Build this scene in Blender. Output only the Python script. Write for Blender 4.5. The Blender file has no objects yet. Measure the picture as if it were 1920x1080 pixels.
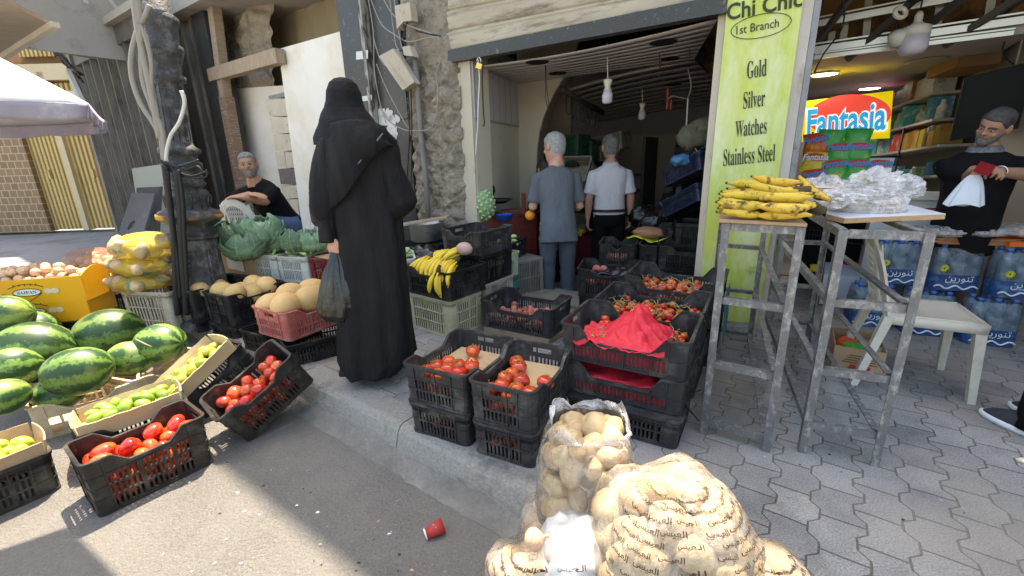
import bpy,math,random
from mathutils import Vector,Matrix,noise
random.seed(7)
SC=bpy.context.scene
COL=SC.collection
R=math.radians
# camera
FPX,PITCH,ROLL,CH=830.0,R(16.5),R(1.6),1.305
cam=bpy.data.cameras.new('camera');camo=bpy.data.objects.new('camera',cam);COL.objects.link(camo)
cam.sensor_width=36;cam.lens=FPX/1920*36;cam.clip_start=.05;cam.clip_end=500
_r=Vector((1,0,0));_f=Vector((0,math.cos(PITCH),-math.sin(PITCH)));_u=Vector((0,math.sin(PITCH),math.cos(PITCH)))
CR=_r*math.cos(ROLL)-_u*math.sin(ROLL);CU=_r*math.sin(ROLL)+_u*math.cos(ROLL);CF=_f
CP=Vector((0,0,CH))
camo.matrix_world=Matrix(((CR.x,CU.x,-CF.x,0),(CR.y,CU.y,-CF.y,0),(CR.z,CU.z,-CF.z,CH),(0,0,0,1)))
SC.camera=camo
# light
SUN_EL,SUN_AZ=R(70),R(0)
sd=Vector((math.sin(SUN_AZ)*math.cos(SUN_EL),math.cos(SUN_AZ)*math.cos(SUN_EL),math.sin(SUN_EL)))
w=bpy.data.worlds.new('World');SC.world=w;w.use_nodes=True
nt=w.node_tree;nt.nodes.clear()
sky=nt.nodes.new('ShaderNodeTexSky');sky.sky_type='NISHITA';sky.sun_disc=False
sky.sun_elevation=SUN_EL;sky.sun_rotation=SUN_AZ;sky.air_density=1.3;sky.dust_density=3.0;sky.ozone_density=.6
bg=nt.nodes.new('ShaderNodeBackground');bg.inputs[1].default_value=.15
wo=nt.nodes.new('ShaderNodeOutputWorld');nt.links.new(sky.outputs[0],bg.inputs[0]);nt.links.new(bg.outputs[0],wo.inputs[0])
sl=bpy.data.lights.new('sun','SUN');sl.energy=4.0;sl.angle=R(.5);sl.color=(1,.93,.83)
so=bpy.data.objects.new('sun',sl);COL.objects.link(so);so.rotation_euler=sd.to_track_quat('Z','Y').to_euler()
SC.view_settings.view_transform='Standard';SC.view_settings.look='None';SC.view_settings.gamma=1
SC.view_settings.exposure=1.9
SC.view_settings.use_white_balance=True;SC.view_settings.white_balance_temperature=7300
SC.render.engine='CYCLES'
SC.cycles.max_bounces=8;SC.cycles.transparent_max_bounces=24;SC.cycles.use_denoising=True
SC.cycles.caustics_reflective=False;SC.cycles.caustics_refractive=False
# places: a picture ray meets a real plane
def ray(px,py):return CR*((px-960)/FPX)-CU*((py-540)/FPX)+CF
def G(px,py,z=0.0):
 d=ray(px,py);return CP+d*((z-CH)/d.z)
def A(px,py,Y):
 d=ray(px,py);return CP+d*(Y/d.y)
def VPL(px,py,P,D):
 d=ray(px,py);n=Vector((-D[1],D[0],0));t=(Vector(P)-CP).dot(n)/d.dot(n);return CP+d*t
def px_of(p):
 d=Vector(p)-CP;z=d.dot(CF);return 960+FPX*d.dot(CR)/z,540-FPX*d.dot(CU)/z
def unit(deg):return Vector((math.cos(R(deg)),math.sin(R(deg)),0))
U=unit(-35.3);V=Vector((-U.y,U.x,0))
US=unit(-17);VS=Vector((-US.y,US.x,0))
D=Vector((math.sin(R(19)),math.cos(R(19)),0))
P0=Vector((1.56,3.2,0))
ZUP=Vector((0,0,1))
def fac(px,py,n=0.0):return VPL(px,py,P0+V*n,U)
def flat(p,z=0.0):return Vector((p[0],p[1],z))
# materials
_m={}
def mat(name,c1,c2=None,scale=6,rough=.6,bump=0,bscale=None,metal=0,spec=.4,rand=0,stretch=(1,1,1),c3=None,s3=2.5,t3=.62,detail=5,alpha=1,trans=0,emit=0,coat=0,sheen=0,contrast=.25,w3=.06,sss=0,ior=1.45):
 if name in _m:return _m[name]
 m=bpy.data.materials.new(name);m.use_nodes=True;_m[name]=m
 n=m.node_tree.nodes;L=m.node_tree.links;b=n['Principled BSDF']
 def c(x):return(*x,1)if len(x)==3 else x
 b.inputs['Base Color'].default_value=c(c1);b.inputs['Roughness'].default_value=rough;b.inputs['Metallic'].default_value=metal
 b.inputs['Specular IOR Level'].default_value=spec;b.inputs['Alpha'].default_value=alpha;b.inputs['Transmission Weight'].default_value=trans
 b.inputs['Coat Weight'].default_value=coat;b.inputs['IOR'].default_value=ior
 if coat:b.inputs['Coat Roughness'].default_value=.12
 if sheen:b.inputs['Sheen Weight'].default_value=sheen;b.inputs['Sheen Roughness'].default_value=.5
 if sss:b.inputs['Subsurface Weight'].default_value=sss;b.inputs['Subsurface Radius'].default_value=(.008,.004,.002)
 if emit:b.inputs['Emission Color'].default_value=c(c1);b.inputs['Emission Strength'].default_value=emit
 tc=n.new('ShaderNodeTexCoord');mp=n.new('ShaderNodeMapping');L.new(tc.outputs['Object'],mp.inputs[0]);mp.inputs['Scale'].default_value=stretch
 oi=None
 if rand or c2:
  oi=n.new('ShaderNodeObjectInfo')
  ad=n.new('ShaderNodeVectorMath');ad.operation='MULTIPLY_ADD'
  cb=n.new('ShaderNodeCombineXYZ');L.new(oi.outputs['Random'],cb.inputs[0]);L.new(oi.outputs['Random'],cb.inputs[2])
  L.new(cb.outputs[0],ad.inputs[0]);ad.inputs[1].default_value=(31,17,23);L.new(mp.outputs[0],ad.inputs[2]);vec=ad.outputs[0]
 else:vec=mp.outputs[0]
 last=None
 if c2:
  t=n.new('ShaderNodeTexNoise');t.inputs['Scale'].default_value=scale;t.inputs['Detail'].default_value=detail;t.inputs['Roughness'].default_value=.62
  L.new(vec,t.inputs[0])
  mr=n.new('ShaderNodeMapRange');mr.inputs[1].default_value=.5-contrast;mr.inputs[2].default_value=.5+contrast;L.new(t.outputs[0],mr.inputs[0])
  mx=n.new('ShaderNodeMix');mx.data_type='RGBA';mx.inputs[6].default_value=c(c1);mx.inputs[7].default_value=c(c2);L.new(mr.outputs[0],mx.inputs[0]);last=mx.outputs[2]
 if c3:
  t=n.new('ShaderNodeTexNoise');t.inputs['Scale'].default_value=s3;t.inputs['Detail'].default_value=8;t.inputs['Roughness'].default_value=.7
  L.new(vec,t.inputs[0])
  mr=n.new('ShaderNodeMapRange');mr.inputs[1].default_value=t3-w3;mr.inputs[2].default_value=t3+w3;L.new(t.outputs[0],mr.inputs[0])
  mx=n.new('ShaderNodeMix');mx.data_type='RGBA';mx.inputs[7].default_value=c(c3);L.new(mr.outputs[0],mx.inputs[0])
  if last:L.new(last,mx.inputs[6])
  else:mx.inputs[6].default_value=c(c1)
  last=mx.outputs[2]
 if rand:
  hs=n.new('ShaderNodeHueSaturation');mr=n.new('ShaderNodeMapRange');L.new(oi.outputs['Random'],mr.inputs[0])
  mr.inputs[3].default_value=1-rand;mr.inputs[4].default_value=1+rand;L.new(mr.outputs[0],hs.inputs['Value'])
  m2=n.new('ShaderNodeMapRange');ml=n.new('ShaderNodeMath');ml.operation='FRACT';mm=n.new('ShaderNodeMath');mm.operation='MULTIPLY';mm.inputs[1].default_value=7.31
  L.new(oi.outputs['Random'],mm.inputs[0]);L.new(mm.outputs[0],ml.inputs[0]);L.new(ml.outputs[0],m2.inputs[0])
  m2.inputs[3].default_value=.5-rand*.06;m2.inputs[4].default_value=.5+rand*.06;L.new(m2.outputs[0],hs.inputs['Hue'])
  if last:L.new(last,hs.inputs['Color'])
  else:hs.inputs['Color'].default_value=c(c1)
  last=hs.outputs[0]
 if last:
  L.new(last,b.inputs['Base Color'])
  if emit:L.new(last,b.inputs['Emission Color'])
 if bump:
  t=n.new('ShaderNodeTexNoise');t.inputs['Scale'].default_value=bscale or scale*3;t.inputs['Detail'].default_value=6;t.inputs['Roughness'].default_value=.65
  L.new(vec,t.inputs[0]);bp=n.new('ShaderNodeBump');bp.inputs['Strength'].default_value=min(1,bump);bp.inputs['Distance'].default_value=.01*max(1,bump)
  L.new(t.outputs[0],bp.inputs['Height']);L.new(bp.outputs[0],b.inputs['Normal'])
 return m
# mesh builder
class MB:
 def __init__(s):s.v=[];s.f=[];s.k=[];s.sm=[]
 def add(s,vs,fs,k=0,sm=False):
  o=len(s.v);s.v+=[tuple(x)for x in vs]
  for f in fs:s.f.append(tuple(i+o for i in f));s.k.append(k);s.sm.append(sm)
  return s
 def box(s,c,d,M=None,k=0):
  x,y,z=d[0]/2,d[1]/2,d[2]/2;c=Vector(c)
  vs=[Vector((a,b,e))for e in(-z,z)for b in(-y,y)for a in(-x,x)]
  if M:vs=[M@q for q in vs]
  return s.add([q+c for q in vs],[(0,2,3,1),(4,5,7,6),(0,1,5,4),(2,6,7,3),(0,4,6,2),(1,3,7,5)],k)
 def obox(s,p,a,b,c,k=0):
  p,a,b,c=Vector(p),Vector(a),Vector(b),Vector(c)
  vs=[p,p+a,p+b,p+a+b,p+c,p+a+c,p+b+c,p+a+b+c]
  fs=[(0,2,3,1),(4,5,7,6),(0,1,5,4),(2,6,7,3),(0,4,6,2),(1,3,7,5)]
  if a.cross(b).dot(c)<0:fs=[f[::-1]for f in fs]
  return s.add(vs,fs,k)
 def prism(s,poly,ext,k=0):
  poly=[Vector(p)for p in poly];n=len(poly);ext=Vector(ext)
  vs=poly+[p+ext for p in poly]
  fs=[tuple(range(n))[::-1],tuple(range(n,2*n))]+[(i,(i+1)%n,n+(i+1)%n,n+i)for i in range(n)]
  nn=Vector((0,0,0))
  for i in range(n):nn+=poly[i].cross(poly[(i+1)%n])
  if nn.dot(ext)<0:fs=[f[::-1]for f in fs]
  return s.add(vs,fs,k)
 def bar(s,a,b,w,h,up=ZUP,k=0):
  a,b=Vector(a),Vector(b);d=(b-a);up=Vector(up);x=d.cross(up)
  if x.length<1e-6:x=d.cross(Vector((1,0,0)))
  x.normalize();y=x.cross(d).normalized()
  return s.obox(a-x*w/2-y*h/2,x*w,y*h,d,k)
 def tube(s,pts,r,n=8,k=0,sm=True,closed=False,flatx=1.0):
  pts=[Vector(p)for p in pts];m=len(pts);rs=r if isinstance(r,(list,tuple))else[r]*m
  vs=[];prev=None
  for i,p in enumerate(pts):
   t=(pts[min(i+1,m-1)]-pts[max(i-1,0)])
   t=t.normalized()if t.length>1e-9 else Vector((0,0,1))
   if prev is None:
    x=t.orthogonal().normalized()
   else:
    x=(prev-t*prev.dot(t));x=x.normalized()if x.length>1e-6 else t.orthogonal().normalized()
   prev=x;y=t.cross(x)
   for j in range(n):
    a=2*math.pi*j/n;vs.append(p+x*math.cos(a)*rs[i]*flatx+y*math.sin(a)*rs[i])
  fs=[(i*n+j,i*n+(j+1)%n,(i+1)*n+(j+1)%n,(i+1)*n+j)for i in range(m-1)for j in range(n)]
  fs+=[tuple(range(n))[::-1],tuple(range((m-1)*n,m*n))]
  return s.add(vs,fs,k,sm)
 def lathe(s,prof,n=24,c=(0,0,0),k=0,sm=True,M=None,lobes=0,lamp=0):
  c=Vector(c);vs=[]
  for r,z in prof:
   for j in range(n):
    a=2*math.pi*j/n;rr=r*(1+lamp*math.cos(lobes*a))if lobes else r
    q=Vector((rr*math.cos(a),rr*math.sin(a),z));vs.append((M@q if M else q)+c)
  m=len(prof)
  fs=[(i*n+j,i*n+(j+1)%n,(i+1)*n+(j+1)%n,(i+1)*n+j)for i in range(m-1)for j in range(n)]
  fs+=[tuple(range(n))[::-1],tuple(range((m-1)*n,m*n))]
  return s.add(vs,fs,k,sm)
 def grid(s,fn,nu,nv,k=0,sm=True,closeu=False):
  vs=[fn(i/nu,j/nv)for j in range(nv+1)for i in range(nu+(0 if closeu else 1))]
  w_=nu if closeu else nu+1
  fs=[(j*w_+i,j*w_+(i+1)%w_,(j+1)*w_+(i+1)%w_,(j+1)*w_+i)for j in range(nv)for i in range(nu)]
  return s.add(vs,fs,k,sm)
 def sheet(s,fn,nu,nv,th,k=0,sm=True):
  P=[[Vector(fn(i/nu,j/nv))for i in range(nu+1)]for j in range(nv+1)]
  top=[];bot=[]
  for j in range(nv+1):
   for i in range(nu+1):
    a=P[j][min(i+1,nu)]-P[j][max(i-1,0)];b=P[min(j+1,nv)][i]-P[max(j-1,0)][i]
    n=a.cross(b);n=n.normalized()if n.length>1e-12 else ZUP
    top.append(P[j][i]+n*th/2);bot.append(P[j][i]-n*th/2)
  W=nu+1;N=len(top)
  fs=[]
  for j in range(nv):
   for i in range(nu):
    a=j*W+i;fs.append((a,a+1,a+W+1,a+W));fs.append((N+a+W,N+a+W+1,N+a+1,N+a))
  ring=[i for i in range(nu+1)]+[j*W+nu for j in range(1,nv+1)]+[nv*W+i for i in range(nu-1,-1,-1)]+[j*W for j in range(nv-1,0,-1)]
  for a,b in zip(ring,ring[1:]+ring[:1]):fs.append((b,a,N+a,N+b))
  return s.add(top+bot,fs,k,sm)
 def ell(s,c,r,M=None,nu=20,nv=12,k=0,nz=0,nf=3,seed=0,pw=1.0):
  c=Vector(c);vs=[]
  for j in range(nv+1):
   th=math.pi*j/nv
   for i in range(nu):
    ph=2*math.pi*i/nu
    q=Vector((math.sin(th)*math.cos(ph),math.sin(th)*math.sin(ph),-math.cos(th)))
    if nz:q=q*(1+nz*noise.noise(q*nf+Vector((seed,seed*.7,0))))
    q=Vector((q.x*r[0],q.y*r[1],q.z*r[2]));vs.append((M@q if M else q)+c)
  fs=[(j*nu+i,j*nu+(i+1)%nu,(j+1)*nu+(i+1)%nu,(j+1)*nu+i)for j in range(nv)for i in range(nu)]
  return s.add(vs,fs,k,True)
 def loft(s,rings,k=0,sm=True,caps=True):
  n=len(rings[0]);vs=[p for r_ in rings for p in r_];m=len(rings)
  fs=[(i*n+j,i*n+(j+1)%n,(i+1)*n+(j+1)%n,(i+1)*n+j)for i in range(m-1)for j in range(n)]
  if caps:fs+=[tuple(range(n))[::-1],tuple(range((m-1)*n,m*n))]
  return s.add(vs,fs,k,sm)
 def text(s,body,o,xd,yd,h,wd=None,k=0,off=0.002,align='c',shear=0,warp=None,bold=0):
  vs,fs=text_mesh(body,bold);x0=min(v[0]for v in vs);x1=max(v[0]for v in vs)
  y0=min(v[1]for v in vs);y1=max(v[1]for v in vs)
  sy=h/max(1e-6,y1-y0);sx=(wd/(x1-x0))if wd else sy
  xd,yd=Vector(xd).normalized(),Vector(yd).normalized();nn=xd.cross(yd);o=Vector(o)
  cx=(x0+x1)/2 if align=='c' else x0;cy=(y0+y1)/2
  if warp:pts=[warp((v[0]-cx)*sx,(v[1]-cy)*sy)for v in vs]
  else:pts=[o+xd*((v[0]-cx)*sx+shear*(v[1]-cy)*sy)+yd*((v[1]-cy)*sy)+nn*off for v in vs]
  return s.add(pts,fs,k)
 def build(s,name,mats,parent=None,loc=(0,0,0),M=None):
  me=bpy.data.meshes.new(name)
  me.from_pydata([tuple(p)for p in s.v],[],s.f)
  for m in(mats if isinstance(mats,(list,tuple))else[mats]):me.materials.append(m)
  me.polygons.foreach_set('material_index',s.k);me.polygons.foreach_set('use_smooth',s.sm);me.update()
  o=bpy.data.objects.new(name,me);COL.objects.link(o)
  if parent:o.parent=parent
  if M is not None:o.matrix_world=M if not parent else o.matrix_world
  elif loc!=(0,0,0):o.location=loc
  return o
_tx={}
def text_mesh(body,bold=0):
 if(body,bold)in _tx:return _tx[(body,bold)]
 c=bpy.data.curves.new('lettering','FONT');c.body=body;c.resolution_u=3;c.offset=bold
 o=bpy.data.objects.new('lettering',c);COL.objects.link(o)
 me=bpy.data.meshes.new_from_object(o.evaluated_get(bpy.context.evaluated_depsgraph_get()))
 r_=([tuple(v.co)for v in me.vertices],[tuple(p.vertices)for p in me.polygons])
 bpy.data.objects.remove(o);bpy.data.curves.remove(c);bpy.data.meshes.remove(me)
 _tx[(body,bold)]=r_;return r_
def serif(t):return ''.join(chr(0x1D400+ord(c)-65)if 'A'<=c<='Z' else chr(0x1D41A+ord(c)-97)if 'a'<=c<='z' else c for c in t)
AR1='\uFEF0\uFEB4\uFEF4\uFECC\uFEDF\uFE8D'
AR2='\uFEE6\uFEF3\uFEAD\uFEEE\uFEE8\uFE97'
def tag(o,label=None,cat=None,group=None,kind=None):
 if label:o['label']=label
 if cat:o['category']=cat
 if group:o['group']=group
 if kind:o['kind']=kind
 return o
def thing(name,label,cat,loc=(0,0,0),rotz=0,group=None):
 o=bpy.data.objects.new(name,None);COL.objects.link(o);o.location=loc;o.rotation_euler=(0,0,rotz);o.empty_display_size=.1
 return tag(o,label,cat,group)
def dup(o,M=None,label=None,group=None,parent=None):
 c=o.copy();COL.objects.link(c)
 if parent:c.parent=parent
 if M is not None:c.matrix_world=M
 if label:c['label']=label
 if group:c['group']=group
 for ch in o.children:
  dup(ch,parent=c)
 return c
def frame(o,x,z=ZUP):
 x=Vector(x).normalized();z=Vector(z);y=z.cross(x).normalized();z=x.cross(y)
 return Matrix(((x.x,y.x,z.x,o[0]),(x.y,y.y,z.y,o[1]),(x.z,y.z,z.z,o[2]),(0,0,0,1)))
def nz3(p,f,a,s=0):return a*noise.noise(Vector(p)*f+Vector((s,s*.37,s*.71)))
# shared materials
ASPHALT=mat('asphalt',(.115,.107,.096),(.29,.272,.245),150,.92,3.2,80,detail=3,contrast=.2,c3=(.30,.28,.245),s3=1.3,t3=.52,w3=.2)
CONC=mat('concrete_kerb',(.23,.22,.195),(.38,.365,.33),70,.9,1.2,60,c3=(.17,.165,.15),s3=4,t3=.6)
CEM=mat('cement_gutter',(.19,.182,.165),(.29,.278,.25),60,.92,1.6,60,c3=(.15,.143,.128),s3=5,t3=.56,w3=.14)
KERBD=mat('dark_kerb_top',(.10,.11,.125),(.17,.18,.19),9,.8,.8,60)
DARK=mat('black_void',(.006,.006,.006),rough=.9)
BEIGE=mat('beige_paint',(.50,.44,.33),(.58,.52,.40),4,.65,.3,20,c3=(.25,.21,.15),s3=6,t3=.66,stretch=(1,1,.4))
CREAM=mat('cream_plaster',(.60,.55,.44),(.66,.61,.50),2,.85,.3,30,c3=(.48,.43,.34),s3=3,t3=.66)
WHITEB=mat('white_board',(.74,.70,.62),(.80,.77,.70),1.5,.6,0,c3=(.66,.58,.42),s3=1.4,t3=.6,w3=.12)
GRAN=mat('black_granite',(.022,.022,.022),(.06,.06,.058),120,.35,.1,60,c3=(.2,.19,.18),s3=24,t3=.64,w3=.05,spec=.5)
STONE=mat('rubble_stone',(.24,.20,.15),(.40,.345,.27),9,.95,2.5,30,c3=(.12,.10,.075),s3=5,t3=.6,w3=.1)
STONEB=mat('cut_stone_block',(.52,.46,.35),(.62,.56,.44),6,.9,1.2,25,c3=(.34,.29,.22),s3=8,t3=.62)
BASALT=mat('dark_basalt_block',(.13,.105,.10),(.2,.17,.16),25,.9,1,60,c3=(.32,.28,.26),s3=40,t3=.68)
WOOD=mat('old_grey_wood',(.26,.19,.125),(.38,.30,.21),6,.8,.6,30,stretch=(1,1,6),c3=(.13,.09,.06),s3=9,t3=.63)
WOODH=mat('old_beam_wood',(.28,.2,.135),(.42,.33,.235),6,.8,.6,30,stretch=(6,6,1),c3=(.14,.1,.07),s3=9,t3=.63)
OLIVE=mat('olive_shutter_cloth',(.26,.215,.135),(.33,.275,.18),3,.7,.2,20,stretch=(4,4,.5))
GREYM=mat('dark_grey_metal_shutter',(.10,.092,.08),(.165,.15,.13),4,.5,.4,14,c3=(.035,.033,.03),s3=4,t3=.58,stretch=(1,1,.35),w3=.12)
SMOKE=mat('sooty_panel',(.15,.135,.115),(.30,.27,.225),2.5,.45,.3,10,c3=(.035,.035,.036),s3=2.2,t3=.55,w3=.14,stretch=(1,1,.5))
CANOPY=mat('dusty_canopy_paint',(.30,.275,.245),(.38,.35,.31),1.5,.7,.2,8,c3=(.2,.18,.155),s3=2.5,t3=.62,w3=.1)
YELLOW=mat('ochre_shutter_paint',(.52,.37,.14),(.62,.46,.2),2,.6,.2,12,c3=(.4,.27,.09),s3=3,t3=.62,stretch=(1,1,.3))
IRON=mat('cast_iron',(.035,.035,.037),(.10,.10,.102),9,.55,1.2,34,c3=(.24,.232,.22),s3=12,t3=.6,w3=.1,metal=.2)
SHUT=mat('roller_shutter_paint',(.38,.32,.23),(.52,.46,.35),3,.55,.3,18,c3=(.16,.125,.085),s3=5,t3=.6,w3=.1,stretch=(.5,.5,3))
CABLE=mat('grey_cable',(.30,.27,.23),rough=.6);CABLEB=mat('black_cable',(.02,.02,.02),rough=.5);CABLEW=mat('white_cable',(.62,.6,.56),rough=.5)
LIME=mat('lime_sign_paint',(.44,.54,.06),(.60,.66,.16),4,.45,0,c3=(.72,.75,.48),s3=3.6,t3=.56,w3=.12,stretch=(1,1,.35))
INK=mat('dark_green_ink',(.035,.05,.02),rough=.6)
PVC=mat('white_pvc_panel',(.46,.435,.435),(.54,.51,.50),3,.28,0,spec=.5)
PVCB=mat('blue_grey_wall_panel',(.50,.49,.54),(.55,.54,.59),3,.4)
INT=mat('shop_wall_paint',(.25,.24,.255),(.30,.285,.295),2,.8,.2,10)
WOODRED=mat('dark_red_wood',(.10,.018,.014),(.16,.03,.022),5,.45,.2,20,stretch=(1,1,5))
def paver_mat():
 m=bpy.data.materials.new('interlocking_paver');m.use_nodes=True;n=m.node_tree.nodes;L=m.node_tree.links;b=n['Principled BSDF']
 tc=n.new('ShaderNodeTexCoord');mp=n.new('ShaderNodeMapping');mp.inputs['Rotation'].default_value=(0,0,R(35.3));L.new(tc.outputs['Object'],mp.inputs[0])
 wz=n.new('ShaderNodeTexNoise');wz.inputs['Scale'].default_value=3.0;L.new(mp.outputs[0],wz.inputs[0])
 wv=n.new('ShaderNodeVectorMath');wv.operation='MULTIPLY_ADD';wv.inputs[1].default_value=(.028,.028,0);L.new(wz.outputs['Color'],wv.inputs[0]);L.new(mp.outputs[0],wv.inputs[2])
 sp=n.new('ShaderNodeSeparateXYZ');L.new(wv.outputs[0],sp.inputs[0])
 pp=n.new('ShaderNodeMath');pp.operation='PINGPONG';pp.inputs[1].default_value=.0875;L.new(sp.outputs[1],pp.inputs[0])
 mr=n.new('ShaderNodeMapRange');mr.inputs[1].default_value=.028;mr.inputs[2].default_value=.06;mr.inputs[3].default_value=-.017;mr.inputs[4].default_value=.017;L.new(pp.outputs[0],mr.inputs[0])
 ad=n.new('ShaderNodeMath');L.new(sp.outputs[0],ad.inputs[0]);L.new(mr.outputs[0],ad.inputs[1])
 cb=n.new('ShaderNodeCombineXYZ');L.new(sp.outputs[1],cb.inputs[0]);L.new(ad.outputs[0],cb.inputs[1])
 br=n.new('ShaderNodeTexBrick');L.new(cb.outputs[0],br.inputs[0])
 br.inputs['Scale'].default_value=1;br.inputs['Brick Width'].default_value=.175;br.inputs['Row Height'].default_value=.142;br.inputs['Mortar Size'].default_value=.004
 br.inputs['Mortar Smooth'].default_value=.35;br.inputs['Color1'].default_value=(.33,.325,.315,1);br.inputs['Color2'].default_value=(.225,.228,.228,1);br.inputs['Mortar'].default_value=(.115,.107,.095,1);br.inputs['Bias'].default_value=-.1
 ns=n.new('ShaderNodeTexNoise');ns.inputs['Scale'].default_value=160;ns.inputs['Detail'].default_value=3;L.new(tc.outputs['Object'],ns.inputs[0])
 n2=n.new('ShaderNodeTexNoise');n2.inputs['Scale'].default_value=2.6;n2.inputs['Detail'].default_value=8;n2.inputs['Roughness'].default_value=.65;L.new(tc.outputs['Object'],n2.inputs[0])
 m1=n.new('ShaderNodeMapRange');m1.inputs[1].default_value=.3;m1.inputs[2].default_value=.7;m1.inputs[3].default_value=.62;m1.inputs[4].default_value=1.38;L.new(ns.outputs[0],m1.inputs[0])
 m2=n.new('ShaderNodeMapRange');m2.inputs[1].default_value=.32;m2.inputs[2].default_value=.66;m2.inputs[3].default_value=.55;m2.inputs[4].default_value=1.18;L.new(n2.outputs[0],m2.inputs[0])
 mu=n.new('ShaderNodeMath');mu.operation='MULTIPLY';L.new(m1.outputs[0],mu.inputs[0]);L.new(m2.outputs[0],mu.inputs[1])
 vm=n.new('ShaderNodeVectorMath');vm.operation='SCALE';L.new(br.outputs['Color'],vm.inputs[0]);L.new(mu.outputs[0],vm.inputs['Scale'])
 n3=n.new('ShaderNodeTexNoise');n3.inputs['Scale'].default_value=1.3;n3.inputs['Detail'].default_value=6;L.new(tc.outputs['Object'],n3.inputs[0])
 m3=n.new('ShaderNodeMapRange');m3.inputs[1].default_value=.42;m3.inputs[2].default_value=.7;m3.inputs[4].default_value=.75;L.new(n3.outputs[0],m3.inputs[0])
 mx=n.new('ShaderNodeMix');mx.data_type='RGBA';mx.inputs[7].default_value=(.235,.205,.165,1);L.new(m3.outputs[0],mx.inputs[0]);L.new(vm.outputs[0],mx.inputs[6])
 L.new(mx.outputs[2],b.inputs['Base Color']);b.inputs['Roughness'].default_value=.82;b.inputs['Specular IOR Level'].default_value=.35
 bp=n.new('ShaderNodeBump');bp.inputs['Strength'].default_value=.8;bp.inputs['Distance'].default_value=.006;bp.invert=True;L.new(br.outputs['Fac'],bp.inputs['Height'])
 b2=n.new('ShaderNodeBump');b2.inputs['Strength'].default_value=.5;b2.inputs['Distance'].default_value=.003;L.new(ns.outputs[0],b2.inputs['Height']);L.new(bp.outputs[0],b2.inputs['Normal'])
 L.new(b2.outputs[0],b.inputs['Normal']);return m
PAVER=paver_mat()
# ground
ZR=-.15
def S(o):return tag(o,kind='structure')
K0=flat(G(593,717));KU=(flat(G(899,870))-K0).normalized();KN=Vector((KU.y,-KU.x,0))
if KN.y>0:KN=-KN
S(MB().add([(-90,-40,ZR),(90,-40,ZR),(90,90,ZR),(-90,90,ZR)],[(0,1,2,3)]).build('road',ASPHALT))
a,b=K0-KU*3.2,K0+KU*7
pv=MB();q_=lambda px:flat(fac(px,300,.31));poly=[a-KN*.14,b-KN*.14,b-KN*30,q_(1400)+V*26,q_(1400),q_(862),q_(862)+V*26,a-KN*30-KU*3]
pv.prism([p+ZUP*-.12 for p in poly],(0,0,.12));S(pv.build('pavement',PAVER))
def kprof(s0,s1,prof,nseg,jit,seed):
 rings=[]
 for i in range(nseg+1):
  p=K0+KU*(s0+(s1-s0)*i/nseg)
  rings.append([p+KN*(n_+(nz3((i*.37,n_*9,z_),2.1,jit,seed)if 0<n_ else 0))+ZUP*(z_+nz3((i*.31,n_*7,3),1.9,jit*.6,seed))for n_,z_ in prof])
 return MB().loft(rings,sm=False)
kp=[(-.145,-.13),(-.145,.005),(-.02,.005),(.008,-.004),(.022,-.025),(.04,-.085),(.055,-.16),(-.05,-.2)]
for i in range(10):
 s0=-3.2+i*1.0
 S(kprof(s0+.004,s0+.996,kp,12,.007,i*3).build('kerb_stone',CONC if i<4 else(CONC if i<5 else KERBD)))
S(kprof(-3.2,6.8,[(.03,-.2),(.036,-.10),(.055,-.118),(.085,-.128),(.115,-.136),(.15,-.149),(.17,-.2)],200,.012,77).build('gutter_strip',CEM))
lp=G(0,470,0);S(MB().prism([(-30,3.4,ZR),(-3.9,4.6,ZR),(-3.6,5.2,ZR),(-3.6,12,ZR),(-30,14,ZR)],(0,0,.09)).build('street_paving',mat('street_paving',(.2,.205,.215),(.26,.265,.275),12,.8,.5,40,c3=(.16,.165,.17),s3=1.2,t3=.55)))
# main shop front
def fz(px,py,n=0):return fac(px,py,n)
jl0=flat(fac(848,300));jl1=flat(fac(890,300));jr0=flat(fac(1331,200));jr1=flat(fac(1346,200))
zl=fac(845,118).z
bld=thing('shop_building','sooty stone shop building with half raised beige shutter over the vegetable shop','building',tuple(jl0))
def LB(o):
 o.parent=bld;o.location=-Vector(bld.location);return o
sh=MB()
pL0,pL1=fac(836,98,-.03),fac(852,-160,-.03);pR0,pR1=fac(1352,-4,-.03),fac(1352,-240,-.03)
ns=26
def shf(u,v):
 t=v*6.2;k=t-math.floor(t)
 bulge=.016*math.sin(math.pi*k)**.35 if k>.05 else-.014;bulge+=.010*math.exp(-((k-.86)/.07)**2)
 p=pL0.lerp(pR0,u).lerp(pL1.lerp(pR1,u),v);return p-V*bulge
sh.grid(shf,20,150);LB(sh.build('roller_shutter',SHUT))
lt=MB();q0,q1=fac(838,118,-.06),fac(1362,23,-.06);h0=fac(838,95,-.06)-q0;h1=fac(1362,-12,-.06)-q1
lt.add([q0,q1,q1+h1,q0+h0,q0+V*.09,q1+V*.09,q1+h1+V*.09,q0+h0+V*.09],[(0,1,2,3),(7,6,5,4),(0,4,5,1),(3,2,6,7),(0,3,7,4),(1,5,6,2)])
LB(lt.build('bottom_bar',GRAN))
jm=MB();zt=2.55
jm.obox(jl0+ZUP*0,(jl1-jl0)*.42,V*.05,ZUP*zt,0);jm.obox(jl0+(jl1-jl0)*.42+V*.0025,(jl1-jl0)*.56,V*.28,ZUP*zt,0)
LB(jm.build('door_jamb',BEIGE))
jm=MB();jm.obox(jr0,jr1-jr0,V*.2,ZUP*2.6);LB(jm.build('door_jamb',BEIGE))
s0=flat(fac(772,300,-.03));s1=flat(fac(868,300,-.03))
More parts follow.
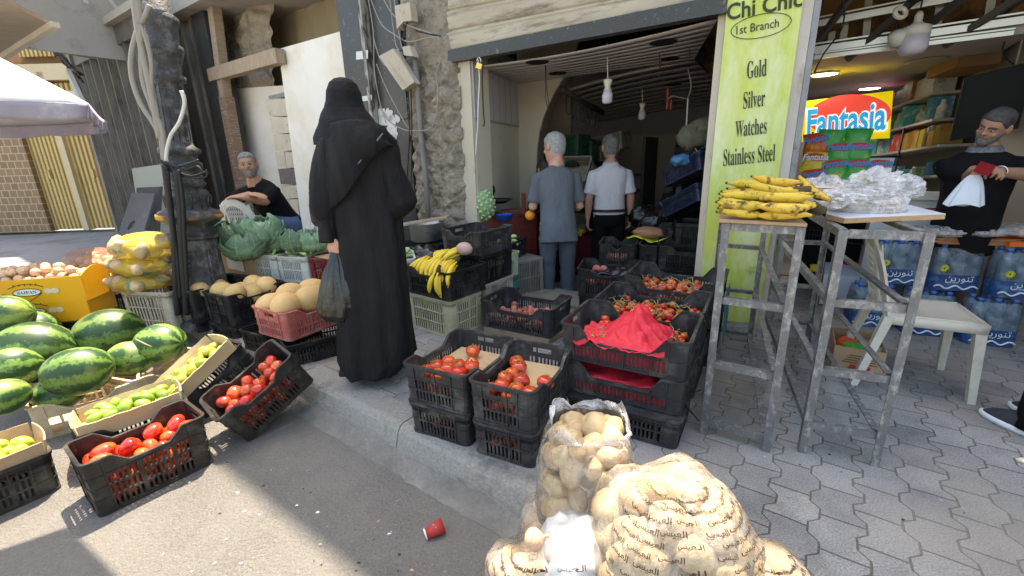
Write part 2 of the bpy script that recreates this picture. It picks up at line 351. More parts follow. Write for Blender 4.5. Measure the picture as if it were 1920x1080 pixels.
def pier(u,v):
 p=s0.lerp(s1,u)+ZUP*(v*3.6-.05)
 e=.10*math.exp(-((u-0)/.1)**2)+.10*math.exp(-((u-1)/.08)**2)
 d=voro(p,7.5)*.07+nz3(p,4,.05)+nz3(p,13,.03)+nz3(p,34,.014)
 if v>.62:d=d*.35-.02
 return p-V*(.05+d-e)
def voro(p,f):
 d=noise.voronoi(Vector(p)*f)[0];return min(.5,d[1]-d[0])
pr=MB();pr.grid(pier,60,260,sm=False);LB(pr.build('rubble_pier',STONE))
pd=MB();pa=flat(fac(1331,300,.03));LB(MB().obox(flat(fac(700,300,.12)),flat(fac(862,300,.12))-flat(fac(700,300,.12)),V*.3,ZUP*3.6).build('pier_core',STONE))
g0=VPL(655,60,fac(770,300,-.02),U);ga=flat(fac(772,300,-.01));gb=flat(fac(700,300,-.01));gc=flat(fac(655,300,.06))
gr=MB();gr.obox(gb,ga-gb,V*.1,ZUP*1.72);gr.obox(gb+ZUP*1.727,ga-gb,V*.1,ZUP*1.95)
LB(gr.build('granite_cladding',GRAN))
gr=MB();e0=flat(fac(654,200,-.09));e1=flat(fac(697,200,-.09));gr.obox(e0,e1-e0,V*.06,ZUP*3.7)
LB(gr.build('granite_cladding',GRAN))
gr=MB();e2=flat(fac(691,200,-.10));gr.obox(e2,U*.05,V*.1,ZUP*3.7);LB(gr.build('cladding_edge',mat('worn_edge',(.3,.28,.25),(.44,.42,.38),14,.7,.6,40,c3=(.06,.055,.05),s3=10,t3=.52,stretch=(1,1,.3))))
for i,(x0,y0,x1,y1)in enumerate([(668,94,690,112),(678,178,697,190)]):
 c=[fac(x0,y0+3,-.094),fac(x0,y1,-.094),fac(x1,y1-2,-.094),fac(x1,y0,-.094)]
 st=MB().prism(c,-V*.002);LB(st.build('sticker',mat('paper_sticker',(.62,.64,.58),(.7,.72,.66),8,.7,c3=(.2,.35,.26),s3=14,t3=.62)))
rnd=random.Random(4)
mp_=MB()
for(x,y,rr)in[(722,225,9),(730,215,7),(735,230,8),(738,250,8),(735,262,9),(716,212,6),(745,222,5),(728,243,4)]:
 c=fac(x,y,-.012);pts=[]
 for k in range(14):
  an=2*math.pi*k/14;q=rr*(1+rnd.uniform(-.3,.35));pts.append(fac(x+q*math.cos(an),y+q*1.5*math.sin(an),-.0125))
 mp_.prism(pts,-V*.004)
LB(mp_.build('mortar_patch',mat('mortar',(.6,.59,.56),(.7,.69,.66),20,.9,.6,60)))
up=MB()
def seg(X0,X1,hgt,k=0):
 f=lambda X:Vector((X,3.2-(X-1.56)*.708,0))
 p,q=f(X0),f(X1);z0=4.9 if X0<-1.8 else 2.62;up.obox(p+V*.02+ZUP*z0,q-p,V*.35,ZUP*(hgt-z0),k)
 if X0>-2.5 and hgt>4:up.obox(p+V*.372+ZUP*3.45,q-p,Vector((0,8,0)),ZUP*(hgt-3.452),k)
seg(-5.2,-1.9,8.0);seg(-1.9,-1.56,7.6);seg(-1.56,.12,9.45);seg(.12,.30,8.3);seg(.30,.86,7.75);seg(.86,1.95,7.4);seg(1.95,2.42,3.25);seg(2.42,7,7.6)  # unseen storey; stepped heights and gap shaped to place the sun patches
ub=up.build('shade_storey',mat('upper_render',(.4,.36,.29),(.46,.42,.35),2,.9,.4,20));LB(ub)
sp0=flat(VPL(1500,200,P0,US));sp1=flat(VPL(1512,200,P0,US));s_l=flat(VPL(1345,200,P0,US));s_r=flat(VPL(1478,200,P0,US))
plp=MB();plp.obox(s_l+VS*.02,(sp0-s_l),VS*.32,ZUP*3.3)
LB(plp.build('pilaster',mat('pilaster_plaster',(.46,.41,.35),(.58,.53,.46),5,.9,.7,26,c3=(.3,.26,.21),s3=4,t3=.6,stretch=(1,1,.5))))
plm=MB();plm.obox(sp0+VS*.022+US*.003,(sp1-sp0),VS*.3,ZUP*3.3);LB(plm.build('steel_post',mat('steel_post',(.2,.2,.205),(.3,.3,.3),5,.5,.3,20,metal=.5,c3=(.12,.1,.09),s3=6,t3=.62)))
sg=thing('shop_sign','tall lime green jewellery sign panel reading Gold Silver Watches Stainless Steel','sign',tuple(s_l+ZUP*.06))
def SP(px,py,n=-.002):return VPL(px,py,P0+VS*n,US)
sgp=MB();sgp.obox(s_l+ZUP*.05-VS*0,s_r-s_l,VS*.015,ZUP*2.62);o=sgp.build('panel',LIME);o.parent=sg;o.location=-Vector(sg.location)
stx=MB();xd=(SP(1452,291)-SP(1358,301)).normalized();yd=(SP(1405,100)-SP(1400,300)).normalized()
for t,x,y,h,wd,f in[('Gold',1419,129,33,36,1),('Silver',1414,186,32,40,1),('Watches',1408,239,30,58,1),('Stainless Steel',1404,291,32,96,1),('Chi Chic',1432,10,32,138,0),('1st Branch',1420,50,16,78,0)]:
 c=SP(x,y);hh=(SP(x,y-h/2)-SP(x,y+h/2)).length;ww=(SP(x+wd/2,y)-SP(x-wd/2,y)).length
 stx.text(serif(t)if f else t,c,xd,yd,hh,ww,off=.003,bold=0 if f else(.02 if y<20 else .004))
el=[]
ce=SP(1426,49);ax=xd*(SP(1482,49)-ce).length;ay=yd*(SP(1426,27)-ce).length
n_=40
for k in range(n_+1):el.append(ce+ax*math.cos(2*math.pi*k/n_)+ay*math.sin(2*math.pi*k/n_)-VS*.003)
stx.tube(el,.0022,5)
icon=[]
for dx,dy in[(-9,-8),(9,-8),(9,8),(-9,8),(-9,-8)]:icon.append(SP(1358+dx,393+dy)-VS*.002)
stx.tube(icon,.005,5);stx.tube([SP(1358+4*math.cos(k*.7),393+4*math.sin(k*.7))-VS*.002 for k in range(10)],.004,5)
o=stx.build('lettering',INK);o.parent=sg;o.location=-Vector(sg.location)
tp=MB();pts=[]
for k in range(18):
 an=2*math.pi*k/18;q=1+.35*math.sin(k*2.3);pts.append(SP(1414+14*q*math.cos(an),505+7*q*math.sin(an))-VS*.002)
tp.prism(pts,-VS*.004);o=tp.build('torn_patch',mat('torn_vinyl',(.42,.5,.12),(.55,.6,.25),12,.8,1,30));o.parent=sg;o.location=-Vector(sg.location)
# inside the vegetable shop
def I(o):return LB(o)
ZF=-.26
J=flat(fac(890,300))+V*.03
C1=VPL(972,240,J,D);C1=flat(C1)
zc=2.30
w1=MB();dd=(C1-J)
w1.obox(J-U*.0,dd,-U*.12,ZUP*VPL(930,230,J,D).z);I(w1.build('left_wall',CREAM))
w1=MB();z1=VPL(930,230,J,D).z+.003
w1.obox(J+U*.008+ZUP*z1,dd,-U*.12,ZUP*(zc-z1+.1));I(w1.build('wall_panel',PVCB))
w1=MB()
for k in range(7):w1.obox(J+dd*((k+.5)/7)+U*.008+ZUP*z1,dd.normalized()*.008,U*.003,ZUP*(zc-z1))
w1.obox(J+U*.008+ZUP*(z1-.01),dd,U*.004,ZUP*.02);I(w1.build('panel_joint',mat('joint',(.34,.33,.36))))
ap=[(1063,138),(1052,152),(1040,172),(1028,197),(1018,222),(1011,248),(1007,280),(1005,320)]
cw=[C1,C1+ZUP*2.75]+[VPL(1092,90,C1,U)]+[VPL(1075,122,C1,U)]+[VPL(x,y,C1,U)for x,y in ap]
cw.append(flat(cw[-1]));cw[2].z=2.75
I(MB().prism(cw,D*.06).build('arch_wall',CREAM))
av=MB();aa=[VPL(1075,122,C1,U)]+[VPL(x,y,C1,U)for x,y in ap];aa.append(flat(aa[-1]))
av.prism([p+D*.061 for p in aa]+[p-U*.3+D*.061 for p in reversed(aa)],D*.28);I(av.build('arch_reveal',mat('arch_stone',(.3,.265,.21),(.4,.36,.3),6,.9,1,20,c3=(.18,.16,.13),s3=6,t3=.6)))
B1=C1+D*2.3-U*.25
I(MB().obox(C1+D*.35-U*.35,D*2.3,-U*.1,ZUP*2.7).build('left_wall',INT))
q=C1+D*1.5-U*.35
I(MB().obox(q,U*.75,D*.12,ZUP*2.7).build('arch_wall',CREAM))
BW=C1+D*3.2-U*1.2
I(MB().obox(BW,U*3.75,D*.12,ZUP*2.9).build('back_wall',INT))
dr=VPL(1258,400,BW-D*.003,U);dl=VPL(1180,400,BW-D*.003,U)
I(MB().obox(flat(dr),U*.8,D*-.02,ZUP*1.62).build('dark_doorway_sheet',DARK))  # black sheet painted as the dark of an open door
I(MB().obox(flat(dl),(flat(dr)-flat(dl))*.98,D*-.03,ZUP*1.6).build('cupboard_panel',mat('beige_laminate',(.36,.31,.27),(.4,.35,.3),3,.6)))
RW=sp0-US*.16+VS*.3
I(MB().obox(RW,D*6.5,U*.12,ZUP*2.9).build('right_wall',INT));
I(MB().prism([J-U*.6+ZUP*2.78,RW+U*.1+ZUP*2.78,RW+U*.1+D*6.6+ZUP*2.78,J-U*1.5+D*6.6+ZUP*2.78],ZUP*.1).build('roof_slab',DARK))
I(MB().prism([flat(jl0,ZF)+V*.2,flat(jr0,ZF)+V*.2+U*.3,flat(RW,ZF)+D*6,flat(BW,ZF)+D*.1-U*.4,flat(J,ZF)-U*.6],ZUP*-.006).build('shop_floor',mat('shop_floor',(.09,.08,.07),(.14,.125,.11),4,.6,.4,30)))
for p_,d_ in((J,C1-J),(C1,U*-.4),(C1+D*.35-U*.35,D*2.3),(BW,U*3.75),(RW,D*6.5)):I(MB().obox(flat(p_,ZF-.1),d_,Vector((d_.y,-d_.x,0)).normalized()*.08,ZUP*(.101-ZF)).build('wall_base',INT))
def ceil_run(name,f,n,m=PVC):
 c=MB()
 for k in range(n):
  a_,b_=k/n,(k+.993)/n
  def g(u,v,a_=a_,b_=b_):return f(u,a_+(b_-a_)*v)
  c.sheet(g,12,1,.008)
 return I(c.build(name,m))
cA,cB=fac(893,125,.12),fac(1345,36,.1);cC,cD_=VPL(970,157,C1,U),VPL(1300,113,C1,U)
zf=(cA.z,cC.z)
ceil_run('ceiling_boards',lambda u,v:cA.lerp(cB,u).lerp(cC.lerp(cD_,u),v)-ZUP*(.035*math.sin(math.pi*u)*(1-v)),9)
e0=VPL(1063,168,C1+D*.22,U);e1=VPL(1300,112,C1+D*.22,U);e2=VPL(1110,232,BW-D*.3,U);e3=VPL(1380,190,BW-D*.3,U)
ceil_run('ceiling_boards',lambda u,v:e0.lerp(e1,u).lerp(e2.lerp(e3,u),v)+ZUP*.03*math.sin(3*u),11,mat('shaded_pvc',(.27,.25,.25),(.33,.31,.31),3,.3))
I(MB().tube([e0-ZUP*.012,e0.lerp(e1,.5)-ZUP*.012+ZUP*.03*math.sin(1.5),e1-ZUP*.012+ZUP*.004],.012,6).build('ceiling_trim',PVC))
def on_ceil(px,py,run=0):
 a_,b_,c_=(cA,cB,cC)if run==0 else(e0,e1,e2)
 n=(b_-a_).cross(c_-a_);d=ray(px,py);return CP+d*((a_-CP).dot(n)/d.dot(n))
for px,py,rr,run in[(1007,109,.10,0),(1045,131,.09,0),(1244,71,.10,0),(1262,153,.09,1),(1256,103,.085,0)]:
 hl=MB();c=on_ceil(px,py,run)-ZUP*.03;hl.lathe([(rr,.0),(rr*1.08,-.004),(rr,-.008)],24,c);I(hl.build('dark_hole_disc',DARK))  # black discs paint the darkness of open ceiling holes
# left: boarded up recess beside the shop
def solo(mb,name,mats,label,cat,base=None,group=None):
 """one mesh that is a thing of its own, origin at its base"""
 vs=[Vector(p)for p in mb.v]
 if base is None:
  zmin=min(p.z for p in vs);c=sum(vs,Vector())/len(vs);base=Vector((c.x,c.y,zmin))
 mb.v=[tuple(p-Vector(base))for p in vs]
 o=mb.build(name,mats);o.location=base
 return tag(o,label,cat,group)
def part(mb,name,mats,parent,M=None):
 """a part given in world coordinates, stored in its thing's frame"""
 bpy_m=parent.matrix_basis.inverted()if parent.parent is None else(parent.parent.matrix_basis@parent.matrix_basis).inverted()
 mb.v=[tuple(bpy_m@Vector(p))for p in mb.v]
 o=mb.build(name,mats,parent);return o
def quadpx(pts,n,ext,mb=None,k=0):
 mb=mb or MB();mb.prism([fac(x,y,n)for x,y in pts],ext,k);return mb
solo(quadpx([(522,92),(655,54),(690,470),(572,470)],-.04,V*.03),'white_board',WHITEB,'large stained white board leaning beside the black granite pillar','board')
solo(quadpx([(428,167),(532,160),(560,470),(476,470)],.2,V*.03),'wall_board',WHITEB,'plain cream board closing the gap behind the seated man','board')
bk=thing('stone_pier','narrow pier of pale stone blocks between two white boards','pier',tuple(flat(fac(540,380,.08))))
rows=[(183,218),(218,250),(250,283),(283,315),(315,346),(346,372),(372,410),(410,450)]
for i,(ya,yb)in enumerate(rows):
 xl=lambda y:501+(y-190)*.16;xr=lambda y:541+(y-190)*.095
 spl=i in(3,5)
 segs=[(0,.5),(.5,1)]if spl else[(0,1)]
 for a_,b_ in segs:
  m_=MB();pts=[]
  for x,y in[(xl(ya)+(xr(ya)-xl(ya))*a_,ya+1),(xl(ya)+(xr(ya)-xl(ya))*b_,ya+1),(xl(yb)+(xr(yb)-xl(yb))*b_,yb),(xl(yb)+(xr(yb)-xl(yb))*a_,yb)]:pts.append(fac(x+random.uniform(-.6,.6),y,.05-random.uniform(0,.02)))
  c_=sum(pts,Vector())/4;pts=[c_+(p-c_)*.97 for p in pts]
  m_.prism(pts,V*.2);part(m_,'block',BASALT if i==4 else STONEB,bk)
solo(quadpx([(503,180),(536,172),(533,182),(505,186)],.04,V*.2),'slate_slab',mat('slate',(.2,.21,.2),(.28,.28,.27),9,.8),'small grey slab lying on top of the stone block pier','slab')
ol=MB();a_,b_=flat(fac(455,100,.7)),flat(fac(700,100,.7))
def olf(u,v):return a_.lerp(b_,u)+ZUP*(1.6+v*3.4)-V*(.02*abs(math.sin(u*26)))
ol.grid(olf,120,2);solo(ol,'olive_shutter',OLIVE,'olive brown corrugated shutter high in the recess above the boards','shutter')
def rub(u,v):
 x=434+84*u+(v*-8);y=175-215*v;p=fac(x,y,.32)
 return p-V*(voro(p,3.2)*.12+nz3(p,3,.08)+nz3(p,9,.04)+.1*math.sin(math.pi*min(1,max(0,u))))
rb=MB();rb.grid(rub,30,60,sm=False);solo(rb,'rubble_column',STONE,'broken rubble stone column above the wooden beam','column')
solo(MB().bar(fac(398,142,-.12),fac(526,105,-.12),.12,.17),'wooden_beam',WOODH,'old wooden beam wedged across the recess opening','beam')
solo(MB().bar(fac(396,-30,-.1),fac(426,205,-.1),.12,.15,up=U),'wooden_post',WOOD,'grey timber post standing behind the end of the wedged beam','post')
wp=MB().bar(fac(424,182,-.1),fac(470,440,-.1),.13,.2,up=U)
solo(wp,'wooden_post',mat('peeling_brown_wood',(.19,.115,.075),(.3,.2,.14),5,.8,.8,26,stretch=(1,1,5),c3=(.42,.38,.34),s3=7,t3=.6),'peeling brown timber post at the left edge of the cream panel','post')
gp=MB();x0=flat(fac(403,250,-.16));x1=flat(fac(426,250,-.16));gp.obox(x0,x1-x0,V*.25,ZUP*4.4)
solo(gp,'granite_strip',GRAN,'dark granite door strip behind the lamp post, left of the seated man','door frame')
gp=MB();x0=flat(fac(428,250,-.1));gp.obox(x0,U*.06,V*.2,ZUP*4.2);solo(gp,'metal_strip',mat('pale_metal_strip',(.3,.29,.27),(.4,.39,.37),9,.5,metal=.4),'thin pale metal strip beside the dark granite door strip','strip')
sp_=thing('sooty_wall','soot stained grey wall panels behind the iron lamp post','wall',tuple(flat(fac(370,300))))
for xa,xb,n_,zt_ in[(318,352,.0,3.3),(353,384,-.06,3.6),(385,402,-.1,4.2)]:
 x0=flat(fac(xa,250,n_));x1=flat(fac(xb,250,n_));m_=MB();m_.obox(x0,x1-x0,V*.2,ZUP*zt_)
 for t_ in(.0,.92):m_.obox(x0+(x1-x0)*t_-V*.04,(x1-x0)*.08,V*.045,ZUP*zt_)
 part(m_,'panel',SMOKE,sp_)
m_=MB();x0=flat(fac(300,20,.1));x1=flat(fac(445,20,.1));m_.obox(x0+ZUP*4.3,x1-x0,V*.3,ZUP*3);m_.obox(flat(fac(405,20,.05))+ZUP*3.9,flat(fac(437,20,.05))-flat(fac(405,20,.05)),V*.3,ZUP*3);part(m_,'upper_wall',CANOPY,sp_)
m_=MB();m_.obox(flat(fac(431,20,.0))+ZUP*3.55,U*.22,V*.15,ZUP*3);part(m_,'cornice',CANOPY,sp_)
DS=G(225,440);fo=MB();d0=flat(VPL(190,300,DS,U));d1=flat(VPL(345,300,DS,U));nf=9
def fold(u,v):
 k=u*nf;f_=k-math.floor(k);dep=.0 if f_<.12 else(.11 if .2<f_<.86 else .055)
 p=d0.lerp(d1,u)+ZUP*(v*3.35);return p+V*dep
fo.grid(fold,nf*16,1,sm=False)
for k in range(nf):fo.obox(d0.lerp(d1,k/nf)+ZUP*3.1-V*.004,(d1-d0)/nf,V*.1,ZUP*.25)
fs_=thing('folding_shutter','tall dark grey folding metal shutter behind the lamp post','shutter',tuple(d0.lerp(d1,.5)))
part(fo,'leaf_panel',GREYM,fs_)
m_=MB();m_.bar(d0+ZUP*3.4-V*.05,d1+ZUP*3.4-V*.05,.12,.1);part(m_,'top_rail',mat('dusty_rail',(.3,.27,.22),(.38,.35,.3),6,.7),fs_)
m_=MB();m_.obox(d0-U*.16-V*.05,U*.15,V*.2,ZUP*3.6);part(m_,'frame',SMOKE,fs_)
m_=MB();m_.obox(d0-U*1.2+V*.4+ZUP*3.4,U*12,V*4,ZUP*3.2);part(m_,'upper_wall',CANOPY,fs_)  # upper mass added to throw shade on the street at left
FB=A(306,122,8.0);zb=FB.z
fa=VPL(8,2,FB,V);fa.z=zb;fb=FB+V*.6
sb=thing('signboard_box','dusty beige signboard box jutting over the street with a torn underside','signboard',tuple((fa+fb)/2))
m_=MB();m_.obox(fa,fb-fa,-U*.05,ZUP*2.2);part(m_,'fascia',CANOPY,sb)
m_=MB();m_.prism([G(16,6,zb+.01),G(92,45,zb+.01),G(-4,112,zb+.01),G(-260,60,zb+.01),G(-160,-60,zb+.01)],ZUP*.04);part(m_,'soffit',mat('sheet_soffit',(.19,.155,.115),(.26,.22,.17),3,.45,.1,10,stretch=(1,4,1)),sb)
m_=MB();m_.bar(G(-6,114,zb-.02),G(104,46,zb-.02),.07,.06);part(m_,'edge_rail',mat('edge_rail_paint',(.4,.35,.27),(.46,.41,.33),5,.7),sb)
m_=MB();rr=random.Random(3)
for(xa,ya,xb,yb,w_)in[(92,52,250,97,.05),(48,84,190,111,.04),(104,40,126,60,.08),(140,60,140,75,.02)]:m_.bar(A(xa,ya,8),A(xb,yb,8.3),w_,w_)
part(m_,'frame_rod',mat('rusty_rod',(.1,.085,.07),(.16,.14,.12),9,.7),sb)
m_=MB();cl=VPL(222,4,FB,V);xd=(VPL(240,8,FB,V)-VPL(180,-12,FB,V)).normalized()
m_.text('PC',VPL(205,-7,FB,V),xd,ZUP,.42,off=.01);part(m_,'lettering',mat('faded_letter',(.48,.46,.42),rough=.6),sb)
for i in range(7):
 rr=random.Random(i);pts=[]
 xa,ya=78+rr.uniform(-8,10),60+rr.uniform(-6,8);xb,yb=152+rr.uniform(-8,8),146+rr.uniform(-10,10)
 for k in range(9):
  t_=k/8;pts.append(A(xa+(xb-xa)*t_,ya+(yb-ya)*t_+10*math.sin(math.pi*t_)*rr.uniform(-.3,1),7.6+i*.02))
 m_=MB();m_.tube(pts,.014,5);solo(m_,'loose_cable',CABLEB,'loose black cables drooping from the torn signboard underside','cable',group='black cables under the signboard')
solo(MB().bar(A(127,132,7.2),A(166,215,7.0),.05,.09),'steel_pole',mat('pale_steel',(.3,.32,.31),(.38,.4,.39),6,.5,metal=.3),'grey steel pole leaning down behind the umbrella edge','pole')
ta_=MB();ta_.prism([Vector((x,y+.364*3.35,3.2))for x,y in((-2.25,1.31),(-1.91,1.53),(-1.47,1.27),(-1.56,.95),(-2.4,.95))],ZUP*.01);solo(ta_,'added_shade_cloth',mat('shade_cloth',(.3,.28,.25),(.36,.34,.3),4,.9),'unseen cloth awning added over the street to shade the lower left corner','awning')  # unseen sheet added overhead, cut to cast the lower left shadow
YA,YB=G(-60,438),G(210,430);yd_=(flat(YB)-flat(YA)).normalized();yn=Vector((-yd_.y,yd_.x,0))
if yn.y<0:yn=-yn
def YP(px,py,n=0):return VPL(px,py,YB+yn*n,yd_)
hs=thing('ochre_house','ochre house with folding yellow shutters across the street','house',tuple(flat(YP(100,420))))
m_=MB();m_.obox(flat(YP(-200,300,.25)),yd_*9,yn*.3,ZUP*8);part(m_,'wall',mat('ochre_render',(.52,.33,.12),(.58,.40,.18),2,.8,.3,12),hs)
def shutter(xa,xb,n,z0,z1,nr):
 p,q=flat(YP(xa,350,.1)),flat(YP(xb,350,.1));m_=MB()
 def g(u,v):
  k=u*nr;f_=k-math.floor(k);return p.lerp(q,u)+ZUP*(z0+(z1-z0)*v)+yn*(.06 if .25<f_<.75 else 0)
 m_.grid(g,nr*8,1,sm=False);m_.obox(p.lerp(q,.5)-yn*.02+ZUP*(z0+1.1),yd_*.04,-yn*.03,ZUP*.18);part(m_,'folding_shutter',YELLOW,hs)
shutter(70,132,0,.02,3.0,8);shutter(143,222,0,.02,3.0,9);shutter(112,172,0,3.5,5.0,8)
m_=MB();p,q=flat(YP(132,350,.02)),flat(YP(143,350,.02));m_.obox(p,q-p,yn*.2,ZUP*3.2);p=flat(YP(-120,350,.02));m_.obox(p+ZUP*3.05,yd_*8,yn*.2,ZUP*.3);part(m_,'pilaster',mat('pale_ochre',(.58,.46,.28),(.64,.52,.34),3,.8),hs)
m_=MB();p,q=flat(YP(0,350,.0)),flat(YP(69,350,.0));m_.obox(p-yd_*3,q-p+yd_*3,yn*.2,ZUP*3.1)
bm=bpy.data.materials.new('pierced_screen');bm.use_nodes=True;n=bm.node_tree.nodes;L=bm.node_tree.links
tc=n.new('ShaderNodeTexCoord');br=n.new('ShaderNodeTexBrick');mpn=n.new('ShaderNodeMapping');mpn.inputs['Rotation'].default_value=(R(90),0,0);L.new(tc.outputs['Object'],mpn.inputs[0]);L.new(mpn.outputs[0],br.inputs[0])
br.inputs['Scale'].default_value=1;br.inputs['Brick Width'].default_value=.16;br.inputs['Row Height'].default_value=.15;br.inputs['Mortar Size'].default_value=.012;br.inputs['Color1'].default_value=(.26,.16,.08,1);br.inputs['Color2'].default_value=(.20,.115,.055,1);br.inputs['Mortar'].default_value=(.40,.29,.17,1);L.new(br.outputs[0],n['Principled BSDF'].inputs['Base Color'])
part(m_,'pierced_screen',bm,hs)
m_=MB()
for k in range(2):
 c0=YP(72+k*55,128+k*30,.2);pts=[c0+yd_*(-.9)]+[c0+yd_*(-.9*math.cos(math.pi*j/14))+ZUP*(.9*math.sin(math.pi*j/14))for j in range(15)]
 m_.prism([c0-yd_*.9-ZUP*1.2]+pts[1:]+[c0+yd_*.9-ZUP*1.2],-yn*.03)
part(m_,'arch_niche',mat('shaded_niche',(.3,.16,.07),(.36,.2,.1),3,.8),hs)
m_=MB();m_.obox(YP(96,186,-.3),yd_*1.6,yn*.6,ZUP*.14);part(m_,'balcony_slab',CREAM,hs)
um=thing('street_umbrella','white street umbrella with a faded purple valance at the left edge','umbrella',(-5.35,3.75,ZR))
T0=A(166,194,4.0);apx=Vector((-5.35,3.75,0));Rr=(flat(T0)-apx).length;ang0=math.atan2(T0.y-3.75,T0.x+5.35);zr=T0.z;za=zr+1.05
cn=[Vector((-5.35+Rr*math.cos(ang0+k*math.pi/3),3.75+Rr*math.sin(ang0+k*math.pi/3),zr))for k in range(6)]
m_=MB();ap=Vector((-5.35,3.75,za))
for k in range(6):
 p,q=cn[k],cn[(k+1)%6]
 def g(u,v,p=p,q=q):
  e_=p.lerp(q,u);w_=ap.lerp(e_,v);return w_+ZUP*(-.03*math.sin(math.pi*u)*v*v+.05*math.sin(math.pi*v))
 m_.sheet(g,14,12,.006)
part(m_,'canopy',mat('bleached_canvas',(.72,.70,.68),(.78,.76,.75),3,.8,.3,12,c3=(.62,.6,.62),s3=3),um)
m_=MB()
for k in range(6):
 p,q=cn[k],cn[(k+1)%6];o_=((p+q)/2-apx);o_.z=0;o_.normalize()
 def g(u,v,p=p,q=q,o_=o_):
  e_=p.lerp(q,u)-ZUP*.03*math.sin(math.pi*u);return e_-ZUP*(v*(.12+.02*abs(math.sin(u*9.4))))+o_*(.012*math.sin(u*22)*v-.03*v)
 m_.sheet(g,24,4,.005)
part(m_,'valance',mat('faded_purple_canvas',(.40,.37,.52),(.52,.5,.62),3,.8,.3,14,c3=(.64,.62,.66),s3=4,t3=.56),um)
m_=MB();m_.tube([(-5.35,3.75,ZR),(-5.35,3.75,za+.1)],.02);part(m_,'pole',CABLEW,um)
m_=MB()
for k in range(6):m_.tube([ap-ZUP*.06,cn[k]-ZUP*.02],.008,6)
part(m_,'ribs',CABLEW,um)
bd=MB();bd.prism([A(247,316,5.6),A(309,307,5.5),A(330,470,5.2),A(272,480,5.3)],Vector((.02,.05,0)));solo(bd,'grey_sheet',mat('pale_grey_sheet',(.36,.4,.37),(.42,.46,.43),2,.6),'pale grey green sheet leaning behind the lamp post','board')
bd=MB();bd.prism([A(256,352,5.25),A(299,350,5.2),A(292,462,4.95),A(250,466,5.0)],Vector((.01,.04,0)));solo(bd,'dark_sheet',mat('charcoal_board',(.065,.07,.08),(.1,.105,.12),4,.6,c3=(.16,.16,.17),s3=5),'charcoal board leaning behind the board with an oval hole','board')
p4=[A(247,361,5.1),A(290,363,5.05),A(258,475,4.7),A(206,485,4.75)];bd=MB()
hc=[A(245+5.5*math.cos(k*math.pi/8)-1.5*math.sin(k*math.pi/8),422+10*math.sin(k*math.pi/8),4.9)for k in range(16)]
nn=(p4[1]-p4[0]).cross(p4[3]-p4[0]).normalized();hc=[p-nn*(p-p4[0]).dot(nn)for p in hc]
outer=[]
for k in range(4):
 for t_ in range(4):outer.append(p4[k].lerp(p4[(k+1)%4],t_/4))
cen=sum(hc,Vector())/16;ex=(p4[1]-p4[0]).normalized();ey=nn.cross(ex)
an=lambda p:math.atan2((p-cen).dot(ey),(p-cen).dot(ex))
outer.sort(key=an);hc.sort(key=an);th=nn*.02
if th.y<0:th=-th
n0=len(outer);vs=outer+hc+[p+th for p in outer]+[p+th for p in hc];fs=[]
for k in range(16):
 j=(k+1)%16;fs+=[(k,j,16+j,16+k),(32+k,48+k,48+j,32+j),(k,32+k,32+j,j),(16+k,16+j,48+j,48+k)]
bd.add(vs,fs);solo(bd,'dark_sheet',mat('slate_board',(.10,.115,.14),(.14,.155,.18),3,.55,c3=(.2,.21,.23),s3=4),'slate blue board with an oval hole leaning by the lamp','board')
# iron lamp post with its cables
LB0=G(390,605,0);LT=A(284,-40,LB0.y+.1);ax_=LT-LB0;Ht=ax_.length
lampP=thing('street_lamp','old ornate cast iron lamp post wrapped in cables','street lamp',tuple(LB0))
Ml=ax_.to_track_quat('Z','Y').to_matrix()
def hy(y):return Ht*(605-y)/645
kx=.0047
prof=[(52,605),(52,592),(47,588),(47,545),(44,535),(40,500),(36,440),(35,425),(39,421),(39,413),(33,409),(31,396),(40,390),(47,384),(48,375),(44,369),(32,364),(29,352),(33,340),(31,330),(26,325),(26,322),(31,316),(27,310),(26,290),(29,284),(29,276),(23,270),(24,262),(30,258),(30,250),(22,244),(20,238),(19.5,150),(19,132),(25,128),(25,120),(20,116),(21,100),(26,84),(28,76),(27,68),(22,64),(24,40),(27,30),(27,20),(20,14),(19,-40)]
lo=[p for p in prof if p[1]>=413];hi=[p for p in prof if p[1]<421]
m_=MB();m_.lathe([(r_*kx,hy(y))for r_,y in lo],8,LB0,M=Ml@Matrix.Rotation(R(12),3,'Z'),sm=False)
for k in range(8):
 a_=R(12)+(k+.5)*math.pi/4;e_=Vector((math.cos(a_),math.sin(a_),0));t_=Vector((-math.sin(a_),math.cos(a_),0))
 for(ya,yb,ra,rb)in[(530,445,41,35)]:
  p=[LB0+Ml@(e_*(ra*kx*.945)+t_*s_*10*kx+ZUP*hy(ya))for s_ in(-1,1)];q=[LB0+Ml@(e_*(rb*kx*.945)+t_*s_*8*kx+ZUP*hy(yb))for s_ in(-1,1)]
  m_.tube([p[0],p[1],q[1],q[0],p[0]],.008,5,sm=False)
part(m_,'plinth',IRON,lampP)
m_=MB();m_.lathe([(r_*kx,hy(y))for r_,y in hi],28,LB0,M=Ml)
for k in range(14):
 a_=2*math.pi*k/14;e_=Vector((math.cos(a_),math.sin(a_),0))
 m_.tube([LB0+Ml@(e_*19.6*kx+ZUP*hy(236)),LB0+Ml@(e_*19.2*kx+ZUP*hy(136))],.005,5)
 m_.tube([LB0+Ml@(e_*31*kx+ZUP*hy(362)),LB0+Ml@(e_*34*kx+ZUP*hy(342)),LB0+Ml@(e_*27*kx+ZUP*hy(326))],.008,5)
part(m_,'shaft',IRON,lampP)
m_=MB();m_.lathe([(48.6*kx,hy(383)),(49*kx,hy(379)),(48.6*kx,hy(374))],28,LB0,M=Ml)
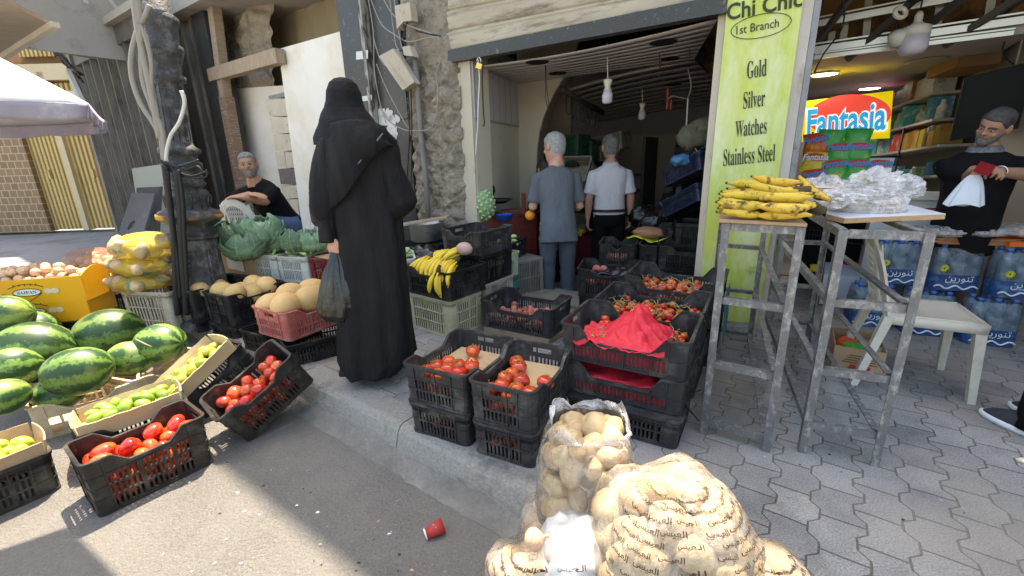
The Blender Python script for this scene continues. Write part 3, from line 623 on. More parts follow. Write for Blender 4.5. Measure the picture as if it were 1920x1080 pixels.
part(m_,'painted_ring',mat('orange_paint_wear',(.06,.06,.06),(.1,.1,.1),9,.6,c3=(.55,.26,.03),s3=5,t3=.5),lampP)
def cable(pts,r,m,label,group,Y=3.45,name='cable'):
 P=[A(x,y,Y)for x,y in pts];Q=[]
 for i in range(len(P)-1):
  p0,p1,p2,p3=P[max(i-1,0)],P[i],P[i+1],P[min(i+2,len(P)-1)]
  for k in range(6):
   t=k/6;Q.append(.5*((2*p1)+(p2-p0)*t+(2*p0-5*p1+4*p2-p3)*t*t+(3*p1-p0-3*p2+p3)*t**3))
 Q.append(P[-1]);mb=MB();mb.tube(Q,r,7);return solo(mb,name,m,label,'cable',group=group)
gl='grey cables hanging beside the lamp post'
LC='grey cable hanging in a loop on the left of the lamp post'
for pts,r in[([(262,45),(248,95),(247,140),(262,190),(290,235),(308,275),(312,330)],.018),([(263,45),(265,90),(268,150),(285,200),(305,250),(310,320)],.018),([(264,46),(277,85),(284,120),(285,170),(295,215),(306,300)],.014),([(258,-20),(260,20),(262,45)],.02),([(250,-20),(258,50),(270,110),(285,180),(300,260)],.022),([(281,10),(270,35),(262,45)],.016)]:
 cable(pts,r,CABLE,LC,gl)
cable([(340,170),(346,195),(336,230),(320,255),(312,290),(314,320)],.013,CABLEW,'pale cable curving across the front of the lamp shaft',None,3.42)
for pts,r in[([(309,310),(318,380),(326,450),(330,540),(334,590)],.022),([(330,320),(338,400),(340,460),(346,540),(350,590)],.022),([(314,320),(322,400),(332,480),(338,560)],.014),([(334,318),(342,370),(346,450),(352,560)],.016)]:
 cable(pts,r,CABLEB,'black cable running down the front of the lamp plinth','black cables down the lamp plinth',3.38)
for pts in[([(300,300),(325,312),(350,308),(372,300)]),([(302,304),(330,322),(360,330),(386,322)]),([(305,310),(340,330),(385,332),(386,318)]),([(310,303),(345,318),(370,312),(382,326)])]:
 cable(pts,.008,CABLEB,'thin black wire tied round the lamp post collar','wires tied round the lamp collar',3.40,'wire')
# wires and boxes on the granite and the stone pier
def fcable(pts,r,m,label,group,n=-.2,name='wire'):
 P=[fac(x,y,n)for x,y in pts];Q=[]
 for i in range(len(P)-1):
  p0,p1,p2,p3=P[max(i-1,0)],P[i],P[i+1],P[min(i+2,len(P)-1)]
  for k in range(6):
   t=k/6;Q.append(.5*((2*p1)+(p2-p0)*t+(2*p0-5*p1+4*p2-p3)*t*t+(3*p1-p0-3*p2+p3)*t**3))
 Q.append(P[-1]);mb=MB();mb.tube(Q,r,6);return solo(mb,name,m,label,'wire',group=group)
W1='thin wire looping over the black granite and the rubble pier';W1g='wires over the granite pillar'
for pts in[[(696,0),(715,45),(740,65),(765,78),(800,72),(825,70)],[(715,-10),(735,25),(760,45),(800,60),(826,70)],[(730,-10),(738,55),(745,90),(765,105),(766,95)],[(738,-10),(748,60),(756,95),(768,108)],[(700,70),(715,115),(738,128),(758,118),(766,100)],[(706,120),(722,160),(745,205),(765,240)],[(712,200),(728,225),(750,240),(772,245),(810,238),(822,180),(818,140),(828,110)],[(690,-5),(700,60),(702,130),(712,190),(724,230)]]:
 fcable(pts,.006,CABLE,W1,W1g)
for pts in[[(745,10),(760,60),(752,75)],[(764,40),(756,72),(762,90),(750,95)],[(780,58),(826,68)],[(764,150),(768,240),(764,330),(768,390)],[(770,160),(772,250),(770,390)]]:
 fcable(pts,.008,CABLEB,'dark wire hanging beside the rubble pier','dark wires beside the rubble pier')
bx=MB();c=[fac(724,108,-.18),fac(750,94,-.18),fac(789,158,-.18),fac(768,171,-.18)];bx.prism(c,-V*.09)
bt=thing('meter_box','dusty beige electric box hanging askew beside the rubble pier','electric box',tuple(c[3]));DUST=mat('dusty_beige_plastic',(.42,.36,.27),(.5,.44,.34),8,.8,.3,30,c3=(.3,.25,.18),s3=9)
part(bx,'casing',DUST,bt);bx=MB();c2=[fac(730,112,-.275),fac(748,102,-.275),fac(780,154,-.275),fac(768,162,-.275)];bx.prism(c2,-V*.02);part(bx,'cover',DUST,bt)
bx=MB();bx.prism([fac(765,90,-.17),fac(778,88,-.17),fac(786,108,-.17),fac(768,106,-.17)],-V*.07);solo(bx,'junction_box',DUST,'small square junction box above the askew electric box','junction box')
bx=MB();bx.prism([fac(752,15,-.15),fac(780,8,-.15),fac(784,42,-.15),fac(768,44,-.15),(fac(756,58,-.15))],-V*.08);solo(bx,'switch_box',DUST,'broken beige box high on the rubble pier','electric box')
pp=MB();pp.tube([fac(778,110,-.16),fac(784,180,-.17),fac(790,260,-.17),fac(798,330,-.17),(fac(804,420,-.17))],.028,8);solo(pp,'drain_pipe',mat('grey_pipe',(.17,.16,.145),(.23,.22,.2),6,.7,.4,30),'grey pipe running down the rubble pier','pipe')
# right: snack shop
RS=thing('snack_shop','snack shop interior with a torn ceiling right of the lime sign','building',(4.2,5.2,0))
WA,WD=Vector((5.1,6.0,0)),Vector((-math.sin(R(22)),-math.cos(R(22)),0))
WSIDE=Vector((WD.y,-WD.x,0));
if WSIDE.x>0:WSIDE=-WSIDE
SHW=mat('snack_shop_wall',(.26,.235,.21),(.31,.28,.25),2,.8,.2,12)
def WP(px,py,n=0):return VPL(px,py,WA+WSIDE*n,WD)
m_=MB();m_.obox(WA-WD*1.2,WD*5.8,-WSIDE*.15,ZUP*3.4);part(m_,'side_wall',SHW,RS)
m_=MB();bk0=WA-WD*.9-U*2.6;m_.obox(bk0,U*3.6,V*.15,ZUP*3.4);part(m_,'back_wall',SHW,RS)
zc2=2.06
k0,k1=G(1500,116,zc2),G(1940,60,zc2)
m_=MB();m_.prism([k0,k1,k1+V*5,k0+V*5-U*1],ZUP*.06);part(m_,'ceiling',mat('dropped_ceiling',(.36,.33,.31),(.42,.39,.37),2,.7),RS)
m_=MB();m_.prism([k0+ZUP*.9-V*1.25,k1+ZUP*.9-V*1.25+U*2,k1+ZUP*.9+V*4+U*2,k0+ZUP*.9+V*4],ZUP*.1);part(m_,'roof_slab',DARK,RS)
m_=MB();m_.obox(flat(k0)+V*.7+ZUP*(zc2+.08)-U,U*5,V*.1,ZUP*.8);part(m_,'bulkhead',mat('brown_bulkhead',(.30,.16,.055),(.36,.2,.08),2,.8,c3=(.1,.06,.03),s3=2,t3=.52),RS)
STUD=mat('galvanised_stud',(.55,.53,.48),(.62,.6,.56),6,.35,metal=.7)
m_=MB()
for(xa,ya,xb,yb,w_)in[(1528,46,1800,-6,.05),(1527,94,1930,36,.05),(1527,108,1900,62,.03)]:
 Y=3.85;p,q=VPL(xa,ya,flat(k0)-V*.1,U),VPL(xb,yb,flat(k0)-V*.1,U);m_.bar(p,q,.035,w_);m_.bar(p+ZUP*w_*.9,q+ZUP*w_*.9,.05,.012)
part(m_,'stud_rail',STUD,RS)
m_=MB()
for(xa,ya,xb,yb)in[(1585,40,1578,105),(1629,0,1624,68),(1560,60,1556,110),(1762,8,1752,84),(1858,0,1850,45),(1690,-5,1684,20)]:
 m_=MB();m_.bar(VPL(xa,ya,flat(k0),U),VPL(xb,yb,flat(k0),U),.04,.05,up=U);part(m_,'stud',mat('dull_stud',(.26,.24,.2),(.32,.3,.26),6,.45,metal=.6),RS)
m_=MB()
for(xa,ya,xb,yb)in[(1596,-8,1528,86),(1705,8,1588,112),(1720,-8,1690,20),(1808,-6,1740,48),(1912,-6,1770,86),(1930,-14,1880,22)]:
 m_=MB();m_.bar(VPL(xa,ya,flat(k0)-V*.25,U),VPL(xb,yb,flat(k0)-V*.02,U),.04,.045);part(m_,'brace',mat('dark_brace',(.07,.062,.055),(.11,.1,.09),7,.6),RS)
m_=MB();f0=flat(k0)+V*.3-U*.6;m_.prism([f0+ZUP*.004,f0+U*6+ZUP*.004,f0+U*6+V*5+ZUP*.004,f0+V*5+ZUP*.004],ZUP*.006);part(m_,'shop_floor',mat('tile_floor',(.14,.125,.11),(.2,.18,.16),4,.5),RS)
m_=MB();m_.prism([flat(k1)+U*1.0+ZUP*0,flat(k1)+U*1.3,flat(k1)+U*1.3+V*3,flat(k1)+U*1.0+V*3],ZUP*3.4);part(m_,'right_pier',SHW,RS)
for i,(x,y)in enumerate([(1546,137),(1631,164)]):
 c=G(x,y,zc2-.004);t=thing('ceiling_light',['lit round ceiling light nearest the lime sign','lit round ceiling light above the yellow snack sign'][i],'ceiling light',tuple(c))
 m_=MB();m_.lathe([(.13,.0),(.13,-.012),(.12,-.016)],28,c);part(m_,'rim',CABLEW,t)
 m_=MB();m_.lathe([(.115,-.0165),(.10,-.02)],28,c);part(m_,'lens',mat('lit_lens',(1,.97,.9),emit=6),t)
 pl=bpy.data.lights.new('downlight','SPOT');pl.energy=14;pl.spot_size=R(140);pl.shadow_soft_size=.1;po=bpy.data.objects.new('downlight',pl);COL.objects.link(po);po.parent=t;po.location=(0,0,-.04)
c=G(1738,112,zc2-.003);m_=MB();m_.lathe([(.16,0),(.16,-.006),(.14,-.008)],28,c);solo(m_,'ceiling_cover',mat('cover',(.3,.28,.26),(.34,.32,.3),5),'unlit round cover in the dropped ceiling of the snack shop','ceiling cover')
c=A(1715,70,3.7);t=thing('led_bulb','large white bulb hanging from the torn ceiling of the snack shop','bulb',tuple(c))
kz=3.6/830
m_=MB();m_.lathe([(20*kz,2*kz),(21*kz,-18*kz),(16*kz,-26*kz),(4*kz,-28*kz)][::-1],24,c+ZUP*18*kz*0);part(m_,'diffuser',mat('milky_lens',(.62,.58,.66),rough=.3),t)
m_=MB();m_.lathe([(20.5*kz,2*kz),(20*kz,16*kz),(10*kz,20*kz),(6*kz,24*kz),(6*kz,34*kz),(3*kz,40*kz)],24,c);part(m_,'cap',mat('lamp_white',(.7,.66,.58),rough=.4),t)
m_=MB();m_.tube([c+ZUP*40*kz,c+ZUP*75*kz],.006,6);part(m_,'cord',CABLEB,t)
c=A(1683,72,3.75);m_=MB();M3=Matrix.Rotation(R(-28),3,'Y')@Matrix.Rotation(R(20),3,'X');m_.lathe([(3*kz,14*kz),(12*kz,11*kz),(14*kz,6*kz),(13*kz,-8*kz),(8*kz,-11*kz)][::-1],22,c,M=M3);solo(m_,'spot_lamp',_m['lamp_white'],'small tilted white spot lamp beside the large hanging bulb','lamp')
c=A(1688,24,3.7);m_=MB();ring=[c+(CR*math.cos(k*math.pi/12)*9+CU*math.sin(k*math.pi/12)*8)*kz for k in range(25)];m_.tube(ring,.017,8);solo(m_,'lamp_ring',_m['lamp_white'],'white lamp mounting ring hanging above the spot lamp','ring')
for i,pts in enumerate([[(1580,0),(1583,30),(1575,60),(1545,100),(1527,135)],[(1545,0),(1530,20),(1522,50)],[(1690,30),(1700,20),(1718,5),(1740,-5)],[(1686,35),(1680,45),(1683,55)],[(1880,0),(1886,60),(1880,100),(1900,120)],[(1810,62),(1850,45),(1930,30)],[(1800,66),(1860,52),(1930,42)],[(1790,70),(1850,62),(1930,58)],[(1920,50),(1915,80),(1905,120)]]):
 cable(pts,.006 if i<5 else .009,CABLEB if i<5 else CABLE,'thin cable dangling from the torn snack shop ceiling','cables at the torn ceiling',3.8)
SHF=mat('shelf_board',(.48,.44,.38),(.54,.5,.44),4,.6)
shl=[((1672,218),(1822,167)),((1668,255),(1822,219)),((1676,291),(1838,268)),((1690,335),(1830,327))]
pk=[mat('pack_'+n_,c_,c2_,14,.45,c3=c3_,s3=9,t3=.6)for n_,c_,c2_,c3_ in[('pink',(.5,.04,.14),(.62,.08,.2),(.7,.55,.55)),('blue',(.05,.2,.34),(.1,.3,.42),(.6,.62,.62)),('pale',(.5,.52,.5),(.6,.6,.58),(.1,.2,.3)),('green',(.1,.24,.12),(.16,.32,.18),(.6,.6,.45)),('yellow',(.38,.26,.04),(.46,.34,.07),(.4,.1,.03)),('red',(.5,.04,.03),(.6,.08,.06),(.7,.65,.6)),('teal',(.04,.3,.36),(.08,.4,.45),(.6,.65,.6)),('dark',(.03,.03,.05),(.07,.07,.1),(.4,.4,.4)),('orange',(.32,.11,.03),(.4,.16,.05),(.6,.55,.4))]]
rows_=[(0,'top wall shelf',[1,0,0,7,8,2,2]),(1,'second wall shelf',[2,1,7,1,3,2,7,3,6,2,2,7,1,2]),(2,'third wall shelf',[6,2,6,6,5,5,5,4,8,4,4,7,4,4]),(3,'lowest wall shelf',[2,7,1,2,7,7,1,2,7,3,7,2,1,7,2])]
pr_=random.Random(9)
for i,(a,b)in enumerate(shl):
 p,q=WP(*a),WP(*b);d=q-p
 m_=MB();m_.prism([p,q,q+WSIDE*.3,p+WSIDE*.3],ZUP*-.025);solo(m_,'wall_shelf',SHF,['top wall shelf under the pink packets','second wall shelf from the top in the snack shop','third wall shelf carrying yellow and red packs','lowest wall shelf with small jars behind the counter'][i],'shelf')
 n_=len(rows_[i][2]);pos=.04
 for k,ci in enumerate(rows_[i][2]):
  w_=.92/n_*pr_.uniform(.75,.98);hh=[.26,.25,.22,.13][i]*pr_.uniform(.7,1.12)
  m_=MB();c=p+d*(pos+.46/n_)+WSIDE*pr_.uniform(.16,.2);pos+=.92/n_
  ww=d.length*w_/2;dn=d.normalized();up_=ZUP
  if ci in(2,7)and i in(1,3):
   m_.lathe([(ww*.8,0),(ww*.85,hh*.6),(ww*.4,hh*.8),(ww*.4,hh)],14,c)
  else:
   def g(u,v):return None
   e=.012;m_.loft([[c+dn*sx*(ww-ee)+WSIDE*sy*(.09-ee)+ZUP*zz for sx,sy in((-1,-1),(1,-1),(1,1),(-1,1))]for ee,zz in((e,0),(0,e),(0,hh-e),(e*1.5,hh))],sm=False)
  solo(m_,['packet','carton','packet','jar'][i],pk[ci],'packet or jar standing on the '+rows_[i][1],'packet',group='packets on the '+rows_[i][1])
m_=MB();p=WP(1800,150);m_.obox(WP(1822,142)+WSIDE*.05,WP(1890,118)-WP(1822,142),WSIDE*.3,ZUP*.2);solo(m_,'cardboard_box',mat('brown_card_dark',(.3,.17,.08),(.36,.21,.11),4,.8),'brown cardboard box on top of the shelves behind the television','box')
tv=thing('television','large black television hung over the snack shop counter','television',tuple(A(1865,235,3.75)))
TVP=A(1809,145,3.9);tc=[VPL(1809,146,TVP,U),VPL(1945,112,TVP,U)];hgt=(VPL(1809,146,TVP,U)-VPL(1812,262,TVP,U)).length
m_=MB();m_.prism([tc[0],tc[1],tc[1]-ZUP*hgt,tc[0]-ZUP*hgt],V*.05);part(m_,'casing',mat('black_plastic',(.006,.006,.0065),rough=.5,spec=.2),tv)
m_=MB();ins=lambda p,a,b:p+U*a-ZUP*b;m_.prism([ins(tc[0],.02,.02),ins(tc[1],-.02,.02),tc[1]-U*.02-ZUP*(hgt-.03),tc[0]+U*.02-ZUP*(hgt-.03)],-V*.003);part(m_,'screen',mat('black_glass',(.003,.003,.0035),rough=.35,spec=.15),tv)
FS=A(1674,175,4.7);fl=VPL(1500,190,FS,U);fr=VPL(1674,171,FS,U);fbz=VPL(1667,259,FS,U)
fs=thing('snack_sign','bright yellow snack sign with blue lettering on a red oval','sign',tuple(VPL(1590,260,FS,U)))
hh=fr.z-fbz.z;fl2=Vector((fl.x,fl.y,fr.z));wv=(fr-fl2)
sgt=[VPL(1505,190,FS,U),VPL(1675,170,FS,U),VPL(1668,259,FS,U),VPL(1503,266,FS,U)]
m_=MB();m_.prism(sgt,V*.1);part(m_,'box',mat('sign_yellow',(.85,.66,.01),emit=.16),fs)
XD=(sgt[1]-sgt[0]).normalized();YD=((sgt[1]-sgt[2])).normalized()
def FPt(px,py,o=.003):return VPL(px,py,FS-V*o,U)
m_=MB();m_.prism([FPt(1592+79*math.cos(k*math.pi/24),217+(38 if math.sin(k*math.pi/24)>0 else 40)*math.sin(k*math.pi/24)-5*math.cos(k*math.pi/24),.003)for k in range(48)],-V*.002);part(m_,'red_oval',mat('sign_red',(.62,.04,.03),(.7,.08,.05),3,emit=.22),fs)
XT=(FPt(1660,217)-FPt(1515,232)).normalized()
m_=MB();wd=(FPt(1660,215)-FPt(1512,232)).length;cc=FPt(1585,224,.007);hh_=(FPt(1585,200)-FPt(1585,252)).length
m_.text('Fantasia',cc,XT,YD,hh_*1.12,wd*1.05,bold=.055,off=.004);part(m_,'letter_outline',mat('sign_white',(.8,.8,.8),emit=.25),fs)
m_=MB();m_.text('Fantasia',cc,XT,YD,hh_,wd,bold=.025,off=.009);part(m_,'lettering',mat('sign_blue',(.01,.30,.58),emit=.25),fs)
rk=thing('snack_rack','black wire rack holding snack packets behind the lime sign','rack',tuple(flat(A(1570,500,4.1))))
RP=A(1575,330,4.15)
WIRE=mat('black_wire',(.015,.015,.015),rough=.5)
m_=MB();r0,r1=flat(VPL(1500,400,RP,U)),flat(VPL(1662,400,RP,U))
for t_ in(0,.5,1):m_.tube([r0.lerp(r1,t_),r0.lerp(r1,t_)+ZUP*1.45],.008,6)
for z in(.5,.55,.9,1.0,1.22):m_.tube([r0+ZUP*z-V*.3,r1+ZUP*z-V*.3],.006,6);m_.tube([r0+ZUP*z,r1+ZUP*z],.006,6)
for k in range(25):
 p=r0.lerp(r1,k/24)
 for z in(.5,.9):m_.tube([p+ZUP*(z+.12)-V*.3,p+ZUP*z-V*.3,p+ZUP*z],.003,4)
part(m_,'wire_frame',WIRE,rk)
m_=MB();m_.obox(r0+V*.05,r1-r0,V*.03,ZUP*1.05);part(m_,'back_panel',DARK,rk)
def pillow(c,w_,h_,t_,x,y,n):
 m=MB();c,x,y,n=Vector(c),Vector(x),Vector(y),Vector(n)
 def g(side):
  def f(u,v):
   a,b=u*2-1,v*2-1;e=(1-a**4)*(1-abs(b)**3);cr=.06*math.sin(a*9+b*3)*(1-e)
   return c+x*(a*w_/2*(1-.16*(1-abs(b))-.05*b*b))+y*(b*h_/2)+n*side*t_*(e**.6*.5+cr*.3*0+.002)
  return f
 m.grid(g(1),14,14);a=MB();f=g(-1);m.grid(lambda u,v:f(1-u,v),14,14);return m
chips=[(1531,266,'red',0),(1528,300,'yellow',0),(1529,330,'red',0),(1557,260,'green',1),(1575,281,'green',0),(1565,312,'green',0),(1560,338,'yellow',1),(1607,258,'green',1),(1610,280,'green',0),(1607,311,'green',0),(1612,340,'yellow',1),(1647,312,'white',0),(1585,340,'green',1)]
PKM={'red':mat('crisp_red',(.6,.04,.02),(.7,.16,.04),9,.28,c3=(.65,.45,.05),s3=10,t3=.6),'green':mat('crisp_green',(.03,.36,.05),(.10,.5,.10),9,.28,c3=(.5,.55,.12),s3=12,t3=.64),'yellow':mat('crisp_yellow',(.8,.58,.02),(.85,.65,.06),9,.28,c3=(.45,.12,.03),s3=10,t3=.6),'white':mat('crisp_white',(.6,.6,.62),(.7,.7,.72),9,.3)}
for i,(x,y,c_,tilt)in enumerate(chips):
 Yc=3.95-.03*(y-255)/30;c=VPL(x,y+4,Vector((A(1575,330,Yc))),U);zz=c.y/830
 nrm=(-V+ZUP*.25).normalized();yy=(ZUP+V*.25).normalized();ro=random.Random(i).uniform(-.17,.17)
 xx=(U+ZUP*ro).normalized();yy=(yy-U*ro).normalized()
 mb=pillow(c,44*zz,40*zz,.07,xx,yy,nrm)
 col={'red':'red foil snack packet','green':'green foil snack packet','yellow':'yellow foil snack packet','white':'white foil snack packet'}[c_]
 t=thing('snack_packet',col+' on the wire rack under the yellow sign','snack packet',tuple(c-yy*22*zz),group=None if c_=='white' else c_+' snack packets on the rack')
 part(mb,'pouch',PKM[c_],t)
 if not tilt:
  m_=MB();lc=c+nrm*.037+yy*7*zz;m_.prism([lc+xx*18*zz*math.cos(k*math.pi/10)+yy*7*zz*math.sin(k*math.pi/10)for k in range(20)],nrm*.002);part(m_,'red_badge',mat('badge_red',(.6,.03,.03),rough=.4),t)
  m_=MB();m_.text('Fantasia',lc+nrm*.003,(xx+yy*.12).normalized(),yy,12*zz,38*zz,bold=.03,off=.002);part(m_,'lettering',mat('badge_blue',(.03,.3,.6),rough=.4)if c_!='yellow' else mat('badge_white',(.75,.75,.75),rough=.4),t)
for i in range(9):
 c=VPL(1572+(i%5)*19+random.uniform(-4,4),514-(i//5)*14+random.uniform(-3,3),RP-V*.18,U)
 mb=pillow(c,.16,.1,.06,U,(V*.8+ZUP*.5).normalized(),(ZUP*.8-V*.5).normalized());solo(mb,'red_packet',mat('red_foil',(.5,.01,.03),(.6,.03,.06),8,.3),'shiny red packet lying on the low rack shelf behind the racks','packet',group='red packets on the low rack shelf')
mb=pillow(VPL(1531,503,RP-V*.15,U),.12,.09,.05,U,(V*.8+ZUP*.5).normalized(),(ZUP*.8-V*.5).normalized());solo(mb,'yellow_packet',PKM['yellow'],'small yellow packet left of the red packets on the low shelf','packet')
ct=thing('counter','white shop counter with a dark red framed front panel','counter',tuple(flat(A(1750,400,3.5))))
CPt=A(1768,376,3.35);q0,q1=VPL(1640,380,CPt,U),VPL(1822,372,CPt,U);q0.z=q1.z=CPt.z
m_=MB();m_.prism([q0,q1,q1+V*.5,q0+V*.5],ZUP*.03);part(m_,'counter_top',mat('white_laminate',(.62,.62,.6),(.68,.68,.66),3,.4),ct)
c1_=VPL(1768,376,CPt,U);m_=MB();m_.obox(flat(q0)+V*.03,flat(c1_)-flat(q0),V*.4,ZUP*(CPt.z-.004));part(m_,'front',_m['white_laminate'],ct)
m_=MB();f=lambda x,y:VPL(x,y,CPt+V*.025,U);m_.tube([f(1700,393),f(1761,391),f(1757,470),f(1700,470)],.012,4,sm=False);part(m_,'red_frame',mat('dark_red_line',(.25,.02,.04),rough=.5),ct)
wb=thing('low_cabinet','low white cabinet standing behind the paint spotted racks','cabinet',tuple(flat(A(1590,620,3.3))))
m_=MB();p,q=flat(VPL(1530,600,A(1590,600,3.5),U)),flat(VPL(1668,600,A(1590,600,3.5),U));m_.obox(p,q-p,V*.5,ZUP*.28);part(m_,'body',mat('cold_white_paint',(.56,.6,.66),(.62,.66,.72),4,.5),wb)
m_=MB();m_.obox(p-V*.003,(q-p),V*.02,ZUP*.01);m_.obox(p+(q-p)*.5-V*.003,U*.006,V*.01,ZUP*.28);part(m_,'door_gap',DARK,wb)
# plastic crates
_cm={}
def crate_mesh(L,W,H,cut=.06,rows=2,slot=.011,slat=.009,handle=True,taper=.965,short_cut=0,hrows=None):
 """returns (wall MB, rim MB, base MB); long sides along x; the long sides dip by cut"""
 r=.028;t=.004
 nodes=[]
 def side(p,q,n_,long_):
  Ls=(Vector(q)-Vector(p)).length;m=.035;us=[0.0];kinds=[]
  def add(u,k):us.append(u);kinds.append(k)
  add(m,'s');u=m;i=0
  while u+slot+slat<Ls-m-.001:
   add(u+slot,'h');u+=slot;i+=1
   wd_=slat if i%6 else slat*2.2
   if u+wd_<Ls-m-.001:add(u+wd_,'s');u+=wd_
   else:break
  add(Ls,'s');return us,kinds,Ls
 hx,hy_=L/2-r,W/2-r
 sides=[((-hx,-W/2),(hx,-W/2),(0,-1),True),((L/2,-hy_),(L/2,hy_),(1,0),False),((hx,W/2),(-hx,W/2),(0,1),True),((-L/2,hy_),(-L/2,-hy_),(-1,0),False)]
 cs=[(hx,-hy_),(hx,hy_),(-hx,hy_),(-hx,-hy_)]
 for i,(p,q,n_,lg)in enumerate(sides):
  us,kinds,Ls=side(p,q,n_,lg)
  for j,u in enumerate(us):
   x=p[0]+(q[0]-p[0])*u/Ls;y=p[1]+(q[1]-p[1])*u/Ls
   nodes.append((x,y,n_[0],n_[1],kinds[j]if j<len(kinds)else 's',u/Ls,i,Ls))
  a0=math.atan2(n_[1],n_[0])
  for k in(1,2):
   a_=a0+k*math.pi/6;nodes.append((cs[i][0]+r*math.cos(a_),cs[i][1]+r*math.sin(a_),math.cos(a_),math.sin(a_),'s',-1,i,1))
 def top(nd):
  u,sd,Ls=nd[5],nd[6],nd[7]
  c_=cut if sd in(0,2)else short_cut
  if u<0 or not c_:return H
  d=min(u,1-u)*Ls;a_,b_=.07,.125
  s_=0 if d<a_ else 1 if d>b_ else(d-a_)/(b_-a_)
  return H-c_*s_
 hm=H-cut-.03
 lo=.022;zs=[0,lo]
 rr=rows
 gap=.010
 rh=(hm-lo-gap*(rr-1))/rr
 holes=[]
 z=lo
 for k in range(rr):
  zs+=[z+rh];holes.append(len(zs)-2);z+=rh
  if k<rr-1:zs+=[z+gap];z+=gap
 zs+=[H-.05,H-.024,H]if handle else[H]
 hr=len(zs)-3 if handle else None
 nz_=len(zs);N=len(nodes)
 wall=MB();vs=[]
 for lay in(0,1):
  for nd in nodes:
   tz=top(nd)
   for k,z in enumerate(zs):
    zz=z if z<=hm+.001 else hm+(z-hm)*(tz-hm)/(H-hm)
    s_=taper+(1-taper)*zz/H;off=-t if lay else 0
    vs.append((nd[0]*s_+nd[2]*off,nd[1]*s_+nd[3]*off,zz))
 def vid(l,i,k):return l*N*nz_+(i%N)*nz_+k
 solid=[[True]*(nz_-1)for _ in range(N)]
 for i,nd in enumerate(nodes):
  for k in holes:
   if nd[4]=='h':solid[i][k]=False
  if handle and nd[6]in(1,3)and nd[5]>=0 and abs((nd[5]+nodes[(i+1)%N][5])/2-.5)*nd[7]<.05 and nodes[(i+1)%N][5]>0:solid[i][hr]=False
 fs=[]
 for i in range(N):
  for k in range(nz_-1):
   if not solid[i][k]:continue
   j=i+1
   fs.append((vid(0,i,k),vid(0,j,k),vid(0,j,k+1),vid(0,i,k+1)))
   fs.append((vid(1,i,k+1),vid(1,j,k+1),vid(1,j,k),vid(1,i,k)))
   if k+1==nz_-1 or not solid[i][k+1]:fs.append((vid(0,i,k+1),vid(0,j,k+1),vid(1,j,k+1),vid(1,i,k+1)))
   if k==0 or not solid[i][k-1]:fs.append((vid(1,i,k),vid(1,j,k),vid(0,j,k),vid(0,i,k)))
   if not solid[(i-1)%N][k]:fs.append((vid(0,i,k),vid(0,i,k+1),vid(1,i,k+1),vid(1,i,k)))
   if not solid[(i+1)%N][k]:fs.append((vid(0,j,k+1),vid(0,j,k),vid(1,j,k),vid(1,j,k+1)))
 wall.add(vs,fs)
 def outp(nd,z,o):s_=taper+(1-taper)*z/H;return Vector((nd[0]*s_+nd[2]*o,nd[1]*s_+nd[3]*o,z))
 for i,nd in enumerate(nodes):
  j=(i+1)%N;n2=nodes[j]
  if nd[4]=='s' and nd[5]>=0 and n2[5]>0 and n2[6]==nd[6]and(n2[5]-nd[5])*nd[7]>slat*1.6:
   e=.5 if .034<(n2[5]-nd[5])*nd[7]else .5
   mid=[nd[q]*.5+n2[q]*.5 for q in range(2)]+[nd[2],nd[3]]
   if nd[5]==0:mid=list(n2[:2])+[nd[2],nd[3]]
   if n2[5]>=.999:mid=list(nd[:2])+[nd[2],nd[3]]
   tz=min(top(nd),top(n2))-.004
   tx,ty=-nd[3]*.003,nd[2]*.003
   a=[Vector(outp(mid,z,0))+Vector((sx*tx,sx*ty,0))+Vector((nd[2]*o,nd[3]*o,0))for z in(.002,tz)for o in(0,.006)for sx in(-1,1)]
   wall.add(a,[(0,1,5,4),(2,6,7,3),(0,4,6,2),(1,3,7,5),(4,5,7,6),(0,2,3,1)])
 def belt(zf,h,o,mb,inn=0.0):
  ring=[]
  for nd in nodes:
   z=zf(nd);ring.append([outp(nd,z,inn),outp(nd,z,o),outp(nd,z+h,o),outp(nd,z+h,inn)])
  v_=[p for r_ in ring for p in r_];n_=len(ring)
  mb.add(v_,[(i*4+k,((i+1)%n_)*4+k,((i+1)%n_)*4+(k+1)%4,i*4+(k+1)%4)for i in range(n_)for k in range(4)])
 z=lo
 for k in range(rr-1):
  z+=rh;belt(lambda nd,z=z:z+.001,gap-.002,.004,wall);z+=gap
 belt(lambda nd:hm+.002,.005,.004,wall);belt(lambda nd:.0,.012,.005,wall)
 rim=MB();belt(lambda nd:top(nd)-.010,.012,.009,rim,-.006)
 base=MB();base.box((0,0,.008),(L*taper-.02,W*taper-.02,.006))
 return wall,rim,base
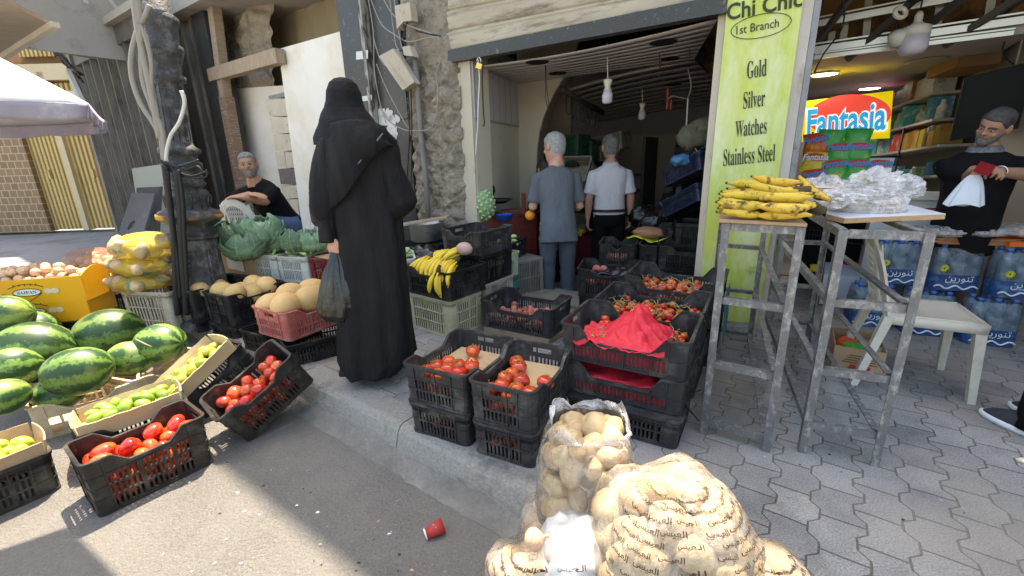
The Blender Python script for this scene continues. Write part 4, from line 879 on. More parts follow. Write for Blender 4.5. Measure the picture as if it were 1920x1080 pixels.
PL={n_:mat('crate_'+n_,a,b,5,.42,.15,30,c3=c,s3=7,t3=.62,w3=.12)for n_,a,b,c in[('black',(.010,.010,.011),(.022,.022,.023),(.10,.095,.085)),('grey',(.022,.0225,.0245),(.042,.0425,.045),(.15,.14,.125)),('brown',(.020,.0165,.014),(.034,.029,.024),(.13,.115,.09)),('pink',(.42,.10,.085),(.50,.15,.125),(.5,.32,.27)),('beige',(.46,.43,.27),(.54,.50,.34),(.3,.27,.18)),('tan',(.44,.39,.31),(.52,.46,.37),(.28,.24,.19)),('white',(.55,.56,.52),(.62,.63,.58),(.42,.41,.36)),('sand',(.55,.42,.25),(.62,.50,.33),(.4,.3,.19)),('maroon',(.16,.016,.022),(.2,.025,.03),(.3,.12,.1)),('lightgreen',(.36,.42,.26),(.42,.48,.32),(.27,.28,.2)),('green',(.02,.2,.12),(.04,.26,.17),(.15,.22,.18)),('drab',(.21,.19,.165),(.27,.245,.215),(.13,.12,.1)),('blue',(.014,.02,.05),(.022,.03,.07),(.07,.08,.1)),('darkgreen',(.012,.06,.03),(.02,.09,.045),(.08,.1,.08)),('inkgreen',(.018,.03,.024),(.03,.045,.036),(.09,.1,.08))]}
CRATES=[]
def crate(label,color,M,L=.48,W=.30,H=.19,cut=.05,group=None,name='crate',inner=None,**kw):
 key=(L,W,H,cut,tuple(sorted(kw.items())));t=thing(name,label,'crate',group=group)
 if key not in _cm:
  w_,r_,b_=crate_mesh(L,W,H,cut,**kw);_cm[key]=[w_.build('wall',PL[color]),r_.build('rim',PL[color]),b_.build('base',PL[color])]
  objs=_cm[key];fresh=True
 else:
  objs=[o.copy()for o in _cm[key]];fresh=False
  for o in objs:COL.objects.link(o)
 for o,nm in zip(objs,('wall','rim','base')):
  o.parent=t
  if not fresh:
   o.material_slots[0].link='OBJECT';o.material_slots[0].material=PL[color]
 t.matrix_world=M;CRATES.append((t,L,W,H));return t
def at_edge(pa,pb,z,L,W,deep=True,sidelong=True):
 """matrix of a crate whose near bottom edge runs between two picture points on height z"""
 a,b=(G(*pa,z),G(*pb,z))if not isinstance(pa,Vector)else(pa,pb)
 c=(a+b)/2;x=(b-a);x.z=0;x.normalize();n=Vector((-x.y,x.x,0))
 if sidelong:return frame(c+n*W/2,x)
 return frame(c+n*L/2,n)
def size_from(pa,pb,z):return(G(*pa,z)-G(*pb,z)).length
# produce
def fruit_mesh(kind,seed):
 m=MB();rn=random.Random(seed)
 if kind=='tomato':
  lob=rn.choice([4,5,6]);pr_=[]
  n=14
  for i in range(n+1):
   a=math.pi*i/n;r_=math.sin(a);z=-math.cos(a)*.82
   if a>2.5:z-=.16*((a-2.5)/.64)**1.5
   pr_.append((max(.001,r_),z))
  m.lathe(pr_,24,lobes=lob,lamp=.035)
  m.v=[tuple(Vector(p)*(1+.05*noise.noise(Vector(p)*1.6+Vector((seed*3.1,0,0)))))for p in m.v]
 elif kind=='potato':
  m.ell((0,0,0),(1.28,.92,.84),nu=20,nv=13,nz=.16,nf=1.5,seed=seed*5.3)
  m.v=[tuple(Vector(p)*(1+.03*noise.noise(Vector(p)*5+Vector((seed,0,0)))))for p in m.v]
 elif kind=='lime':
  m.ell((0,0,0),(1.15,.9,.9),nu=18,nv=12,nz=.05,nf=1.4,seed=seed*3.3)
  m.v=[tuple(Vector(p)+Vector((.13*(1 if p[0]>0 else-1)*max(0,(abs(p[0])-.95))/.2,0,0)))for p in m.v]
 elif kind=='peach':m.ell((0,0,0),(1,.97,.92),nu=18,nv=12,nz=.05,nf=1.3,seed=seed*3)
 elif kind=='onion':
  m.lathe([(.01,-.86),(.3,-.84),(.7,-.62),(.96,-.2),(1,.1),(.86,.45),(.5,.72),(.22,.86),(.12,1.1),(.16,1.3),(.02,1.32)],20,lobes=5,lamp=.03)
 elif kind=='melon':m.ell((0,0,0),(1.16,.95,.93),nu=28,nv=18,nz=.025,nf=1.2,seed=seed)
 elif kind=='watermelon':m.ell((0,0,0),(1.14,.97,.97),nu=36,nv=22,nz=.035,nf=1,seed=seed)
 elif kind=='squash':
  for _ in(0,):
   pts=[];rs=[]
   for i in range(10):
    t=i/9;pts.append((-1.6+3.2*t,.22*math.sin(t*2.2+seed),.12*math.cos(t*3+seed)));rs.append([.14,.34,.40,.42,.45,.50,.56,.58,.46,.12][i])
   m.tube(pts,rs,9)
 elif kind=='bean':
  pts=[(-2+4*t/8,.5*math.sin(t/8*3+seed),.2*math.cos(t/8*4+seed))for t in range(9)];m.tube(pts,[.05,.13,.15,.16,.16,.16,.15,.13,.04],6)
 return m
SKIN={'tomato':mat('tomato_skin',(.52,.028,.012),(.62,.06,.018),1.3,.16,spec=.55,rand=.16,coat=.35,sss=.08,c3=(.66,.17,.03),s3=.7,t3=.6,w3=.15),'vine':mat('vine_tomato_skin',(.50,.02,.010),(.60,.05,.012),1.2,.18,spec=.55,rand=.3,coat=.3,c3=(.68,.22,.03),s3=.6,t3=.57,w3=.14),'lime':mat('lime_skin',(.27,.38,.03),(.46,.50,.06),1.1,.32,.25,26,rand=.3,spec=.45,coat=.15,c3=(.62,.55,.10),s3=.7,t3=.58,w3=.14),'greenlime':mat('green_lime_skin',(.15,.30,.03),(.27,.40,.05),1.1,.32,.25,26,rand=.28,spec=.45,coat=.15,c3=(.48,.50,.09),s3=.8,t3=.6,w3=.12),'peach':mat('peach_skin',(.34,.04,.045),(.5,.14,.08),1.2,.6,rand=.22,sheen=.3,c3=(.62,.34,.2),s3=.9,t3=.6,w3=.14),'potato':mat('potato_skin',(.50,.345,.18),(.61,.45,.26),2,.6,.5,7,rand=.16,c3=(.36,.24,.12),s3=3.2,t3=.62,w3=.1),'onion':mat('onion_skin',(.60,.38,.22),(.72,.52,.34),2,.3,.2,9,rand=.2,stretch=(1,1,.25),c3=(.45,.18,.10),s3=2.4,t3=.6),'melon':mat('cantaloupe_rind',(.62,.36,.10),(.66,.44,.18),1.2,.65,.5,22,rand=.14,c3=(.66,.53,.32),s3=24,t3=.55,w3=.05),'squash':mat('squash_skin',(.36,.47,.16),(.50,.59,.28),2.2,.4,rand=.25,c3=(.52,.58,.32),s3=4,t3=.6),'bean':mat('green_bean',(.12,.26,.04),(.22,.36,.08),2,.45,rand=.3),'gourd':mat('pale_cucumber',(.34,.48,.20),(.46,.56,.30),2,.4,rand=.2,c3=(.2,.36,.1),s3=5,t3=.6)}
def melon_mat():
 m=bpy.data.materials.new('watermelon_rind');m.use_nodes=True;n=m.node_tree.nodes;L=m.node_tree.links;b=n['Principled BSDF']
 tc=n.new('ShaderNodeTexCoord');oi=n.new('ShaderNodeObjectInfo')
 sp=n.new('ShaderNodeSeparateXYZ');L.new(tc.outputs['Object'],sp.inputs[0])
 at=n.new('ShaderNodeMath');at.operation='ARCTAN2';L.new(sp.outputs[1],at.inputs[0]);L.new(sp.outputs[2],at.inputs[1])
 ns=n.new('ShaderNodeTexNoise');ns.inputs['Scale'].default_value=3.4;ns.inputs['Detail'].default_value=9;ns.inputs['Roughness'].default_value=.72
 av=n.new('ShaderNodeVectorMath');av.operation='ADD';cb=n.new('ShaderNodeCombineXYZ');mm=n.new('ShaderNodeMath');mm.operation='MULTIPLY';mm.inputs[1].default_value=40
 L.new(oi.outputs['Random'],mm.inputs[0]);L.new(mm.outputs[0],cb.inputs[0]);L.new(tc.outputs['Object'],av.inputs[0]);L.new(cb.outputs[0],av.inputs[1]);L.new(av.outputs[0],ns.inputs[0])
 ml=n.new('ShaderNodeMath');ml.operation='MULTIPLY_ADD';ml.inputs[1].default_value=7.0;L.new(at.outputs[0],ml.inputs[0])
 sc=n.new('ShaderNodeMath');sc.operation='MULTIPLY';sc.inputs[1].default_value=7.5;L.new(ns.outputs[0],sc.inputs[0]);L.new(sc.outputs[0],ml.inputs[2])
 sn=n.new('ShaderNodeMath');sn.operation='SINE';L.new(ml.outputs[0],sn.inputs[0])
 n2=n.new('ShaderNodeTexNoise');n2.inputs['Scale'].default_value=9;n2.inputs['Detail'].default_value=8;n2.inputs['Roughness'].default_value=.75;L.new(av.outputs[0],n2.inputs[0])
 ad=n.new('ShaderNodeMath');ad.operation='MULTIPLY_ADD';ad.inputs[1].default_value=5.2;L.new(n2.outputs[0],ad.inputs[0]);L.new(sn.outputs[0],ad.inputs[2])
 mr=n.new('ShaderNodeMapRange');mr.inputs[1].default_value=2.3;mr.inputs[2].default_value=3.5;L.new(ad.outputs[0],mr.inputs[0])
 mx=n.new('ShaderNodeMix');mx.data_type='RGBA';mx.inputs[6].default_value=(.017,.055,.013,1);mx.inputs[7].default_value=(.15,.25,.05,1);L.new(mr.outputs[0],mx.inputs[0])
 n3=n.new('ShaderNodeTexNoise');n3.inputs['Scale'].default_value=.8;L.new(av.outputs[0],n3.inputs[0])
 m3=n.new('ShaderNodeMapRange');m3.inputs[1].default_value=.56;m3.inputs[2].default_value=.7;m3.inputs[4].default_value=.55;L.new(n3.outputs[0],m3.inputs[0])
 mx2=n.new('ShaderNodeMix');mx2.data_type='RGBA';mx2.inputs[7].default_value=(.26,.3,.07,1);L.new(mx.outputs[2],mx2.inputs[6]);L.new(m3.outputs[0],mx2.inputs[0])
 hs=n.new('ShaderNodeHueSaturation');m4=n.new('ShaderNodeMapRange');m4.inputs[3].default_value=.7;m4.inputs[4].default_value=1.35;L.new(oi.outputs['Random'],m4.inputs[0]);L.new(m4.outputs[0],hs.inputs['Value']);L.new(mx2.outputs[2],hs.inputs['Color'])
 L.new(hs.outputs[0],b.inputs['Base Color']);b.inputs['Roughness'].default_value=.42;b.inputs['Specular IOR Level'].default_value=.45;return m
SKIN['watermelon']=melon_mat()
CALYX=mat('green_calyx',(.06,.16,.025),(.1,.22,.05),4,.6);STEM=mat('dry_stem',(.3,.3,.12),(.38,.36,.18),4,.7)
_fr={}
def calyx_mb():
 m=MB()
 for k in range(6):
  a=2*math.pi*k/6+.3;e=Vector((math.cos(a),math.sin(a),0));t=Vector((-e.y,e.x,0))
  m.loft([[ZUP*.64+e*.05+t*s_*.09,ZUP*.69+e*.05]if 0 else[ZUP*.66+e*.04-t*.09,ZUP*.66+e*.04+t*.09,ZUP*.71+e*.04],[ZUP*.68+e*.3-t*.08,ZUP*.68+e*.3+t*.08,ZUP*.72+e*.3],[ZUP*(.74+.1*(k%2))+e*.62-t*.01,ZUP*(.74+.1*(k%2))+e*.62+t*.01,ZUP*(.755+.1*(k%2))+e*.62]])
 m.tube([(0,0,.62),(0,.02,.85),(.06,.05,1.0)],.06,6);return m
def fruit(kind,M,label,group,scale,name=None,cat=None,variant=None,skin=None,calyx=False,extra=None):
 v=variant if variant is not None else random.randrange(5);key=(kind,v,skin or kind)
 nm=name or kind
 if key not in _fr:_fr[key]=fruit_mesh(kind,v+1).build(nm,SKIN[skin or kind]);o=_fr[key];o.name=nm
 else:o=_fr[key].copy();COL.objects.link(o);o.name=nm
 for k_ in('label','category','group'):
  if k_ in o:del o[k_]
 o.matrix_world=M@(Matrix.Scale(scale,4)if not isinstance(scale,tuple)else Matrix.Diagonal((*scale,1)))
 tag(o,label,cat or nm.replace('_',' '),group)
 if calyx:
  if 'calyx' not in _fr:_fr['calyx']=calyx_mb().build('calyx',CALYX);c=_fr['calyx']
  else:c=_fr['calyx'].copy();COL.objects.link(c)
  c.parent=o
 return o
def rrot(tilt=math.pi):
 return Matrix.Rotation(random.uniform(0,6.28),4,'Z')@Matrix.Rotation(random.uniform(0,tilt),4,'X')@Matrix.Rotation(random.uniform(0,6.28),4,'Z')
def heap(kind,M,L,W,z,n,r,label,group,layers=1,name=None,skin=None,calyx=0,jit=.25,dome=0,tilt=math.pi,cat=None,mask=None):
 """fruit lying in a crate frame M: a loose hexagonal layer with jitter"""
 out=[];cnt=0
 for ly in range(layers):
  st=r*1.95;ny=max(1,int((W-2*r)/(st*.88))+1);nx=max(1,int((L-2*r)/st)+1)
  cells=[((i-(nx-1)/2)*st+(j%2-.5)*st*.5*(nx>1),(j-(ny-1)/2)*st*.88)for i in range(nx)for j in range(ny)]
  random.shuffle(cells)
  for(x,y)in cells:
   if cnt>=n:break
   x=max(-L/2+r,min(L/2-r,x+random.uniform(-jit,jit)*r));y=max(-W/2+r,min(W/2-r,y+random.uniform(-jit,jit)*r))
   if mask and not mask(x,y):continue
   zz=z+ly*r*1.45+random.uniform(-.25,.3)*r+dome*(1-(2*x/L)**2)*(1-(2*y/W)**2)
   s_=r*random.uniform(.86,1.1)
   out.append(fruit(kind,M@Matrix.Translation((x,y,zz))@rrot(tilt),label,group,s_,name,skin=skin,calyx=random.random()<calyx,cat=cat));cnt+=1
 return out
# the crates and what lies in them
def tilt_frame(pl,pr,roll=0):
 """near long bottom edge from pl to pr (3D), rolled about that edge"""
 x=(pr-pl).normalized();n=Vector((-x.y,x.x,0)).normalized();z=x.cross(n)
 z=Matrix.Rotation(roll,3,x)@z;return x,z.cross(x),z
def edge_crate(pl,pr,W,roll=0):
 x,y,z=tilt_frame(pl,pr,roll);c=(pl+pr)/2+y*W/2
 return Matrix(((x.x,y.x,z.x,c.x),(x.y,y.y,z.y,c.y),(x.z,y.z,z.z,c.z),(0,0,0,1)))
def carton(label,M,L,W,H,m,flare=.0,name='cardboard_tray',ragged=.006,cat='tray',thick=.006,liner=None):
 t=thing(name,label,cat);mb=MB()
 pts=[(-L/2,-W/2),(L/2,-W/2),(L/2,W/2),(-L/2,W/2)]
 for k in range(4):
  a,b=pts[k],pts[(k+1)%4];nx,ny=(b[1]-a[1]),-(b[0]-a[0]);ln=math.hypot(nx,ny);nx/=ln;ny/=ln
  def g(u,v,a=a,b=b,nx=nx,ny=ny,k=k):
   p=Vector((a[0]+(b[0]-a[0])*u,a[1]+(b[1]-a[1])*u,0))
   bow=flare*1.2*math.sin(math.pi*u)*v*v
   return p+Vector((nx,ny,0))*(flare*v+bow)+ZUP*(v*H+(ragged*noise.noise((u*9+k*5,k,0))if v>.99 else 0))
  mb.sheet(g,16,3,thick,sm=False)
 mb.build('side',m,t);MB().box((0,0,thick),(L,W,thick)).build('base',m,t)
 t.matrix_world=M;return t
CARD=mat('brown_cardboard',(.40,.26,.15),(.47,.32,.19),4,.8,.15,30,c3=(.33,.2,.11),s3=3,t3=.62)
CARDL=mat('pale_cardboard',(.50,.36,.19),(.57,.43,.25),4,.8,.15,30,c3=(.36,.24,.13),s3=4,t3=.62)
TR=Matrix.Translation
# near left, on the road
M=at_edge((185,975),(405,866),ZR,.46,.27)
crate('brown black crate of plum tomatoes nearest the camera on the road','brown',M,.46,.27,.27,.055,rows=3)
MT1=M
lab='large plum tomato in the nearest brown black crate'
heap('tomato',M,.42,.235,.045,16,.038,lab,'tomatoes in the nearest crate',1,jit=.15)
heap('tomato',M,.42,.235,.105,16,.038,lab,'tomatoes in the nearest crate',1,jit=.15)
heap('tomato',M,.41,.225,.165,15,.041,lab,'tomatoes in the nearest crate',1,jit=.3)
for x,y in((-.13,.05),(-.05,-.01),(.06,.05),(.15,.03),(.18,-.05),(-.16,-.05)):fruit('tomato',M@TR((x,y,.207))@rrot(),lab,'tomatoes in the nearest crate',(.05,.041,.041))
pr_=G(120,915,ZR);dT0=(G(120,915,ZR)-G(0,968,ZR));dT0.z=0;dT0.normalize()
M=edge_crate(pr_-dT0*.46,pr_,.28);crate('brown black crate at the left edge under the nearest lime tray','brown',M,.46,.28,.20,.0,rows=3)
M0=M@TR((0,0,.165));carton('cardboard lime tray at the left edge of the photo',M0,.43,.26,.10,CARD,.012)
heap('lime',M0,.41,.25,.035,20,.031,'lime in the cardboard tray at the left edge','limes in the left edge tray',1);heap('lime',M0,.40,.23,.07,16,.032,'lime in the cardboard tray at the left edge','limes in the left edge tray',1)
ml_,mr_=G(144,803,.11),G(337,736,.13)
dm=(mr_-ml_).normalized();Mm=edge_crate(ml_-ZUP*.085,mr_-ZUP*.085,.27,R(-4))
crate('black crate directly behind the nearest tomato crate, holding a lime tray','black',edge_crate(flat(ml_,ZR),flat(mr_,ZR),.28),.45,.29,.215,.05)
carton('cardboard tray of green limes directly behind the nearest tomato crate',Mm,(mr_-ml_).length,.27,.09,CARDL,.010)
lab='green lime in the tray directly behind the nearest tomato crate';gr_='limes in the middle tray'
heap('lime',Mm,.39,.26,.035,26,.030,lab,gr_,1,skin='greenlime');heap('lime',Mm,.37,.23,.070,17,.032,lab,gr_,1,skin='greenlime')
pl_,pr_=G(343,745,.03),G(441,650,.215)
Ml_=edge_crate(pl_-ZUP*.02,pr_-ZUP*.02,.30,R(-8))
crate('black crate tipped up under the yellow lime tray','black',Ml_@TR((.01,.02,-.19)),.46,.31,.19,.05)
carton('tipped cardboard tray of yellow limes beside the watermelons',Ml_@TR((0,.0,.0)),(pr_-pl_).length+.01,.29,.085,CARDL,.012)
lab='yellow green lime in the tipped tray beside the watermelons';gr_='limes in the tipped tray'
heap('lime',Ml_,.38,.27,.03,24,.029,lab,gr_,1);heap('lime',Ml_@TR((-.03,0,0)),.34,.24,.062,15,.031,lab,gr_,1)
pl_,pr_=G(465,832,ZR),G(592,712,.075)
M2=edge_crate(pl_,pr_,.28,R(6));L2=(pr_-pl_).length
crate('black crate of tomatoes tipped up against the kerb','brown',M2,L2,.28,.235,.05)
lab='tomato in the black crate tipped against the kerb';gr_='tomatoes in the tipped crate'
heap('tomato',M2,.42,.24,.045,18,.036,lab,gr_,1,jit=.15);heap('tomato',M2,.42,.24,.105,16,.038,lab,gr_,1)
heap('tomato',M2@TR((-.07,0,0)),.26,.22,.155,9,.039,lab,gr_,1)
for k in range(6):fruit('tomato',M2@TR((.1+.045*(k%2),-.08+.08*(k//2),.155))@rrot(),lab,gr_,.037)
pa,pb=G(62,762,.06),G(246,716,.06)
Ms=edge_crate(flat(pa,ZR),flat(pb,ZR),.34);crate('sand coloured crate under the watermelons, nearer the camera','sand',Ms,.48,.36,.21,.06,rows=2,slot=.05,slat=.012)
pa,pb=G(252,716,.06),G(352,672,.06);d_=(pb-pa).normalized()
Ms2=edge_crate(flat(pa,ZR),flat(pa+d_*.44,ZR),.34);crate('sand coloured crate under the watermelons, beside the tipped lime tray','sand',Ms2,.46,.36,.22,.05,rows=2,slot=.05,slat=.012)
crate('sand coloured crate at the back of the watermelon pile','sand',Ms@TR((-.1,.42,0)),.48,.36,.21,.06,rows=2,slot=.05,slat=.012)
def ell_px(kind,px,py,Y,half,ang,label,group,name=None,k=.82,roll=0,skin=None,pitch=0,variant=None):
 c=A(px,py,Y);s_=c.y/FPX*half*k/1.12
 q=frame(c,Vector((math.cos(R(ang)),math.sin(R(ang)),math.sin(R(pitch)))))@Matrix.Rotation(roll,4,'X')
 return fruit(kind,q,label,group,s_,name,skin=skin,variant=variant)
wm=[(66,656,2.60,80,20,'big dark watermelon on the left behind the small striped one',0,-4),(206,626,2.86,70,40,'big watermelon half in sunlight at the back of the pile',2,0),(301,645,2.72,58,-5,'watermelon with a curled stem beside the yellow lime tray',1,3),(147,696,2.34,70,25,'dark striped watermelon at the front of the pile above the lime tray',3,3),(6,745,2.10,52,60,'watermelon cut off by the left edge at the front of the pile',4,4),(8,592,2.95,56,20,'watermelon cut off by the left edge at the back of the pile',2,2)]
for(x,y,Y,hf,an,lb,v,tl)in wm:
 o=ell_px('watermelon',x,y,Y,hf,an,lb,'watermelons in the pile',variant=v,roll=random.uniform(0,6),pitch=tl)
 if v==1:
  st=MB();q=o.matrix_world.inverted();st.tube([q@(A(267,634,2.45)+Vector((0,dy,0))if 0 else A(x_,y_,2.5))for x_,y_,dy in[(258,641,0),(254,636,0),(262,640,0),(272,645,0),(284,650,0)]],.03,6)
  st.build('stem',STEM,o)
for(x,y,Y,hf,an)in[(245,672,2.62,50,20),(110,738,2.30,52,30),(95,700,2.62,60,0),(20,690,2.4,60,40),(185,690,2.75,50,10),(60,620,3.05,55,10)]:
 ell_px('watermelon',x,y,Y,hf,an,'watermelon mostly hidden under the others in the pile','watermelons under the pile',roll=random.uniform(0,6))
# yellow onion boxes
YC=mat('yellow_carton_print',(.74,.345,.008),(.78,.38,.015),3,.5)
def carton_box(label,M,L,W,H):
 t=thing('onion_carton',label,'carton');mb=MB()
 for k,(a,b)in enumerate([((-L/2,-W/2),(L/2,-W/2)),((L/2,-W/2),(L/2,W/2)),((L/2,W/2),(-L/2,W/2)),((-L/2,W/2),(-L/2,-W/2))]):
  def g(u,v,a=a,b=b,k=k):
   return Vector((a[0]+(b[0]-a[0])*u,a[1]+(b[1]-a[1])*u,v*H*(1 if k!=1 else 1+.25*math.sin(math.pi*u))))
  mb.sheet(g,10,2,.006,sm=False)
 mb.build('side',YC,t);MB().box((0,0,.006),(L,W,.006)).build('base',CARD,t)
 f=lambda x,z,o=.005:Vector((x,-W/2-o,z));w_=MB()
 cx=-.01;cz=H*.5
 w_.prism([f(cx+.085*math.cos(k*math.pi/16),cz+.025*math.sin(k*math.pi/16))for k in range(32)],(0,-.001,0));w_.build('oval_badge',mat('badge_white_print',(.75,.74,.7),rough=.5),t)
 w_=MB();w_.tube([f(cx+.087*math.cos(k*math.pi/16),cz+.027*math.sin(k*math.pi/16),.006)for k in range(33)],.0025,5)
 w_.tube([f(cx-.09,cz-.012,.006),f(cx,cz-.07,.006),f(cx+.09,cz-.012,.006)],.002,5)
 w_.tube([f(cx-.11+.22*k/8,cz+.035+.028*math.sin(math.pi*k/8),.006)for k in range(9)],.002,5)
 for k in range(5):w_.tube([f(cx-.07+.035*k,cz+.05,.006),f(cx-.07+.035*k,cz+.064,.006)],.002,4)
 w_.text(serif('SAIFAN'),f(cx,cz,.006),(1,0,0),(0,0,1),.022,.12,off=.001);w_.build('lettering',mat('print_black',(.02,.018,.015),rough=.5),t)
 w_=MB()
 for dx,dz in((-.19,-.03),(-.155,-.02),(-.17,-.045)):
  w_.prism([f(dx+.022*math.cos(k*.52),cz+dz+.02*math.sin(k*.52),.005+abs(dx)*.003)for k in range(12)],(0,-.001,0))
 w_.build('printed_red_onions',mat('print_red',(.3,.02,.05),(.4,.06,.1),40,.5),t)
 w_=MB()
 for dx,dz in((.12,.0),(.165,.0)):
  w_.prism([f(dx+.026*math.cos(k*.52),cz+dz+.022*math.sin(k*.52),.005+dx*.003)for k in range(12)],(0,-.001,0))
 w_.build('printed_white_onions',mat('print_cream',(.72,.62,.42),(.6,.48,.28),40,.5),t)
 t.matrix_world=M;return t
oa,ob=G(20,640,ZR),G(174,600,ZR);yo=3.25
b0,b1=A(-26,622,yo-.1),A(174,598,yo+.05)
dx_=(flat(b1)-flat(b0)).normalized();cN=flat(b1)
LB_=(flat(b1)-flat(b0)).length
zb0=b1.z-.0
def MBX(px,py,Y,z):p=A(px,py,Y);q=p-dx_*LB_/2+Vector((-dx_.y,dx_.x,0))*.16;return frame((q.x,q.y,z),dx_)
p_=A(172,598,yo);hcar=(A(160,520,yo)-A(167,566,yo)).length
crate('black crate under the yellow onion cartons','black',MBX(172,600,yo,ZR),LB_,.34,max(.1,p_.z-ZR-.005),.0)
carton_box('lower yellow onion carton',MBX(173,598,yo,p_.z),LB_,.32,hcar)['label']='lower yellow printed onion carton, under another one'
p2_=A(165,566,yo);MO=MBX(166,566,yo,p2_.z+.012);carton_box('upper yellow printed onion carton with loose onions on top',MO,LB_,.32,hcar)
heap('onion',MO,LB_-.04,.28,hcar-.03,34,.036,'loose golden onion on top of the yellow cartons','onions in the yellow carton',1,dome=.02)
heap('onion',MO,LB_-.1,.22,hcar+.02,16,.037,'loose golden onion on top of the yellow cartons','onions in the yellow carton',1,dome=.03)
fl_=MB();fp=[A(92,535,yo+.1),A(108,531,yo+.02),A(126,510,yo),A(104,520,yo+.1)]
fl_.prism(fp,Vector((.0,.01,.003)));solo(fl_,'carton_flap',CARDL,'loose card flap sticking up from the onions','card')
fl_=MB();fl_.prism([A(152,532,yo+.25),A(181,534,yo+.3),A(172,596,yo+.1),A(166,566,yo+.1)],Vector((.01,.02,0)));solo(fl_,'card_sheet',CARD,'brown card sheet standing beside the yellow cartons','card')
t_=A(180,540,3.95);cw_=A(148,497,3.9);cz_=cw_.z
wc=thing('printed_carton','round white and yellow printed carton under a net of onions','carton',tuple(A(182,545,4.05)))
m_=MB();cc=A(184,530,4.1);rr_=.20;z1_=A(184,498,4.1).z;z0_=A(184,545,4.0).z
m_.lathe([(rr_*.9,z0_),(rr_,z1_),(rr_*.96,z1_+.004),(rr_*.9,z1_-.02)],8,(cc.x,cc.y,0),sm=False);part(m_,'side',mat('white_print_carton',(.62,.58,.52),(.7,.66,.6),4,.6,c3=(.75,.45,.03),s3=5,t3=.56,w3=.02),wc)
m_=MB();e_=[A(202+17*math.cos(k*.4),520+13*math.sin(k*.4),3.86)for k in range(17)];m_.tube(e_,.005,5);part(m_,'printed_ring',_m['print_black'],wc)
crate('black crate under the round printed carton','black',frame((cc.x+.08,cc.y-.05,ZR),unit(-8)),.44,.32,max(.12,z0_-ZR-.02),.0)
for k in range(26):
 a_=random.uniform(0,6.28);r_=.15*math.sqrt(random.random());zz=z1_+.01+.12*random.random()*(1-r_/.2)
 fruit('onion',Matrix.Translation((cc.x+r_*math.cos(a_),cc.y+r_*math.sin(a_),zz))@rrot(),'reddish onion in the net on the round printed carton','onions in the net',.042)
NETF=mat('net_film',(.75,.33,.16),alpha=.28,rough=.35,spec=.6)
m_=MB();m_.ell((cc.x,cc.y,z1_+.04),(.205,.2,.13),nz=.2,nf=3,seed=3);solo(m_,'onion_net',NETF,'thin orange net of onions on the round printed carton','net')
ta,tb=G(252,612,ZR*0),G(322,606,0.0)
MT=edge_crate(flat(A(240,600,3.45),ZR*0-.02),flat(A(323,600,3.35),-.02),.42);lt_=(flat(A(240,600,3.45))-flat(A(323,600,3.35))).length
ht_=A(240,545,3.45).z+.02
crate('tan crate carrying three yellow potato nets beside the lamp post','tan',MT,lt_+.02,.42,ht_,.0,rows=3,slot=.02,slat=.012)
NETY=mat('yellow_potato_net',(.78,.56,.05),(.70,.50,.12),9,.55,.9,90,c3=(.05,.35,.42),s3=3.2,t3=.62,w3=.03)
for i,(x,y,rx,rz,lb)in enumerate([(268,525,.25,.095,'bottom yellow potato net on the tan crate'),(268,495,.27,.10,'middle yellow potato net on the tan crate'),(274,462,.28,.115,'top yellow potato net on the tan crate')]):
 c=A(x,y,3.55);t=thing('potato_net',lb,'net bag',tuple(c-ZUP*rz))
 dxn=unit(-20)
 for k in range(12):
  a_=k*1.31;px_=(k/11-.5)*1.5*rx
  q=c+dxn*px_+Vector((dxn.y,-dxn.x,0))*(.11*math.sin(a_*2.1)+.06)+ZUP*(rz*.35*math.cos(a_*3))
  fruit('potato',Matrix.Translation(q)@rrot(),lb.replace('yellow potato net','net').replace(lb.split()[0],'potato bulging in the '+lb.split()[0]),'potatoes in the '+lb.split()[0]+' net',.052)
 m_=MB();Mx=frame((0,0,0),dxn).to_3x3()
 def g(u,v):
  th=math.pi*v;ph=2*math.pi*u;q=Vector((-math.cos(th),math.sin(th)*math.cos(ph),math.sin(th)*math.sin(ph)))
  b_=1+.10*noise.noise(q*2.6+Vector((i*9,0,0)))+.05*noise.noise(q*6+Vector((i*9,0,0)))
  return c+Mx@Vector((q.x*rx*b_,q.y*.2*b_,q.z*rz*b_))
 m_.grid(g,36,24,closeu=True);part(m_,'net',mat('yellow_net_mesh',(.80,.55,.03),(.72,.46,.08),7,.4,1.4,45,c3=(.03,.36,.42),s3=7,t3=.57,w3=.03,alpha=.55),t)
 m_=MB();m_.lathe([(.05,0),(.02,.03),(.03,.07),(.055,.12)],10,(0,0,0));Mz=frame(c-dxn*(rx*.92),ZUP.cross(dxn),-dxn);m_.v=[tuple(Mz@Vector(p))for p in m_.v];part(m_,'knot',mat('yellow_net_end',(.8,.6,.05),rough=.6),t)
# black melon crates along the kerb
for i,(pa,pb,lb,n_)in enumerate([((330,613),(378,626),'black crate of pale melons next to the lamp post',4),((384,622),(456,642),'black crate of melons behind the pink crate',6)]):
 a,b=G(*pa),G(*pb);d_=(b-a).normalized();L_=.34 if i==0 else .34
 n=Vector((-d_.y,d_.x,0));Mx=frame(flat((a+b)/2)+n*.24+ZUP*.0,n)
 zt_=.10
 crate('upturned '+lb.split(' of ')[0]+(' under the pale melons' if i==0 else ' low under the melons beside the pink crate'),'black',Mx,.48,.34,.10,.0,rows=1)
 Mx=Mx@TR((0,0,.105));crate(lb,'black',Mx,.48,.34,.25,.05)
 for k in range(n_):
  fruit('melon',Mx@TR((-.13+.13*(k//2),-.085+.17*(k%2),.20+random.uniform(-.02,.04)))@rrot(.6),'melon in the '+lb[:5]+(' crate next to the lamp post' if i==0 else ' crate behind the pink one'),'melons in black crate '+'ab'[i],.085,'melon')
a,b=G(545,690,0),G(640,664,0)
